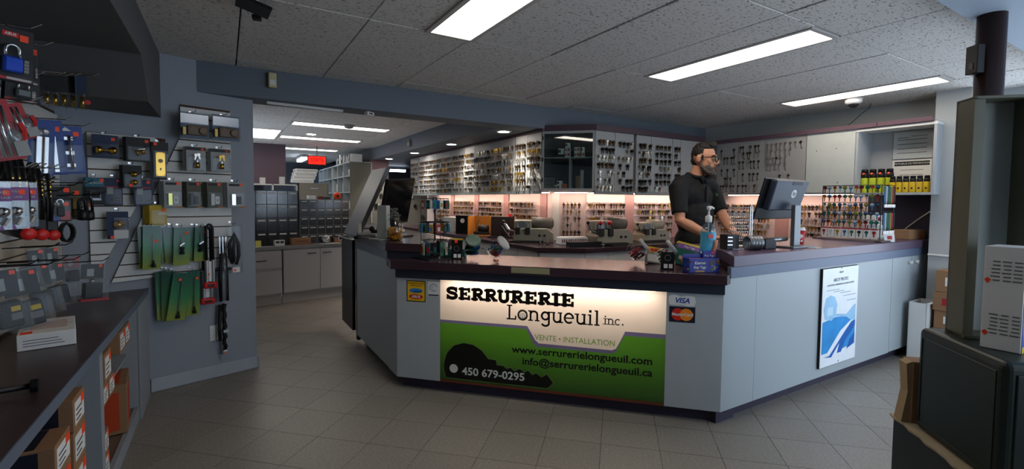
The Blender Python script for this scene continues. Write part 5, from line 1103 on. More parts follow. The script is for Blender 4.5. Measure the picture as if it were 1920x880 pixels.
for a, b_, h0 in ((0, .455, .3), (.455, .91, .5), (.91, 1.4, 1.2)):
    d = MB().box((a+.002, 0, .14), (b_-.002, .02, .675)).build('door', M_bcab, t, bev=.002); MB().tube([(h0, 0, .62), (h0+.005, -.02, .62), (h0+.095, -.02, .62), (h0+.1, 0, .62)], .006).build('handle', M_hr, d)
def bins(name, label, s0, s1, z0, z1, nx, nz, fr, d=.12, lipc=M_greyc):
    t = thing(name, label, 'drawer cabinet', bp(s0, d, z0), BA); W = s1-s0; H = z1-z0
    MB().box((0, .16, 0), (W, .17, H)).build('back_panel', fr, t); f_ = MB(); e = .007
    for k in range(nx+1): f_.box((k*W/nx-e/2, 0, 0), (k*W/nx+e/2, .16, H))
    for k in range(nz+1): f_.box((0, .002, k*H/nz-e/2), (W, .16, k*H/nz+e/2))
    f_.build('frame', fr, t)
    cw, ch = W/nx-e, H/nz-e
    dm = MB().box((0, 0, 0), (cw, .004, ch)).box((0, .004, 0), (cw, .15, .003)).box((0, .004, 0), (.003, .15, ch)).box((cw-.003, .004, 0), (cw, .15, ch)).mesh('drawer', BIN_CLEAR)
    lm = MB().box((cw*.15, -.008, ch*.78), (cw*.85, 0, ch*.88)).mesh('label_lip', M_paper)
    cms = []
    for q, m_ in enumerate((M_greyink, mat('parts_brown', '#5b4434', .6), M_steel, mat('parts_dark', '#2c2d30', .6))):
        cm = MB()
        for z in range(7): cm.cbox((random.uniform(.2, .8)*cw, random.uniform(.02, .1), ch*random.uniform(.1, .45)), (cw*.3, .04, ch*.25), None)
        cms.append(cm.mesh('contents', m_))
    for i in range(nx):
        for j in range(nz):
            dr = place(dm, 'drawer', t, loc=(i*W/nx+e/2, -.004, j*H/nz+e/2)); place(lm, 'label_lip', dr); place(random.choice(cms), 'contents', dr)
    return t
BIN_CLEAR = clear_mat('bin_smoky_clear', '#9aa0a4', .08, .15, .08)
bins('drawer_cabinet', 'tall black cabinet of clear drawers in the back room', -.22, .52, .735, 1.42, 6, 4, M_black)
bins('drawer_cabinet', 'grey-framed cabinet of small clear drawers in the back room', .545, 1.20, .735, 1.31, 6, 5, mat('bin_frame_grey', '#8f9190', .5))
t = thing('tape_reel', 'orange measuring tape reel on top of the grey drawer cabinet', 'tape measure', bp(1.07, .2, 1.315), BA); MB().lathe([(.045, -.02), (.05, -.012), (.05, .012), (.045, .02)], n=18, M=xf((0, 0, .05), rx=R(90))).build('case', mat('tape_orange', '#e2481c', .4), t, smooth=True); MB().cyl((0, -.021, .05), (0, -.024, .05), .018, n=12).build('badge', M_ink, t); MB().box((-.05, -.015, 0), (.05, .015, .012)).build('foot', M_ink, t)
for s, w_, h, lb, m_ in ((.72, .09, .05, 'white carton on the grey drawer cabinet', M_paper), (.84, .06, .04, 'dark red small box on the grey drawer cabinet', mat('box_dark_red', '#6a2426', .5)), (.93, .06, .03, 'flat black case on the grey drawer cabinet', M_black)): carton('small_box', lb, bp(s, .2, 1.316), BA, (w_, .08, h), m_)
carton('small_box', 'white labelled box on the back room worktop', bp(.27, .06, .731), BA, (.115, .07, .07), M_paper, None, [('f', .1, .45, .5, .85, M_ink), ('f', .55, .9, .5, .85, M_ink)])
carton('parts_carton', 'brown carton on the back room worktop', bp(.53, .08, .731), BA, (.24, .11, .085), M_card, None, [('f', .2, .8, .45, .6, mat('carton_print', '#6a4a34', .6))])
t = thing('foil_bag', 'crumpled silver foil bag on the back room worktop', 'bag', bp(.86, .05, .731), BA); bm_ = MB(); bm_.ball((0, 0, .055), (.06, .04, .055), 9, 6); 
bm_.v = [(x+random.uniform(-.012, .012), y+random.uniform(-.01, .01), max(0, z+random.uniform(-.012, .012))) for x, y, z in bm_.v]; bm_.build('foil', mat('foil_silver', '#b8bcc0', .25, .8), t)
MB().box((-.1, -.09, -.0005), (.16, -.02, .002)).build('paper', M_paper, t)
t = thing('tape_dispenser', 'brown tape dispenser at the end of the back worktop', 'tape dispenser', bp(1.06, .08, .731), BA); MB().box((-.09, -.03, 0), (.09, .03, .03)).box((-.09, -.025, .03), (-.05, .025, .07)).build('base', M_card, t, bev=.004); MB().tube([(.03*math.cos(R(a)), 0, .055+.03*math.sin(R(a))) for a in range(0, 360, 30)], .012, n=6, closed=True).build('roll', M_silver, t)
t = thing('sticky_notes', 'yellow note block at the wall corner of the back worktop', 'note pad', bp(.03, .05, .731), BA); MB().box((-.03, -.01, 0), (.03, .01, .075)).build('pad', mat('note_yellow', '#d7cf6a', .6), t); MB().box((-.1, -.06, 0), (.16, -.012, .002)).build('paper', M_paper, t)
# cubby shelf running away on the right, its end panel and a pegboard of tools
cs = thing('cubby_shelf', 'tall pale shelf of pigeonholes receding in the back room', 'shelf', (1.95, 8.9, 0), R(90)); M_cub = mat('cubby_pale', '#aeb6b8', .6)
MB().box((0, -.4, 0), (3.3, -.38, 2.0)).build('back_panel', M_cub, cs)
for k in range(7): MB().box((k*.55-.01, -.38, 0), (k*.55+.01, 0, 2.0)).build('upright', M_cub if k else mat('cubby_end_olive', '#56544b', .6), cs)
for z in (.1, .55, .85, 1.15, 1.45, 1.75, 2.0): MB().box((0, -.38, z-.01), (3.3, 0, z+.01)).build('shelf_board', M_cub, cs)
cs.location = (1.95, 8.9, 0)
for i in range(6):
    for j, z in enumerate((1.16, 1.46, 1.76)):
        w_ = random.uniform(.2, .42); h = random.uniform(.1, .22)
        carton('stock_box', ['pale', 'grey', 'white'][(i+j) % 3]+' stock box in pigeonhole column %s, %s shelf' % (['one', 'two', 'three', 'four', 'five', 'six'][i], ['low', 'middle', 'upper'][j]), (2.12, 9.17+.55*i, z+.001), R(-90), (w_, .2, h), [M_paper, M_grey2, M_white][(i+j) % 3], 'stock boxes in the pigeonholes')
for i in range(9):
    h = random.uniform(.12, .2); t = thing('binder', ['first', 'second', 'third', 'fourth', 'fifth', 'sixth', 'seventh', 'eighth', 'ninth'][i]+' binder standing on top of the pigeonhole shelf, counted from the near end', 'binder', (2.0, 9.05+.16*i, 2.012), 0, 'binders on the pigeonhole shelf')
    MB().box((0, -.035, 0), (.2, .035, h)).build('cover', random.choice((M_white, M_dark, M_grey2, M_paper)), t); MB().box((-.001, -.02, h*.5), (0, .02, h*.8)).build('spine_label', M_paper, t)
pb = thing('tool_pegboard', 'grey pegboard of hanging tools beside the pigeonhole shelf', 'pegboard', (2.36, 9.0, .3)); MB().box((0, 0, 0), (2.1, .02, 1.42)).build('board', mat('pegboard_grey', '#7d7a73', .7), pb)
struct(MB().box((2.36, 9.03, 0), (2.7, 9.12, 2.067)).build('wall_stub', mat('stub_pink', '#8a6c70', .7)))
for k in range(34):
    x, z = 2.36+random.uniform(.06, 1.4), .3+random.choice((.3, .5, .72, .95, 1.15, 1.3)); kd = k % 3
    t = thing('hanging_tool', ['dark hanging padlock', 'dark hanging clamp', 'small dark packet'][kd]+' on the grey pegboard of the back room', 'tool', (x, 8.995, z), 0, 'tools on the back pegboard, '+['padlocks', 'clamps', 'packets'][kd])
    if kd == 0: MB().box((-.025, -.02, -.08), (.025, 0, -.03)).build('body', M_dark, t); MB().tube([(-.015, -.01, -.03), (-.015, -.01, 0), (.015, -.01, 0), (.015, -.01, -.03)], .005, n=5).build('shackle', M_steel, t)
    elif kd == 1: MB().tube([(-.03, -.01, -.09), (-.02, -.012, -.02), (.0, -.015, 0), (.02, -.012, -.02), (.03, -.01, -.09)], .008, n=6).build('jaw', M_dark, t); MB().cyl((0, -.02, -.02), (0, 0, -.02), .008, n=8).build('pivot', M_steel, t)
    else: MB().box((-.03, -.012, -.1), (.03, -.004, -.01)).build('card', M_darkc if k % 2 else M_paper, t); MB().cyl((0, -.02, 0), (0, 0, 0), .003, n=5).build('hook', M_steel, t)
# left: mauve wall block, shelves, filing cabinet, stacked binders, blue door
struct(MB().box((-.9, 9.4, 1.55), (.95, 9.6, 2.29)).build('wall_mauve', M_bwall)); struct(MB().box((-.9, 9.55, 0), (.6, 9.65, 1.6)).build('wall_mauve_lower', M_bgrey))
bsf = thing('parts_shelf', 'dim shelf of small parts boxes behind the black drawer cabinet', 'shelf', (-.1, 9.2, 0)); 
for z in (1.05, 1.3, 1.55): MB().box((0, -.15, z), (1.2, .15, z+.02)).build('shelf_board', M_grey2, bsf)
for x in (0, .4, .8, 1.18): MB().box((x, -.15, .0), (x+.02, .15, 1.57)).build('upright', M_grey2, bsf)
for k in range(11):
    z = (1.071, 1.321, 1.571)[k % 3]; carton('small_box', ['pale', 'brown', 'dark'][k % 3]+' parts box number %s along the dim back shelf' % ['one', 'two', 'three', 'four', 'five', 'six', 'seven', 'eight', 'nine', 'ten', 'eleven'][k], (.06+.1*k, 9.17, z), 0, (.085, .12, random.uniform(.06, .14)), [M_paper, M_card, M_grey2][k % 3], 'parts boxes on the dim back shelf')
fc = thing('filing_cabinet', 'olive grey filing cabinet in the back room', 'filing cabinet', (1.12, 9.0, 0)); M_fc = mat('filing_olive', '#5f5c52', .5)
MB().box((0, 0, 0), (.48, .5, 1.6)).build('body', M_fc, fc, bev=.004)
for k in range(4):
    d = MB().box((.015, -.015, .05+k*.385), (.465, 0, .42+k*.385)).build('drawer', M_fc, fc, bev=.003); MB().box((.18, -.03, .34+k*.385), (.3, -.015, .36+k*.385)).build('handle', M_steel, d)
for k in range(4):
    t = thing('binder', ['lowest', 'second', 'third', 'top'][k]+' white binder lying on the olive filing cabinet', 'binder', (1.0+.02*k, 9.15, 1.602+.062*k), R(random.uniform(-6, 6)), 'binders lying on the filing cabinet'); MB().box((0, -.13, 0), (.36, .13, .058)).build('cover', M_white, t, bev=.004); MB().box((.01, -.1305, .008), (.35, -.1302, .05)).build('pages', M_grey2, t)
dr = sempty('door_1', (1.62, 13.9, 0)); MB().box((0, 0, 0), (.9, .04, 2.03)).build('door_leaf', mat('door_blue_grey', '#6a7a90', .5), dr); MB().box((-.06, -.01, 0), (0, .06, 2.1)).box((.9, -.01, 0), (.96, .06, 2.1)).box((-.06, -.01, 2.03), (.96, .06, 2.1)).build('door_frame', mat('door_frame_blue', '#5a6880', .5), dr); MB().cyl((.08, 0, 1.0), (.08, -.05, 1.0), .02, n=10).build('door_handle', M_steel, dr)
# exit sign SORTIE
E_red = emis('exit_red_glow', '#ff1a12', 2.2)
es = thing('exit_sign', 'red lit SORTIE exit sign in the back room', 'exit sign', (1.47, 9.35, 2.03)); MB().box((-.16, 0, -.085), (.16, .05, .085)).build('housing', mat('exit_brown', '#4a2620', .5), es, bev=.004); MB().box((-.145, -.002, -.07), (.145, 0, .07)).build('lit_panel', E_red, es); lettering('SORTIE', .095, mat('exit_dark_red', '#6a0806', .5), es, face((0, -.0035, -.0), (1, 0, 0), (0, 0, 1)), bold=.003, sx=.72); MB().cyl((0, .025, .085), (0, .025, .262), .01, n=8).build('stem', M_steel, es)
# far lamps
E_far = emis('far_tube_glow', '#dfeaff', 6)
for k, (p, sz, lb) in enumerate((((1.5, 11.6, 2.2), (.1, .9, .05), 'lit strip lamp beyond the exit sign'), ((3.3, 10.6, 1.98), (.5, .09, .05), 'lit strip lamp above the raised counter flap'))):
    t = thing('strip_lamp', lb, 'lamp', p); MB().cbox((0, 0, .0), sz).build('diffuser', E_far, t); MB().cbox((0, 0, sz[2]/2+.015), (sz[0]+.02, sz[1]+.02, .03)).build('housing', M_white, t); MB().cyl((0, 0, .04), (0, 0, ZC-p[2] if k == 0 else ZB-p[2]), .008, n=6).build('stem', M_white, t)
# shelves of boxes beyond the flap
bx_ = thing('stock_shelf', 'dim stock shelf with blue and white boxes beyond the flap', 'shelf', (3.0, 10.2, 0)); 
for z in (.9, 1.2, 1.5): MB().box((-.3, -.2, z), (.5, .2, z+.02)).build('shelf_board', M_grey2, bx_)
for x in (-.3, .48): MB().box((x, -.2, 0), (x+.02, .2, 1.75)).build('upright', M_grey2, bx_)
M_bbox = mat('box_blue', '#2f4a9a', .5)
for k in range(9): carton('stock_box', ['blue', 'white', 'blue and white'][k % 3]+' stock box %s on the shelf beyond the flap' % ['lower left', 'lower middle', 'lower right', 'middle left', 'centre', 'middle right', 'top left', 'top middle', 'top right'][k], (2.83+.22*(k % 3), 10.15, (.921, 1.221, 1.521)[k//3]), 0, (.19, .25, .2), [M_bbox, M_paper, M_bbox][k % 3], 'boxes on the stock shelf beyond the flap', [('f', .1, .6, .3, .7, M_paper if k % 3 != 1 else M_bbox)])
# ceiling and beam details
t = thing('motion_detector', 'cream motion detector on the slate beam', 'detector', (.322, 4.038, 2.15)); MB().prism([(-.03, 0), (.03, 0), (.026, .045), (-.026, .045)], .11, Matrix(((1, 0, 0, 0), (0, -1, 0, 0), (0, 0, 1, 0), (0, 0, 0, 1)))).build('housing', mat('detector_cream', '#c9bd92', .4), t, bev=.006); MB().box((-.018, -.047, .02), (.018, -.0445, .055)).build('lens', M_white, t)
t = thing('motion_detector', 'small beige detector on the back soffit', 'detector', (2.398, 6.9, 2.17)); MB().box((-.04, -.03, -.05), (0, .03, .05)).build('housing', mat('detector_beige', '#8f8b80', .5), t, bev=.006); MB().box((-.042, -.015, -.03), (-.04, .015, .0)).build('lens', M_white, t)
t = thing('batten_cover', 'long white batten fixed under the slate beam', 'batten', (.29, 4.13, ZB), math.atan2(.03, .56)); MB().box((0, -.015, -.018), (.57, .015, 0)).build('cover', M_white, t, bev=.004); MB().box((.02, -.008, -.02), (.55, .008, -.018)).build('strip', M_paper, t)
t = thing('beam_box', 'small white box under the slate beam', 'box', (1.07, 4.13, ZB), R(30)); MB().box((-.04, -.02, -.03), (.04, .02, 0)).build('housing', M_white, t, bev=.004); MB().box((-.02, -.021, -.02), (.02, -.02, -.01)).build('slot', M_ink, t)
t = thing('smoke_detector', 'round grey smoke detector in front of the back room light', 'detector', (1.4, 6.42, ZC-.004)); MB().lathe([(.03, -.045), (.05, -.04), (.062, -.015), (.07, 0)], n=20).build('housing', M_grey2, t, smooth=True); MB().lathe([(.01, -.05), (.025, -.048), (.025, -.044), (.01, -.044)], n=12).build('grille', M_dark, t)
t = thing('dome_camera', 'white dome security camera on the shop ceiling', 'camera', (4.93, 2.13, ZC-.004)); MB().lathe([(.04, -.055), (.065, -.04), (.068, 0), (.04, 0)], n=22).build('housing', M_white, t, smooth=True); MB().ball((0, 0, -.05), (.042, .042, .038), 16, 8).build('dome', mat('dome_black', '#1c1c1e', .12), t, smooth=True)
t = thing('wire', 'thin black wire running from the ceiling to the shelf top', 'wire', (0, 0, 0)); MB().tube([(5.30, 2.14, 2.288), (5.31, 2.16, 2.24), (5.31, 2.22, 2.2), (5.30, 2.3, 2.12), (5.29, 2.38, 2.045)], .003, n=5).build('cable', M_black, t)
t = thing('ceiling_bracket', 'black square plate hanging from the ceiling at the upper left', 'bracket', (.145, 2.66, ZC-.004), R(58)); MB().cyl((0, 0, -.03), (0, 0, 0), .012, n=8).build('mount_stem', M_white, t); MB().box((-.075, -.075, -.045), (.075, .075, -.03), xf((0, 0, 0), rz=R(35), rx=R(14))).build('plate', M_black, t, bev=.003); MB().box((-.02, -.02, -.06), (.02, .02, -.04), xf((.1, .05, .0), rz=R(20))).build('clip', M_dark, t)
# ======================= THINGS ON THE COUNTERS =======================
ZL, ZH, ZW = .901, 1.009, .886
# --- machines on the back worktop
M_mg = mat('machine_cream', '#8c8778', .4, var=.05); M_md = mat('machine_grey', '#5d5850', .45); M_mdk = mat('machine_dark', '#2a2826', .45, .2)
def key_machine(label, loc, rz, hood, sc=1, knobs=True):
    t = thing('key_cutting_machine', label, 'key machine', loc, rz); t.scale = (sc, sc, sc)
    MB().prism([(-.2, 0), (.2, 0), (.2, .09), (.14, .14), (-.12, .14), (-.2, .08)], .2, Matrix(((1, 0, 0, 0), (0, 0, -1, .1), (0, 1, 0, 0), (0, 0, 0, 1)))).build('base', M_mg, t, bev=.008)
    MB().cyl((-.02, .03, .19), (.19, .03, .19), .062, .055, n=20).build('motor_housing', hood, t, smooth=True); MB().cyl((.19, .03, .19), (.205, .03, .19), .05, .03, n=20).build('motor_cap', hood, t, smooth=True)
    MB().box((-.2, -.05, .13), (-.02, .09, .22)).build('cutter_guard', M_mg, t, bev=.015, seg=3); MB().cyl((-.12, -.06, .17), (-.12, -.052, .17), .045, n=20).build('cutter_wheel', M_steel, t)
    for x in (-.16, -.06): vi = MB().box((x-.025, -.12, .08), (x+.025, -.06, .15)).build('vise', M_mdk, t, bev=.004); MB().cyl((x, -.09, .15), (x, -.09, .185), .008, n=8).build('vise_screw', M_steel, vi)
    lv = MB().tube([(-.2, -.09, .11), (-.26, -.1, .13), (-.3, -.1, .2)], .008, n=8).build('lever', M_steel, t); MB().ball((-.3, -.1, .205), .016, 10, 7).build('lever_ball', M_black, lv, smooth=True)
    if knobs:
        for x in (-.16, -.06): MB().ball((x, -.09, .2), .021, 12, 8).build('red_knob', M_red, t, smooth=True)
    for x in (.06, .11): MB().cyl((x, -.1, .07), (x, -.108, .07), .012, n=10).build('switch', M_ink, t)
    MB().box((-.24, -.16, 0), (.1, -.1, .02)).build('chip_tray', M_mdk, t)
    return t
key_machine('white key cutting machine with grey motor at the worktop bend', (2.82, 4.2, ZW), R(-35), M_md, 1.05, False)
key_machine('key cutting machine with two red knobs right of the parts tray', (3.40, 3.66, ZW), R(-8), M_md, 1.1).rotation_euler = (0, 0, R(-8))
key_machine('key cutting machine partly behind the man', (4.08, 3.72, ZW), R(-4), M_mg, .95, False)
t = thing('wooden_case', 'open orange wood case with a small machine inside', 'case', (2.72, 5.2, ZW), R(-50)); M_wood = mat('orange_wood', '#b0702c', .45, var=.15, scale=6)
for a, b_ in (((-.15, .1, 0), (.15, .112, .24)), ((-.15, -.1, 0), (-.138, .1, .24)), ((.138, -.1, 0), (.15, .1, .24)), ((-.15, -.1, 0), (.15, .1, .012))): MB().box(a, b_).build('case_panel', M_wood, t, bev=.002)
MB().cyl((-.04, -.0, .09), (.08, .0, .09), .045, n=16).build('motor', M_mdk, t, smooth=True); MB().box((-.09, -.06, .013), (.1, .06, .05)).build('machine_base', M_mdk, t, bev=.005); MB().tube([(-.06, -.03, .05), (-.05, -.04, .15), (-.02, -.03, .19)], .007).build('lever', M_steel, t)
t = thing('machine_case', 'dark box machine right of the orange wood case', 'machine', (2.82, 4.86, ZW), R(-45)); MB().box((-.12, -.09, 0), (.12, .09, .25)).build('housing', mat('case_dark_brown', '#241a18', .5), t, bev=.006); MB().box((-.15, -.13, 0), (.15, .1, .02)).build('base', M_mdk, t)
MB().tube([(.1, -.11, .03), (.12, -.13, .1), (.07, -.13, .17)], .007).tube([(.02, -.11, .14), (.12, -.14, .02)], .006).build('lever', M_chrome, t); MB().cyl((.1, -.05, .25), (.1, -.05, .28), .02, n=10).build('red_cap', M_red, t)
t = thing('machine_case', 'black box with a white round mark at the dark end of the worktop', 'machine', (2.72, 5.62, ZW), R(-50)); MB().box((-.13, -.08, 0), (.13, .08, .24)).build('housing', M_black, t, bev=.006); MB().cyl((-.03, -.081, .17), (-.03, -.083, .17), .03, n=18).build('white_mark', M_paper, t); MB().prism([(.05, .13), (.09, .13), (.09, .2), (.06, .2)], .001, face((0, -.081, 0), (1, 0, 0), (0, 0, 1))).build('white_mark', M_paper, t)
carton('parts_box', 'grey machine box at the far end of the worktop', (2.75, 6.1, ZW), R(-80), (.3, .2, .2), M_grey2)
t = thing('pin_tray', 'white pinning tray with rows of pins at the worktop bend', 'tray', (3.02, 3.80, ZW), R(-12)); MB().box((-.15, -.06, 0), (.15, .06, .07)).build('tray', M_paper, t, bev=.004)
for k in range(14): MB().box((-.138+.02*k, -.061, .02), (-.126+.02*k, -.06, .055)).build('compartment', M_mdk if k % 3 else M_redc, t)
MB().box((-.14, -.05, .07), (.14, .05, .075)).build('lid', M_paper, t)
t = thing('key_tray', 'black low tray on the front edge of the worktop bend', 'tray', (2.98, 3.56, ZW), R(-12)); MB().box((-.17, -.05, 0), (.17, .05, .045)).build('tray', M_black, t, bev=.003); MB().box((-.16, -.04, .045), (.16, .04, .046)).build('inlay', M_dark, t)
t = thing('pliers', 'steel pliers lying right of the black tray', 'pliers', (3.2, 3.47, ZW), R(-10)); MB().tube([(-.08, .01, .01), (-.02, .0, .012), (.05, .012, .012), (.1, .02, .012)], .007).tube([(-.08, -.01, .01), (-.02, .0, .016), (.05, -.012, .012), (.1, -.02, .012)], .007).build('handles', M_black, t, smooth=True); MB().ball((-.06, 0, .012), (.03, .014, .012), 8, 6).build('jaws', M_chrome, t)
for k, (x, y) in enumerate(((2.72, 3.93), (2.76, 3.86))): 
    t = thing('key_pin', ['left', 'right'][k]+' upright steel pin in front of the white machine', 'pin', (x, y, ZW), 0, 'upright pins'); MB().cyl((0, 0, 0), (0, 0, .008), .018, n=10).build('foot', M_mdk, t); MB().cyl((0, 0, .008), (0, 0, .07), .004, n=6).build('pin', M_steel, t)
# --- left counter: monitor, router, jar, clipboard
t = thing('monitor', 'black monitor seen from behind on the left counter', 'monitor', (1.25, 3.95, ZH-.004), R(38)); Mx = xf((0, 0, .30), rx=R(14), ry=R(-4))
MB().box((-.2, -.02, -.2), (.2, .012, .2), Mx).build('screen_housing', M_black, t, bev=.008); MB().box((-.1, .012, -.1), (.1, .02, .1), Mx).build('back_bulge', M_black, t); MB().box((-.185, -.0215, -.175), (.185, -.02, .185), Mx).build('screen', mat('screen_dark', '#0b0c10', .1), t)
MB().box((-.03, -.0, .01), (.03, .04, .3)).build('stand_neck', M_black, t); MB().box((-.12, -.09, 0), (.12, .1, .014)).build('stand_base', M_black, t, bev=.004)
t = thing('router', 'slim white upright box left of the glass jar', 'router', (1.065, 3.70, ZH-.004), R(20)); MB().box((-.018, -.06, .012), (.018, .06, .27)).build('housing', mat('router_white', '#b9bcb6', .45), t, bev=.004); MB().box((-.09, -.07, 0), (.05, .07, .012)).build('foot', M_greyc, t, bev=.003)
t = thing('glass_jar', 'round glass jar of golden key charms on the left counter', 'jar', (1.12, 3.6, ZH-.004))
MB().lathe([(.05, 0), (.066, .01), (.07, .07), (.066, .13), (.048, .16), (.04, .17), (.04, .185), (.052, .19), (.052, .2), (.0, .2)], n=24).build('glass_body', clear_mat('jar_glass', '#eef2f0', .1, .02), t, smooth=True); MB().lathe([(.02, .2), (.034, .205), (.034, .215), (.018, .22), (.016, .23), (.028, .238), (.028, .25), (.0, .255)], n=18).build('stopper', MATS['jar_glass'], t, smooth=True)
gm = MB(); 
for k in range(130):
    a, r_ = random.uniform(0, 6.28), .055*math.sqrt(random.random()); gm.ball((r_*math.cos(a), r_*math.sin(a), random.uniform(.012, .1)), (.009, .007, .009), 5, 4)
o = gm.build('golden_charms', mat('charm_gold', '#c88a1e', .25, .7), t); o['kind'] = 'stuff'
t = thing('document_tray', 'white tray with a black stapler beside the raised flap', 'tray', (1.12, 4.2, ZH-.004), R(25)); MB().box((-.08, -.12, 0), (.12, .12, .02)).box((-.08, .1, .02), (.12, .12, .1)).build('tray', M_white, t, bev=.004); MB().box((-.03, .099, .05), (.05, .1, .062)).build('red_label', M_hr, t); MB().tube([(-.06, -.05, .04), (.02, -.04, .035), (.1, -.03, .03)], .016, n=8).ball((-.06, -.05, .06), .025, 10, 7).build('stapler', M_black, t, smooth=True)
# --- spinner rack on the low worktop
sp = Vector((1.30, 3.22, ZL)); t = thing('spinner_rack', 'black wire spinner rack of key covers on the low worktop', 'display rack', sp)
MB().prism([(-.13, -.13), (.13, -.13), (.13, .13), (-.13, .13)], .008, xf((0, 0, 0), rz=R(10))).build('base', M_black, t); MB().cyl((0, 0, .008), (0, 0, .43), .006, n=8).build('pole', M_black, t); MB().box((-.02, -.006, .36), (.02, .006, .44), xf((0, 0, 0), rz=R(30))).build('top_sign', M_mdk, t)
TI = [(.06, .10), (.19, .11), (.36, .10)]
for z, r_ in TI:
    MB().tube([(r_*math.cos(R(a)), r_*math.sin(R(a)), z+.07) for a in range(0, 360, 20)], .0025, n=5, closed=True).build('ring', M_black, t)
    for a in range(0, 360, 60): MB().cyl((0, 0, z+.07), (r_*math.cos(R(a)), r_*math.sin(R(a)), z+.07), .002, n=5).build('spoke', M_black, t)
for a in (30, 150, 270): MB().cyl((.1*math.cos(R(a)), .1*math.sin(R(a)), .13), (.1*math.cos(R(a)), .1*math.sin(R(a)), .43), .002, n=5).build('upright', M_black, t)
kc = [mat('keycap_%s' % n, c, .4) for n, c in (('blue', '#235f8c'), ('red', '#8f1a20'), ('green', '#1f5f42'), ('white', '#aeb2ae'), ('black', '#1a1a1c'), ('yellow', '#8f7420'), ('teal', '#14504f'))]
kn = ['blue', 'red', 'green', 'white', 'black', 'yellow', 'teal']; tn = ['bottom', 'middle', 'top']
for ti, (z, r_) in enumerate(TI):
    for k in range(13):
        a = R(360/13*k+13*ti); c = [3, 3, 4, 3, 0, 3, 5, 3, 6, 4, 2, 3, 4][k] if ti == 0 else (k*3+ti*2) % 7
        q = thing('key_cover_pack', '%s key cover pack hung on the %s ring of the spinner rack' % (kn[c], tn[ti]), 'key cover', sp+Vector((r_*math.cos(a), r_*math.sin(a), z+.066)), a+R(90), 'key covers, %s ring, %s' % (tn[ti], kn[c]))
        hh = .1 if ti == 0 else .07
        cc = MB().box((-.013, -.003, -hh), (.013, .003, -.008)).build('card', kc[c], q, bev=.001, seg=1); MB().cyl((0, 0, -.01), (0, 0, .004), .002, n=5).build('hanger', M_steel, q); MB().box((-.009, -.005, -hh*.8), (.009, -.0032, -hh*.4)).build('cover_print', kc[(c+2) % 7], cc)
carton('tissue_box', 'teal box behind the black card stand on the low worktop', (1.46, 3.22, ZL), R(-35), (.16, .09, .06), mat('teal_box', '#14645e', .45), None, [('f', .2, .8, .4, .6, M_teal)])
def card_stand(label, loc, rz, h=.115):
    t = thing('card_stand', label, 'card stand', loc, rz); MB().box((-.04, -.003, 0), (.04, .003, h), xf((0, 0, 0), rx=R(-6))).build('card', M_black, t); MB().box((-.04, -.0, 0), (.04, .05, .012)).build('foot', M_black, t)
    for u in (-.022, .008): MB().box((u, -.0045, .01), (u+.022, -.0032, .036), xf((0, 0, 0), rx=R(-6))).build('white_square', M_paper, t)
    MB().tube([(.018*math.cos(R(a)), -.0045, .075+.018*math.sin(R(a))) for a in range(0, 360, 30)], .001, n=4, closed=True).build('ring_mark', M_greyc, t); return t
t = card_stand('black card stand with an orange sticker near the spinner rack', (1.41, 3.08, ZL), R(-38), .135); MB().box((-.035, -.004, .138), (.045, .02, .146)).build('yellow_strip', M_yel, t); MB().box((-.01, -.02, .118), (.01, -.0185, .138)).build('price_sticker', M_orange, t)
def tilted_jar(label, loc, rz, lid, cols, tilt=50, group=None):
    t = thing('candy_jar', label, 'jar', loc, 0, group, rot=(R(tilt), 0, rz)); t.scale = (1.15, 1.15, 1.15)
    MB().lathe([(.03, .0), (.045, .006), (.05, .02), (.05, .075), (.042, .095), (.04, .1)], n=18).build('jar_body', M_clear, t, smooth=True); MB().lathe([(.046, .1), (.048, .102), (.048, .118), (.044, .12)], n=18).build('lid', lid, t, smooth=True)
    for ci, c in enumerate(cols):
        cm = MB()
        for k in range(14): a, r_ = random.uniform(0, 6.28), .038*math.sqrt(random.random()); cm.cbox((r_*math.cos(a), r_*math.sin(a)-.006, random.uniform(.012, .075)), (.02, .008, .016), xf((0, 0, 0)))
        cm.build('key_caps', c, t)
    return t
M_lidw = clear_mat('lid_clear', '#e6eaea', .15, .1, .25)
tilted_jar('tilted clear jar with a patterned round lid left of its pair', (1.525, 3.075, ZL+.041), R(-20), mat('lid_green', '#5d6f62', .4, var=.5, scale=60), [kc[2], kc[0], kc[4]], 42, 'tilted jars at the spinner rack')
tilted_jar('tilted clear jar of red and blue caps right of its pair', (1.60, 2.93, ZL+.047), R(38), M_lidw, [kc[1], kc[0], kc[2]], 52, 'tilted jars at the spinner rack')
tilted_jar('tilted clear jar of red caps, left of the right pair', (2.36, 2.34, ZL+.047), R(48), M_lidw, [kc[1], kc[1], kc[4]], 52, 'tilted jars at the key tag box')
tilted_jar('tilted clear jar of pale caps, right of the right pair', (2.43, 2.17, ZL+.047), R(48), M_lidw, [kc[3], kc[1], kc[2]], 52, 'tilted jars at the key tag box')
card_stand('black card stand with two white squares beside the key tag box', (2.345, 2.0, ZL), R(-42), .11)
t = thing('key_charm', 'small pink star charm lying on the low worktop', 'charm', (1.62, 2.88, ZL), R(20)); MB().prism([(.02*math.cos(R(a*36))*(1 if a % 2 == 0 else .45), .02*math.sin(R(a*36))*(1 if a % 2 == 0 else .45)) for a in range(10)], .008).build('star', mat('charm_pink', '#d78a72', .5), t); MB().cyl((.018, 0, .004), (.03, 0, .004), .002, n=5).build('loop', M_steel, t)
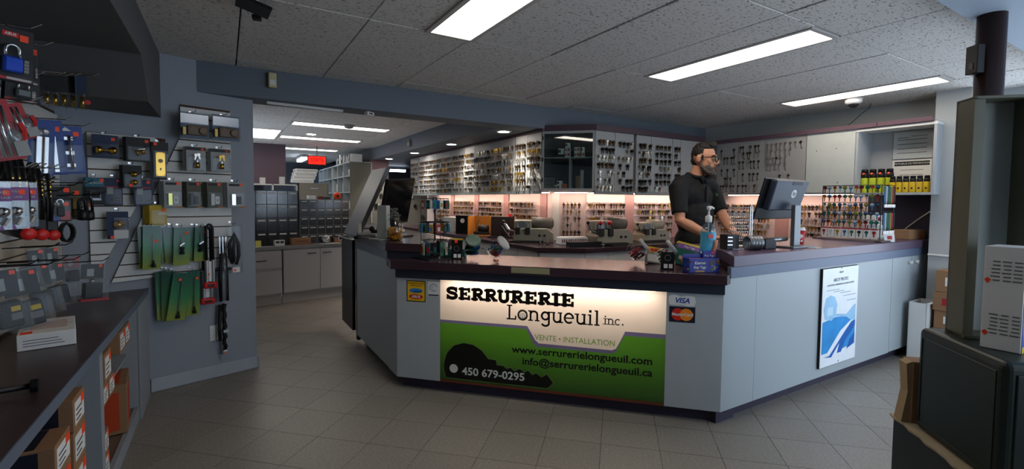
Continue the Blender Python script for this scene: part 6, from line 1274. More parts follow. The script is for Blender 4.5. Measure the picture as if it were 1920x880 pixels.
# key tag display box
M_ktb = mat('key_tag_blue', '#20308c', .4); kt = thing('key_tag_box', 'blue open Key Tags display box on the low worktop', 'display box', (2.462, 1.848, ZL), R(-20)); w_, d_, h_ = .20, .075, .085
for a, b_ in (((-w_/2, -d_/2, 0), (w_/2, -d_/2+.003, h_)), ((-w_/2, d_/2-.003, 0), (w_/2, d_/2, h_+.02)), ((-w_/2, -d_/2, 0), (-w_/2+.003, d_/2, h_)), ((w_/2-.003, -d_/2, 0), (w_/2, d_/2, h_)), ((-w_/2, -d_/2, 0), (w_/2, d_/2, .003))): MB().box(a, b_).build('carton_side', M_ktb, kt)
MB().box((-w_/2+.004, -d_/2+.004, h_*.9), (w_/2-.004, d_/2-.004, h_*.93)).build('inner_flap', mat('flap_pinkish', '#a8686c', .6), kt)
lettering('Kevron', .024, M_paper, kt, face((-.03, -d_/2-.001, .058), (1, 0, 0), (0, 0, 1)), bold=.0006, shear=.2); lettering('Key Tags', .022, M_paper, kt, face((-.03, -d_/2-.001, .032), (1, 0, 0), (0, 0, 1)), bold=.0005); MB().box((-.06, -d_/2-.0015, .004), (0, -d_/2, .014)).build('tan_label', mat('label_tan', '#b08a4c', .5), kt)
for k in range(18):
    x = random.uniform(.03, .098); z = random.uniform(.012, .075); MB().cbox((0, 0, 0), (.02, .001, .009), xf((x, -d_/2-.0008, z), ry=R(random.uniform(0, 90)))).build('tag_print', kc[(1, 2, 5, 3, 0)[k % 5]], kt)
for k in range(12):
    y = random.uniform(-.06, .06); z = random.uniform(.012, .075); MB().cbox((0, 0, 0), (.001, .02, .01), xf((-w_/2-.0008, y, z), rx=R(random.uniform(0, 90)))).build('tag_print', kc[(1, 2, 5, 3, 0)[k % 5]], kt)
t = thing('key_tag_pouch', 'green pouch with purple header leaning behind the blue box', 'pouch', (2.55, 2.02, ZL), 0, None, (R(-18), R(14), R(-25))); MB().box((-.08, -.012, 0), (.07, .012, .15)).build('pouch', mat('pouch_green', '#14503f', .4), t, bev=.006); MB().box((-.08, -.0135, .115), (.07, -.0125, .145)).build('purple_header', M_purp, t); MB().box((-.08, -.013, .145), (.07, .013, .158)).build('yellow_edge', M_yel, t); lettering('Key Tags', .02, M_paper, t, face((0, -.0142, .13), (1, 0, 0), (0, 0, 1)))
for k in range(3): MB().box((.01+.004*k, -.0135, .03+.02*k), (.05+.004*k, -.0125, .037+.02*k), None).build('tag_print', kc[(3, 5, 2)[k]], t)
MB().cyl((-.055, -.0125, .05), (-.055, -.014, .05), .014, n=14).build('pink_seal', mat('seal_pink', '#c98a7a', .5), t)
t = thing('key_tag_pouch', 'small bright pouch box left of the green pouch', 'pouch', (2.50, 2.26, ZL), 0, None, (R(-14), R(8), R(-30))); MB().box((-.05, -.02, 0), (.06, .02, .11)).build('pouch', M_greyc, t, bev=.003); MB().box((-.05, -.0212, .07), (.06, -.0202, .11)).build('yellow_print', M_yel, t); MB().box((-.03, -.022, .08), (.03, -.0213, .1)).build('red_print', M_red, t); MB().box((-.045, -.021, .01), (.05, -.0202, .06)).build('white_print', M_paper, t)
# sanitizer bottle
t = thing('pump_bottle', 'clear pump bottle of blue hand sanitizer beside the man', 'bottle', (2.615, 2.03, ZL), R(-20)); r_ = .045; t.location = (2.50, 2.045, ZL); 
MB().lathe([(.04, 0), (r_, .008), (r_, .2), (.043, .22), (.03, .245), (.016, .255), (.016, .265), (.0, .265)], n=24).build('bottle_body', clear_mat('bottle_clear', '#dfeef2', .1, .05, .04), t, smooth=True)
MB().lathe([(.0456, .1), (.0456, .205)], n=24, cap=False).build('label', mat('label_sky', '#4aa6c8', .4), t); MB().lathe([(.018, .258), (.02, .262), (.02, .29), (.012, .295), (.006, .3), (.006, .325), (.014, .328), (.014, .345), (.0, .347)], n=16).build('pump_head', M_white, t, smooth=True); MB().tube([(0, 0, .337), (.02, 0, .34), (.034, 0, .332)], .006, n=8).build('pump_spout', M_white, t, smooth=True); MB().cyl((0, 0, .02), (0, 0, .26), .003, n=6).build('dip_tube', M_white, t)
MB().box((-.03, -.049, .175), (.0, -.046, .195)).build('red_mark', M_red, t); MB().box((-.03, -.048, .15), (.03, -.046, .153)).box((-.03, -.048, .16), (.025, -.046, .163)).build('label_print', M_greyink, t)
MB().tube([(-.0, -.050, .1), (.012, -.054, .13), (.026, -.052, .165)], [.011, .01, .008], n=8).build('finger_picture', mat('picture_skin', '#b87a58', .5), t, smooth=True)
t.location = (2.575, 1.885, ZL); t.scale = (1, 1, 1.15)
t = thing('key_tag_sachet', 'upright blue key tag sachet between the pump bottle and the blue box', 'sachet', (2.532, 1.845, ZL), R(-25)); MB().box((-.042, -.006, .0), (.042, .006, .125)).build('sachet', M_ktb, t, bev=.003); lettering('Key Tags', .017, M_paper, t, face((0, -.0068, .095), (1, 0, 0), (0, 0, 1))); MB().box((-.03, -.0072, .03), (.03, -.0062, .07)).build('tan_print', MATS['label_tan'], t); MB().box((.012, -.0072, .104), (.032, -.0062, .12)).build('red_print', M_red, t)
# --- right counter
t = thing('key_ring_rack', 'wire rack stacked with chrome key rings on the right counter', 'display rack', (2.96, 1.93, ZH), R(-25)); MB().tube([(-.08, -.06, .004), (.09, -.06, .004), (.09, .06, .004), (-.08, .06, .004)], .003, n=5, closed=True).build('base_wire', M_chrome, t)
for x in (.075, .09): MB().cyl((x, 0, .004), (x, 0, .29), .004, n=8).build('upright', M_chrome, t)
for z in (.04, .08, .12, .16, .2, .24, .28): MB().cyl((.085, 0, z), (-.075, 0, z), .003, n=6).build('peg', M_chrome, t)
for zi, z in enumerate((.08, .12, .16, .2, .24)):
    q = thing('key_ring_set', 'row of chrome key rings on the %s peg of the wire rack' % ['lowest', 'second', 'middle', 'fourth', 'top'][zi], 'key rings', t.matrix_world @ Vector((0, 0, 0)), 0, None); q.location = t.location+Vector((0, 0, z)); q.rotation_euler = t.rotation_euler
    for k in range(9): MB().tube([(-.06+.014*k, .016*math.cos(R(a)), -.010+.016*math.sin(R(a))) for a in range(0, 360, 45)], .0016, n=4, closed=True).build('ring', M_chrome, q)
t = thing('cable_roll', 'roll of steel cable at the foot of the wire rack', 'cable roll', (2.99, 1.845, ZH), R(-20))
for k in range(9): MB().tube([(-.045+.011*k, (.042+.002*(k % 2))*math.cos(R(a)), .048+(.042+.002*(k % 2))*math.sin(R(a))) for a in range(0, 360, 20)], .0055, n=6, closed=True).build('coil', M_steel, t, smooth=True)
t = thing('key_box', 'black parts box left of the steel cable roll', 'box', (2.885, 1.955, ZH), R(-20)); MB().box((-.04, -.04, 0), (.05, .04, .1)).build('box', M_black, t, bev=.003)
for z in (.03, .055, .08): MB().box((-.035, -.042, z), (.0, -.04, z+.006)).build('chrome_strip', M_chrome, t)
t = thing('card_terminal', 'black card terminal with grey handset by the monitor foot', 'card terminal', (3.16, 1.86, ZH), R(-10)); MB().prism([(-.05, 0), (.05, 0), (.05, .06), (.02, .075), (-.05, .07)], .08, Matrix(((1, 0, 0, 0), (0, 0, -1, .04), (0, 1, 0, 0), (0, 0, 0, 1)))).build('body', M_black, t, bev=.005); MB().box((.05, -.03, .02), (.053, .03, .055)).build('screen', M_whitec, t); MB().cyl((.06, .03, .055), (.25, .05, .06), .017, n=10).build('handset', M_steel, t, smooth=True)
# desktop monitor seen from behind, HP mark
hp = thing('monitor', 'dark blue-grey desktop monitor seen from behind on the right counter', 'monitor', (3.45, 1.86, ZH), R(-2)); M_hp = mat('monitor_slate', '#2b3340', .4); Mx = xf((-.06, .05, .34), rx=R(16), ry=R(0))
MB().box((-.225, .0, -.15), (.225, .014, .15), Mx).build('screen_housing', M_black, hp, bev=.006); hs = hp.children[0]; MB().box((-.215, .014, -.14), (.215, .0155, .142), Mx).build('screen', MATS['screen_dark'], hs)
MB().prism([(-.17, -.07), (.2, -.07), (.222, .148), (-.17, .148)], .05, Mx @ face((0, .0, 0), (1, 0, 0), (0, 0, 1))).build('back_housing', M_hp, hp, bev=.01); MB().box((.02, -.0515, .118), (.14, -.05, .14), Mx).build('handle_slot', mat('slot_dark', '#1c222c', .5), hp)
MB().prism(arc(0, 0, .03, .03, 0, 345, 24), .0012, Mx @ face((.07, -.0502, .055), (1, 0, 0), (0, 0, 1))).build('logo_disc', M_paper, hp); lettering('hp', .045, M_hp, hp, Mx @ face((.07, -.0518, .057), (1, 0, 0), (0, 0, 1)), bold=.0006, shear=.3)
MB().box((-.02, -.045, .01), (.055, -.015, .3)).build('stand_neck', mat('stand_grey', '#6a6d70', .35, .5), hp, bev=.004); MB().box((-.12, -.1, 0), (.16, .09, .012)).build('stand_base', MATS['stand_grey'], hp, bev=.003)
t = thing('paper_note', 'white paper slip beside the monitor foot', 'paper', (3.55, 1.74, ZH), R(5)); MB().box((-.05, -.03, 0), (.05, .03, .002)).build('sheet', M_paper, t); MB().box((-.04, -.01, .002), (.02, -.006, .0024)).build('print', M_greyink, t)
t = thing('coffee_cup', 'red paper coffee cup with white lid behind the monitor', 'cup', (3.77, 1.96, ZH)); cu = MB().lathe([(.03, 0), (.031, .002), (.04, .105), (.0, .105)], n=22).build('cup', mat('cup_red', '#b3161c', .45), t, smooth=True); MB().lathe([(.043, .105), (.043, .113), (.038, .115), (.036, .128), (.0, .128)], n=22).build('lid', M_white, t, smooth=True)
lf = [(0, .02), (.006, .01), (.015, .013), (.012, .002), (.018, -.003), (.006, -.01), (.002, -.018), (-.002, -.018), (-.006, -.01), (-.018, -.003), (-.012, .002), (-.015, .013), (-.006, .01)]
MB().prism(lf[::-1], .001, face((-.026, -.0262, .062), (.72, -.69, 0), (0, 0, 1)) @ xf((0, 0, 0))).build('leaf_mark', M_paper, cu); MB().box((-.035, -.035, .02), (-.02, -.02, .034)).build('white_mark', M_paper, t)
t = thing('computer_mouse', 'black computer mouse under the man\'s hand', 'mouse', (3.19, 2.13, ZH), R(-100)); MB().ball((0, 0, .012), (.05, .03, .02), 14, 8).build('shell', M_black, t, smooth=True); MB().cyl((.025, -.004, .028), (.025, .004, .028), .008, n=8).build('wheel', M_greyink, t)
t = thing('keyboard', 'black keyboard on the staff side of the right counter', 'keyboard', (3.50, 2.2, ZH), R(4)); MB().box((-.21, -.07, 0), (.21, .07, .018)).build('tray', M_black, t, bev=.003); km = MB()
for i in range(14):
    for j in range(5): km.box((-.2+.0285*i, -.06+.024*j, .018), (-.175+.0285*i, -.04+.024*j, .024))
km.build('keys', M_dark, t)
t = thing('paper_sheet', 'white paper sheet near the mouse', 'paper', (3.24, 2.06, ZH), R(20)); MB().box((-.06, -.04, 0), (.06, .04, .0015)).build('sheet', M_paper, t); MB().box((-.04, -.02, .0015), (.03, -.016, .0019)).build('print', M_greyink, t)
# decorated key rack
kr = thing('key_display_rack', 'black wire rack of decorated keys on the right counter', 'display rack', (4.60, 2.2, ZH), R(-88)); W_, H_ = .44, .47
MB().box((-.04, -.08, 0), (W_+.04, .22, .012)).build('base', mat('rack_base_wood', '#4a3a34', .4), kr, bev=.003); MB().box((0, -.1, .0), (W_, -.085, .014)).build('price_channel', M_chrome, kr)
wm = MB()
for z in [0.03+.0735*k for k in range(7)]: wm.cyl((0, 0, z), (W_, 0, z), .0028, n=5); wm.cyl((W_, 0, z), (W_, .26, z), .0028, n=5)
for x in (0, W_): wm.cyl((x, 0, .012), (x, 0, H_), .004, n=6)
wm.cyl((W_, .26, .012), (W_, .26, H_), .004, n=6); wm.cyl((0, 0, H_), (W_, 0, H_), .0035, n=6); wm.cyl((W_, 0, H_), (W_, .26, H_), .0035, n=6); wm.build('wire_grid', M_black, kr)
DKM = []
for c in range(7):
    mb = MB(); key_mesh(mb, .066, .0175, .0025); mb.mi(1); mb.prism([(.014*math.cos(R(a)), -.0125+.010*math.sin(R(a))) for a in range(0, 360, 60)], .0005, face((0, -.0026, 0), (1, 0, 0), (0, 0, 1))); DKM.append(mb.mesh('decorated_key', [kc[c], kc[(c+3) % 7]]))
krm = Matrix.Translation(kr.location) @ Matrix.Rotation(R(-88), 4, 'Z')
for j in range(6):
    for i in range(11):
        if j == 0: continue
        c = (i*5+j*3+random.randrange(3)) % 7; o = place(DKM[c], 'decorated_key', None, loc=krm @ Vector((.02+.04*i+random.uniform(-.004, .004), -.012, .028+.0735*(j+1) if j < 6 else 0)), rz=R(-88+random.uniform(-20, 20)))
        tag(o, '%s decorated key on the %s wire of the key rack' % (kn[c], ['', 'lowest', 'second', 'third', 'fourth', 'top'][j]), 'key', 'decorated keys, %s, wire %s' % (kn[c], ['', 'one', 'two', 'three', 'four', 'five'][j]))
for i in range(8):
    q = thing('carded_key', 'carded key in the bottom row of the key rack, %s from the left' % ['first', 'second', 'third', 'fourth', 'fifth', 'sixth', 'seventh', 'eighth'][i], 'carded key', krm @ Vector((.03+.054*i, -.02, .02)), R(-88+random.uniform(-5, 5)), 'carded keys in the bottom row'); MB().box((-.024, -.001, 0), (.024, .001, .085)).build('card', M_paper, q); MB().box((-.024, -.0018, .075), (.024, -.001, .085)).build('red_header', M_redc, q); kb = MB(); key_mesh(kb, .055, .014, .002, xf((0, -.004, .068))); kb.build('key', kc[(i*2+1) % 7], q)
for k in range(14):
    c = (k*3) % 7; q = thing('key_lanyard', '%s key lanyard on the near end of the key rack' % kn[c], 'lanyard', krm @ Vector((W_+.012, .03+.034*(k % 7), .24+.22*(k//7))), R(2), 'lanyards, %s, on the rack end' % kn[c]); MB().tube([(-.006, 0, 0), (-.008, 0, -.12), (0, 0, -.15), (.008, 0, -.12), (.006, 0, 0)], .004, n=5).build('strap', kc[c], q); MB().cyl((0, 0, -.15), (0, 0, -.175), .006, n=6).build('clip', M_chrome, q)
carton('parts_carton', 'long brown carton at the end of the right counter', (5.30, 1.80, ZH), R(-6), (.26, .13, .085), M_card, None, [('f', .82, .9, .35, .6, M_orange)])
carton('small_box', 'white red-marked box behind the brown carton on the right counter', (5.08, 1.95, ZH), R(4), (.2, .1, .12), M_paper, None, [('f', .5, .9, .6, .85, M_redc), ('f', .1, .5, .3, .36, M_greyink)])
t = carton('small_box', 'upper white box on the stack beside the key rack', (5.12, 1.98, ZH+.122), R(2), (.14, .1, .09), M_paper, None, [('f', .3, .8, .5, .8, M_redc), ('f', .1, .6, .2, .3, M_greyink)]); t.location.x = 5.03
t = thing('price_card', 'small white price card at the near corner of the key rack', 'price card', (4.72, 1.73, ZH), R(-40)); MB().box((-.04, -.002, 0), (.04, .002, .07), xf((0, 0, 0), rx=R(-12))).build('card', M_paper, t); MB().box((-.015, -.004, .02), (.02, -.0022, .05), xf((0, 0, 0), rx=R(-12))).build('red_print', M_redc, t)
t = thing('cord', 'white cord looping down the navy backsplash', 'cord', (0, 0, 0)); MB().tube([(wr(1.66)-.03, 1.66, 1.30), (wr(1.7)-.03, 1.70, 1.27), (wr(1.78)-.03, 1.78, 1.2), (wr(1.9)-.03, 1.88, 1.10), (wr(1.95)-.03, 1.95, 1.012)], .005, n=6).build('cable', M_white, t)
# --- spray cans on the wall shelf
def can(label, loc, body, h, r_, group, cap=M_black, nozzle=None):
    t = thing('spray_can', label, 'spray can', loc, 0, group); cb = MB().lathe([(r_*.96, 0), (r_, .004), (r_, h*.62), (r_*.98, h*.63)], n=18).build('can_body', body, t, smooth=True); MB().lathe([(r_*.99, h*.63), (r_*.99, h*.8), (r_*.8, h*.84), (r_*.7, h*.85)], n=18).build('upper_label', M_mdk, t, smooth=True); MB().lathe([(r_*.85, h*.84), (r_*.85, h*.98), (r_*.75, h)], n=16).build('cap', cap, t, smooth=True)
    MB().box((-r_-.001, -r_*.3, h*.2), (-r_*.9, r_*.3, h*.3)).build('label_print', M_ink, cb)
    if nozzle: MB().cyl((-r_*.6, 0, h*.78), (-r_*1.05, 0, h*.82), r_*.35, n=8).build('orange_nozzle', nozzle, t)
M_lime = mat('can_lime', '#aeb92a', .4); M_cany = mat('can_yellow', '#c9a818', .4); M_noz = mat('nozzle_orange', '#e8451c', .4)
for k in range(4): can('tall lime spray can, %s of the front row on the shelf' % ['first', 'second', 'third', 'fourth'][k], (5.20, 2.125-.066*k, ZU0-.001), M_lime, .22, .03, 'lime spray cans', nozzle=M_noz)
for k in range(3): can('tall lime spray can in the back row, %s from the left' % ['first', 'second', 'third'][k], (5.28, 2.09-.066*k, ZU0-.001), M_lime, .22, .03, 'lime spray cans', nozzle=M_noz)
for k in range(6): can('short yellow spray can, %s of the row on the shelf' % ['first', 'second', 'third', 'fourth', 'fifth', 'last'][k], (5.15, 1.885-.049*k, ZU0-.001), M_cany, .145, .0225, 'yellow spray cans')
ns = thing('notice_sheet', 'printed notice in a plastic sleeve, upper sheet on the shelf back', 'notice', (5.365, 1.97, 1.74), R(-90)); MB().box((0, -.003, 0), (.29, 0, .25)).build('sheet', M_paper, ns); MB().box((-.005, -.005, -.005), (.295, -.0035, .262)).build('sleeve', M_clear, ns)
for z, a, b_ in ((.19, .03, .12), (.2, .13, .25), (.17, .03, .25), (.13, .03, .25), (.09, .03, .25), (.05, .03, .25)): MB().box((a, -.0034, z), (b_, -.003, z+.006)).build('printed_line', M_greyink, ns)
ns = thing('notice_sheet', 'printed notice with black title bar, lower sheet on the shelf back', 'notice', (5.365, 1.97, 1.45), R(-90)); MB().box((0, -.003, 0), (.29, 0, .28)).build('sheet', M_paper, ns); MB().box((.015, -.0036, .225), (.275, -.003, .265)).build('title_bar', M_ink, ns); lettering('MUTUELLE DE PRÉVENTION', .021, M_paper, ns, face((.145, -.0042, .245), (1, 0, 0), (0, 0, 1)))
for z, a, b_ in ((.185, .06, .23), (.14, .06, .23), (.125, .08, .21), (.08, .1, .19)): MB().box((a, -.0034, z), (b_, -.003, z+.005)).build('printed_line', M_greyink, ns)
# ======================= RIGHT FOREGROUND =======================
M_safe = mat('safe_dark_green', '#1d2622', .38, var=.1, scale=20); M_olv = mat('olive_metal', '#5d5c4c', .45, var=.06, scale=10)
SU = Vector((.70, .714, 0)); SR = Vector((.714, -.70, 0)); F = Vector((2.247, .719, 0))
def sxy(u, r_, z): return F-SU*u+SR*r_+Vector((0, 0, z))
SAN = math.atan2(SR.y, SR.x)          # local x = SR, local y = SU
t = thing('lower_safe', 'dark grey cabinet under the green safe at the right edge', 'safe', sxy(-.10, -.02, 0), SAN); MB().box((0, -.75, 0), (.6, 0, .465)).build('body', mat('lower_safe_grey', '#2b2f31', .5), t, bev=.006); MB().box((.03, -.752, .03), (.57, -.75, .43)).build('door', M_dark, t)
t = thing('cardboard_sheet', 'torn cardboard sheet lying under the green safe', 'cardboard', sxy(-.105, -.03, .466), SAN); pts = [(0, -.75)]+[(random.uniform(-.012, .006), -.75+.05*k) for k in range(1, 15)]+[(0, 0), (.6, 0), (.6, -.75)]
MB().prism(pts[::-1], .007).build('sheet', mat('cardboard_pale', '#9b8d74', .85), t)
t = thing('safe', 'dark green metal safe standing at the right edge', 'safe', sxy(0, .0, .4735), SAN); MB().box((0, -.42, 0), (.5, 0, .385)).build('body', M_safe, t, bev=.022, seg=4); MB().box((.03, -.424, .03), (.47, -.418, .35)).build('door', M_safe, t, bev=.004); MB().cyl((.4, -.424, .2), (.4, -.45, .2), .03, n=18).build('dial', M_steel, t)
MB().tube([(-.001, -.39, .03), (-.001, -.39, .35), (-.001, -.03, .35), (-.001, -.03, .03)], .0015, n=4, closed=True).build('side_groove', M_safe, t)
c = thing('open_carton', 'crumpled brown carton wedged left of the green safe', 'box', sxy(-.055, .05, .4735), SAN); MB().box((-.05, -.035, 0), (.12, .04, .24)).build('carton', M_card, c, bev=.003); MB().prism([(-.08, 0), (-.05, 0), (-.05, .24), (-.07, .23), (-.062, .12)], .05, face((0, .02, 0), (1, 0, 0), (0, 0, 1))).build('torn_flap', mat('carton_light', '#a08868', .85), c); MB().box((-.0512, -.02, .13), (-.0502, .0, .17)).build('red_print', M_redc, c)
# olive metal cabinet standing on the safe, open towards the shop
ZS = .4735+.386
oc = thing('metal_cabinet', 'olive open metal cabinet standing on the green safe', 'cabinet', sxy(.052, .055, ZS), SAN); W_, D_, H_ = .17, .26, .83
MB().box((0, -.085, 0), (.006, .0, H_)).build('side_panel', M_olv, oc); MB().box((0, -.01, 0), (W_, 0, H_)).build('back_panel', mat('cabinet_inside_pale', '#9fa39c', .5), oc); MB().box((W_-.006, -.1, 0), (W_, 0, H_)).build('side_panel', M_olv, oc); MB().box((0, -.1, H_-.01), (W_, 0, H_)).build('top_panel', M_olv, oc, bev=.002); MB().box((0, -.1, 0), (W_, 0, .01)).build('bottom_panel', M_olv, oc)
MB().box((0, -.092, 0), (.03, -.083, H_)).build('front_flange', M_olv, oc)
for z0, z1 in ((.37, .79), (.0, .33)):
    MB().box((.032, -.02, z0), (.058, -.01, z1)).build('rack_strip', mat('rack_strip_olive', '#77786a', .5), oc); sc = MB()
    n = int((z1-z0)/.012)
    for k in range(n): sc.box((-.011, -.006, -.003), (.011, .002, .003), xf((.045, -.022, z0+.01+k*.012), ry=R(28)))
    sc.build('rack_teeth', M_steel, oc)
wb = thing('phone_box', 'white product box with printed columns standing on the safe', 'box', (2.10, .512, ZS), 0); MB().box((0, -.093, 0), (.12, 0, .33)).build('carton', M_paper, wb, bev=.002)
MB().box((.003, -.0945, 0), (.12, -.093, .33)).build('blue_face', mat('box_royal_blue', '#22348c', .45), wb); MB().box((.003, -.0952, 0), (.12, -.0942, .02)).build('yellow_edge', M_yel, wb)
for v in (.03, .2):
    for u in (-.088, -.063, -.038):
        for k in range(6): MB().box((-.0012, u, v+.012*k+.02), (-.0004, u+random.uniform(.016, .022), v+.012*k+.024)).build('printed_line', M_greyink, wb)
    MB().prism([(0, 0), (.008, .012), (0, .02), (-.008, .012)], .001, face((-.0004, -.010, v+.01), (0, -1, 0), (0, 0, 1))).build('orange_mark', M_noz, wb)
# steel column
col = thing('steel_column', 'dark brown round steel column at the right', 'column', (3.052, .764, 0)); MB().cyl((0, 0, 0), (0, 0, 2.2), .053, n=28).build('shaft', mat('column_brown', '#2e1d1a', .28, var=.2, scale=4), col, smooth=True); MB().box((-.09, -.09, 0), (.09, .09, .012)).build('foot_plate', M_dark, col)
t = thing('switch_box', 'small black box fixed to the brown column', 'box', (3.052, .764, 1.93), R(148)); MB().box((.051, -.03, 0), (.085, .03, .13)).build('housing', M_ink, t, bev=.003); MB().box((.085, -.01, .02), (.087, .01, .05)).build('button', M_dark, t)
# right wall corner: white floor carton, red boxes, conduit
t = thing('tall_carton', 'tall white open carton on the floor at the end doors', 'box', (5.08, 1.60, 0), R(2)); x, y, h = .27, .12, .5
for a, b_ in (((-x/2, -y/2, 0), (x/2, -y/2+.004, h)), ((-x/2, y/2-.004, 0), (x/2, y/2, h)), ((-x/2, -y/2, 0), (-x/2+.004, y/2, h)), ((x/2-.004, -y/2, 0), (x/2, y/2, h)), ((-x/2, -y/2, 0), (x/2, y/2, .004))): MB().box(a, b_).build('carton_side', M_paper, t)
MB().box((-x/2, -y/2-.02, h), (x/2, -y/2+.004, h+.004)).build('flap', M_paper, t)
ra = [(0, .3), (.3, .45), (.45, .6), (.6, .78)]
for k, (z0, z1) in enumerate(ra): carton('stock_carton', ['large brown carton at the foot of the window corner stack', 'brown carton second in the window corner stack', 'red and brown carton in the window corner stack', 'brown carton topping the window corner stack'][k], (5.10+.02*(k % 2), 1.44, z0+.0005*k), R(-4+6*(k % 2)), (.18, .15, z1-z0-.001), M_card, 'cartons in the window corner', [('f', .05, .5, .3, .8, M_redc if k == 2 else M_paper), ('l', .1, .6, .3, .7, M_redc if k == 2 else M_paper)])
o = sempty('trim_2'); MB().tube([(5.21, 1.628, .89), (5.21, 1.402, .885)], .009, n=8).build('conduit', M_white, o)
# ======================= THE MAN BEHIND THE COUNTER =======================
M_skin = mat('skin', '#b98468', .5, var=.08, scale=9); M_shirt = mat('polo_black', '#0f1011', .8, var=.15, scale=12); M_trs = mat('trousers_dark', '#17181c', .8)
M_hair = mat('hair_dark_brown', '#1f1814', .6, var=.3, scale=90, bump=.6); M_beard = mat('beard_grey_brown', '#4a423b', .7, var=.45, scale=120, bump=.6)
MAN = thing('person', 'man in a black polo shirt with glasses and grey beard behind the counter', 'person', (3.387, 2.612, 0), R(0))
HEAD = xf((.028, -.055, 1.685), rz=R(15), rx=R(5))
def fuse(mb, name, m, parent, voxel=.006, it=4, fac=.5, disp=None):
    """one continuous skin over overlapping volumes"""
    ob = mb.build(name, m); md = ob.modifiers.new('skin', 'REMESH'); md.mode = 'VOXEL'; md.voxel_size = voxel; md.use_smooth_shade = True
    s = ob.modifiers.new('smooth', 'SMOOTH'); s.factor = fac; s.iterations = it
    if disp:
        tx = bpy.data.textures.new(name+'_clumps', 'CLOUDS'); tx.noise_scale = disp[1]; d = ob.modifiers.new('clumps', 'DISPLACE'); d.texture = tx; d.strength = disp[0]; d.mid_level = .5
    dg = bpy.context.evaluated_depsgraph_get(); dg.update(); me = bpy.data.meshes.new_from_object(ob.evaluated_get(dg))
    bpy.data.objects.remove(ob); me.materials.clear(); me.materials.append(m); o = place(me, name, parent); return o
def hball(mb, c, r_, M=HEAD, n=14, k=10): return mb.ball(M @ Vector(c), r_, n, k, M.to_3x3().to_4x4())
b = MB()
# head and neck
hball(b, (0, .015, .03), (.075, .096, .093)); hball(b, (0, -.028, -.045), (.060, .066, .082)); hball(b, (0, -.052, -.1), (.042, .042, .028)); hball(b, (0, -.082, .026), (.048, .014, .011))
for s in (-1, 1): hball(b, (s*.036, -.062, -.028), (.025, .022, .022)); hball(b, (s*.078, .018, -.008), (.010, .021, .031)); hball(b, (s*.011, -.104, -.04), (.010, .011, .009))
b.tube([HEAD @ Vector(p) for p in ((0, -.09, .012), (0, -.104, -.012), (0, -.117, -.036))], [.009, .011, .013], n=8)
hball(b, (0, -.094, -.072), (.024, .010, .012))
b.tube([HEAD @ Vector((0, .028, -.07)), (.01, .0, 1.56), (0, .02, 1.47)], [.058, .058, .07], n=14)
# trunk, legs
b.ball((0, .02, 1.36), (.175, .105, .13), 16, 10); b.ball((0, .0, 1.18), (.165, .12, .17), 16, 10); b.ball((0, .01, .98), (.165, .115, .14), 16, 10)
for s in (-1, 1): b.tube([(s*.08, .02, .95), (s*.095, .01, .7), (s*.1, .02, .5), (s*.1, .03, .28), (s*.1, .04, .09)], [.095, .085, .062, .055, .045], n=12); b.ball((s*.1, -.03, .045), (.045, .12, .045), 12, 8)
def arm(sh, el, wr_): b.tube([(sh[0]*.75, sh[1]+.01, sh[2]+.03), sh, tuple(lerp(sh[i], el[i], .5) for i in range(3)), el, tuple(lerp(el[i], wr_[i], .35) for i in range(3)), wr_], [.06, .062, .052, .043, .044, .029], n=12)
RS, RE, RW = (-.205, .01, 1.435), (-.262, -.06, 1.175), (-.222, -.30, 1.065)
LS, LE, LWr = (.205, .01, 1.435), (.195, -.13, 1.20), (.045, -.325, 1.085)
arm(RS, RE, RW); arm(LS, LE, LWr)
def hand(w_, d, side, lift):
    """palm and five fingers lying on mouse or keys; side -1 = right hand"""
    d = Vector(d).normalized(); up_ = Vector((0, 0, 1)); sd = d.cross(up_).normalized(); un = sd.cross(d).normalized(); w_ = Vector(w_)
    M = Matrix((( *sd, ), (*d, ), (*un, ))).transposed().to_4x4()
    b.ball(w_+d*.055, (.041, .056, .015), 12, 8, M); b.ball(w_+d*.02, (.03, .035, .02), 10, 7, M)
    for k, (o_, L_) in enumerate(((-.031, .072), (-.0105, .082), (.0105, .078), (.031, .06))):
        o_ *= -side; p = w_+d*.096+sd*o_*1.05; q = p+d*L_*.42+un*(lift*.012); r_ = q+d*L_*.32-un*.016; e = r_+d*L_*.22-un*.02
        b.tube([p-d*.03, p, q, r_, e], [.0095, .0095, .0088, .0082, .0066], n=8)
    p = w_+d*.028+sd*(.03*side); b.tube([p, p+d*.03+sd*(.022*side)-un*.004, p+d*.058+sd*(.027*side)-un*.012, p+d*.074+sd*(.024*side)-un*.016], [.013, .0115, .0105, .008], n=8)
hand(RW, (.12, -1, -.12), -1, 1); hand(LWr, (-.25, -1, -.12), 1, 1)
fuse(b, 'body', M_skin, MAN, .0052, 3)
# polo shirt: trunk and short sleeves, a little outside the body
s_ = MB(); s_.ball((0, .018, 1.36), (.192, .122, .145), 18, 12); s_.ball((0, .0, 1.19), (.18, .13, .2), 18, 12); s_.ball((0, .005, 1.0), (.183, .135, .15), 18, 12); s_.ball((0, .02, .92), (.178, .128, .1), 18, 12)
for sh, el in ((RS, RE), (LS, LE)):
    e = tuple(lerp(sh[i], el[i], .80) for i in range(3)); s_.tube([(sh[0]*.35, sh[1]+.012, sh[2]+.055), (sh[0]*.8, sh[1]+.01, sh[2]+.03), sh, tuple(lerp(sh[i], el[i], .4) for i in range(3)), e], [.065, .076, .079, .070, .064], n=14)
s_.tube([(0, .03, 1.44), (.004, .022, 1.50), (.008, .008, 1.55)], [.115, .09, .072], n=16)
for q in (-1, 1): s_.tube([(q*.03, .03, 1.52), (q*.11, .025, 1.485), (q*.18, .018, 1.45)], [.06, .058, .06], n=12)
fuse(s_, 'polo_shirt', M_shirt, MAN, .007, 4, .5, (.012, .09))
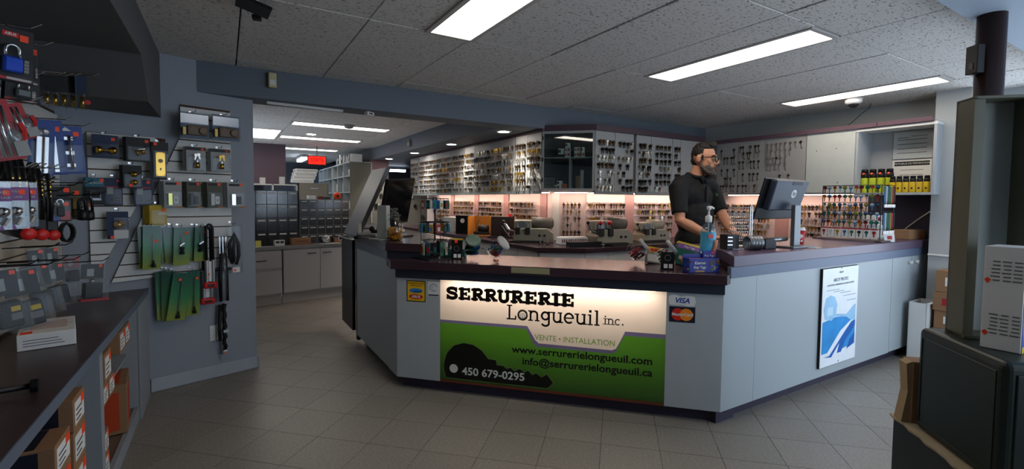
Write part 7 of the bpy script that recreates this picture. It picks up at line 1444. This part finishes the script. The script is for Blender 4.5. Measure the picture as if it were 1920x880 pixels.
c_ = MB(); c_.tube([(.006+.074*math.cos(R(a)), .005+.07*math.sin(R(a)), 1.545+.02*math.sin(R(a))) for a in range(-70, 251, 16)], [.014]*21, n=8)
c_.prism([(-.045, 1.52), (-.02, 1.47), (.0, 1.50), (.02, 1.47), (.045, 1.52), (.03, 1.545), (-.03, 1.545)], .012, face((.006, -.07, 0), (1, 0, 0), (0, 0, 1))); c_.build('collar', M_shirt, MAN, smooth=True)
MB().box((-.012, -.112, 1.33), (.012, -.098, 1.46), xf((.004, 0, 0), rx=0)).build('button_placket', mat('placket_black', '#0a0b0c', .7), MAN)
MB().tube([(.085, -.128, 1.39), (.095, -.128, 1.396), (.105, -.127, 1.388), (.115, -.125, 1.394), (.126, -.122, 1.387)], .0022, n=5).tube([(.09, -.128, 1.379), (.122, -.124, 1.379)], .0018, n=5).build('chest_logo', mat('logo_green', '#2f7a4a', .6), MAN)
t_ = MB()
for s in (-1, 1): t_.tube([(s*.085, .02, .97), (s*.095, .012, .7), (s*.1, .022, .5), (s*.1, .03, .1)], [.11, .1, .078, .07], n=14)
t_.ball((0, .015, .96), (.172, .122, .1), 16, 10); fuse(t_, 'trousers', M_trs, MAN, .009, 4)
for s in (-1, 1): MB().box((s*.1-.048, -.15, .0), (s*.1+.048, .1, .085)).build('shoe', M_black, MAN, bev=.03, seg=3)
# hair, beard, eyes, glasses
h = MB(); hball(h, (0, .012, .092), (.066, .080, .046)); hball(h, (0, .055, .04), (.066, .058, .076)); hball(h, (0, -.05, .112), (.046, .034, .022)); hball(h, (0, .072, -.02), (.050, .038, .045)); hball(h, (.005, -.058, .126), (.036, .022, .016))
for s in (-1, 1): hball(h, (s*.062, .03, .05), (.016, .05, .04)); hball(h, (s*.067, -.008, .012), (.007, .014, .03))
fuse(h, 'hair', M_hair, MAN, .005, 3, .5, (.012, .018))
g = MB(); hball(g, (0, -.066, -.116), (.042, .036, .034)); hball(g, (0, -.062, -.138), (.032, .028, .022))
for s in (-1, 1):
    g.tube([HEAD @ Vector(p) for p in ((s*.072, .006, -.03), (s*.066, -.012, -.07), (s*.052, -.045, -.102), (s*.025, -.08, -.118), (0, -.09, -.12))], [.008, .014, .02, .024, .024], n=10)
    g.tube([HEAD @ Vector(p) for p in ((0, -.112, -.060), (s*.018, -.106, -.064), (s*.034, -.090, -.082), (s*.04, -.078, -.1))], [.006, .008, .009, .010], n=8)
for s in (-1, 1): hball(g, (s*.046, -.050, -.078), (.016, .036, .03), n=10, k=7)
fuse(g, 'beard', M_beard, MAN, .005, 3, .5, (.008, .012))
for s in (-1, 1):
    e = MB(); e.ball(HEAD @ Vector((s*.031, -.0785, .0)), .0125, 12, 8); ey = e.build('eye', mat('eye_white', '#8f8680', .3), MAN, smooth=True); e = MB(); e.ball(HEAD @ Vector((s*.031, -.080, .0075)), (.016, .012, .008), 10, 7, HEAD.to_3x3().to_4x4()); e.build('eyelid', M_skin, MAN, smooth=True)
    e = MB(); e.ball(HEAD @ Vector((s*.032, -.0875, -.0015)), .0055, 8, 6); e.build('iris', mat('iris_dark', '#1e1410', .2), ey, smooth=True)
    br = MB(); br.tube([HEAD @ Vector(p) for p in ((s*.012, -.097, .022), (s*.032, -.094, .029), (s*.05, -.08, .024))], [.004, .005, .003], n=6); br.build('eyebrow', M_hair, MAN, smooth=True)
gl = MB()
for s in (-1, 1):
    gl.tube([HEAD @ Vector((s*.034+.026*math.copysign(abs(math.cos(R(a)))**.6, math.cos(R(a))), -.113, -.002+.019*math.copysign(abs(math.sin(R(a)))**.6, math.sin(R(a))))) for a in range(0, 360, 18)], .0036, n=6, closed=True)
    gl.tube([HEAD @ Vector(p) for p in ((s*.060, -.112, .010), (s*.074, -.10, .010), (s*.081, -.02, .008), (s*.082, .025, -.004))], .003, n=6)
gl.tube([HEAD @ Vector(p) for p in ((-.009, -.114, .004), (0, -.116, .008), (.009, -.114, .004))], .0028, n=6); gf_ = gl.build('glasses_frame', M_black, MAN, smooth=True)
for s in (-1, 1): MB().prism([(.026*math.cos(R(a)), .018*math.sin(R(a))) for a in range(0, 360, 30)], .001, HEAD @ face((s*.034, -.113, -.002), (1, 0, 0), (0, 0, 1))).build('glasses_lens', M_glass, gf_)
mo = MB(); hball(mo, (0, -.103, -.076), (.019, .007, .006), n=10, k=6); mo.build('mouth', mat('lips', '#8a5146', .5), MAN, smooth=True)
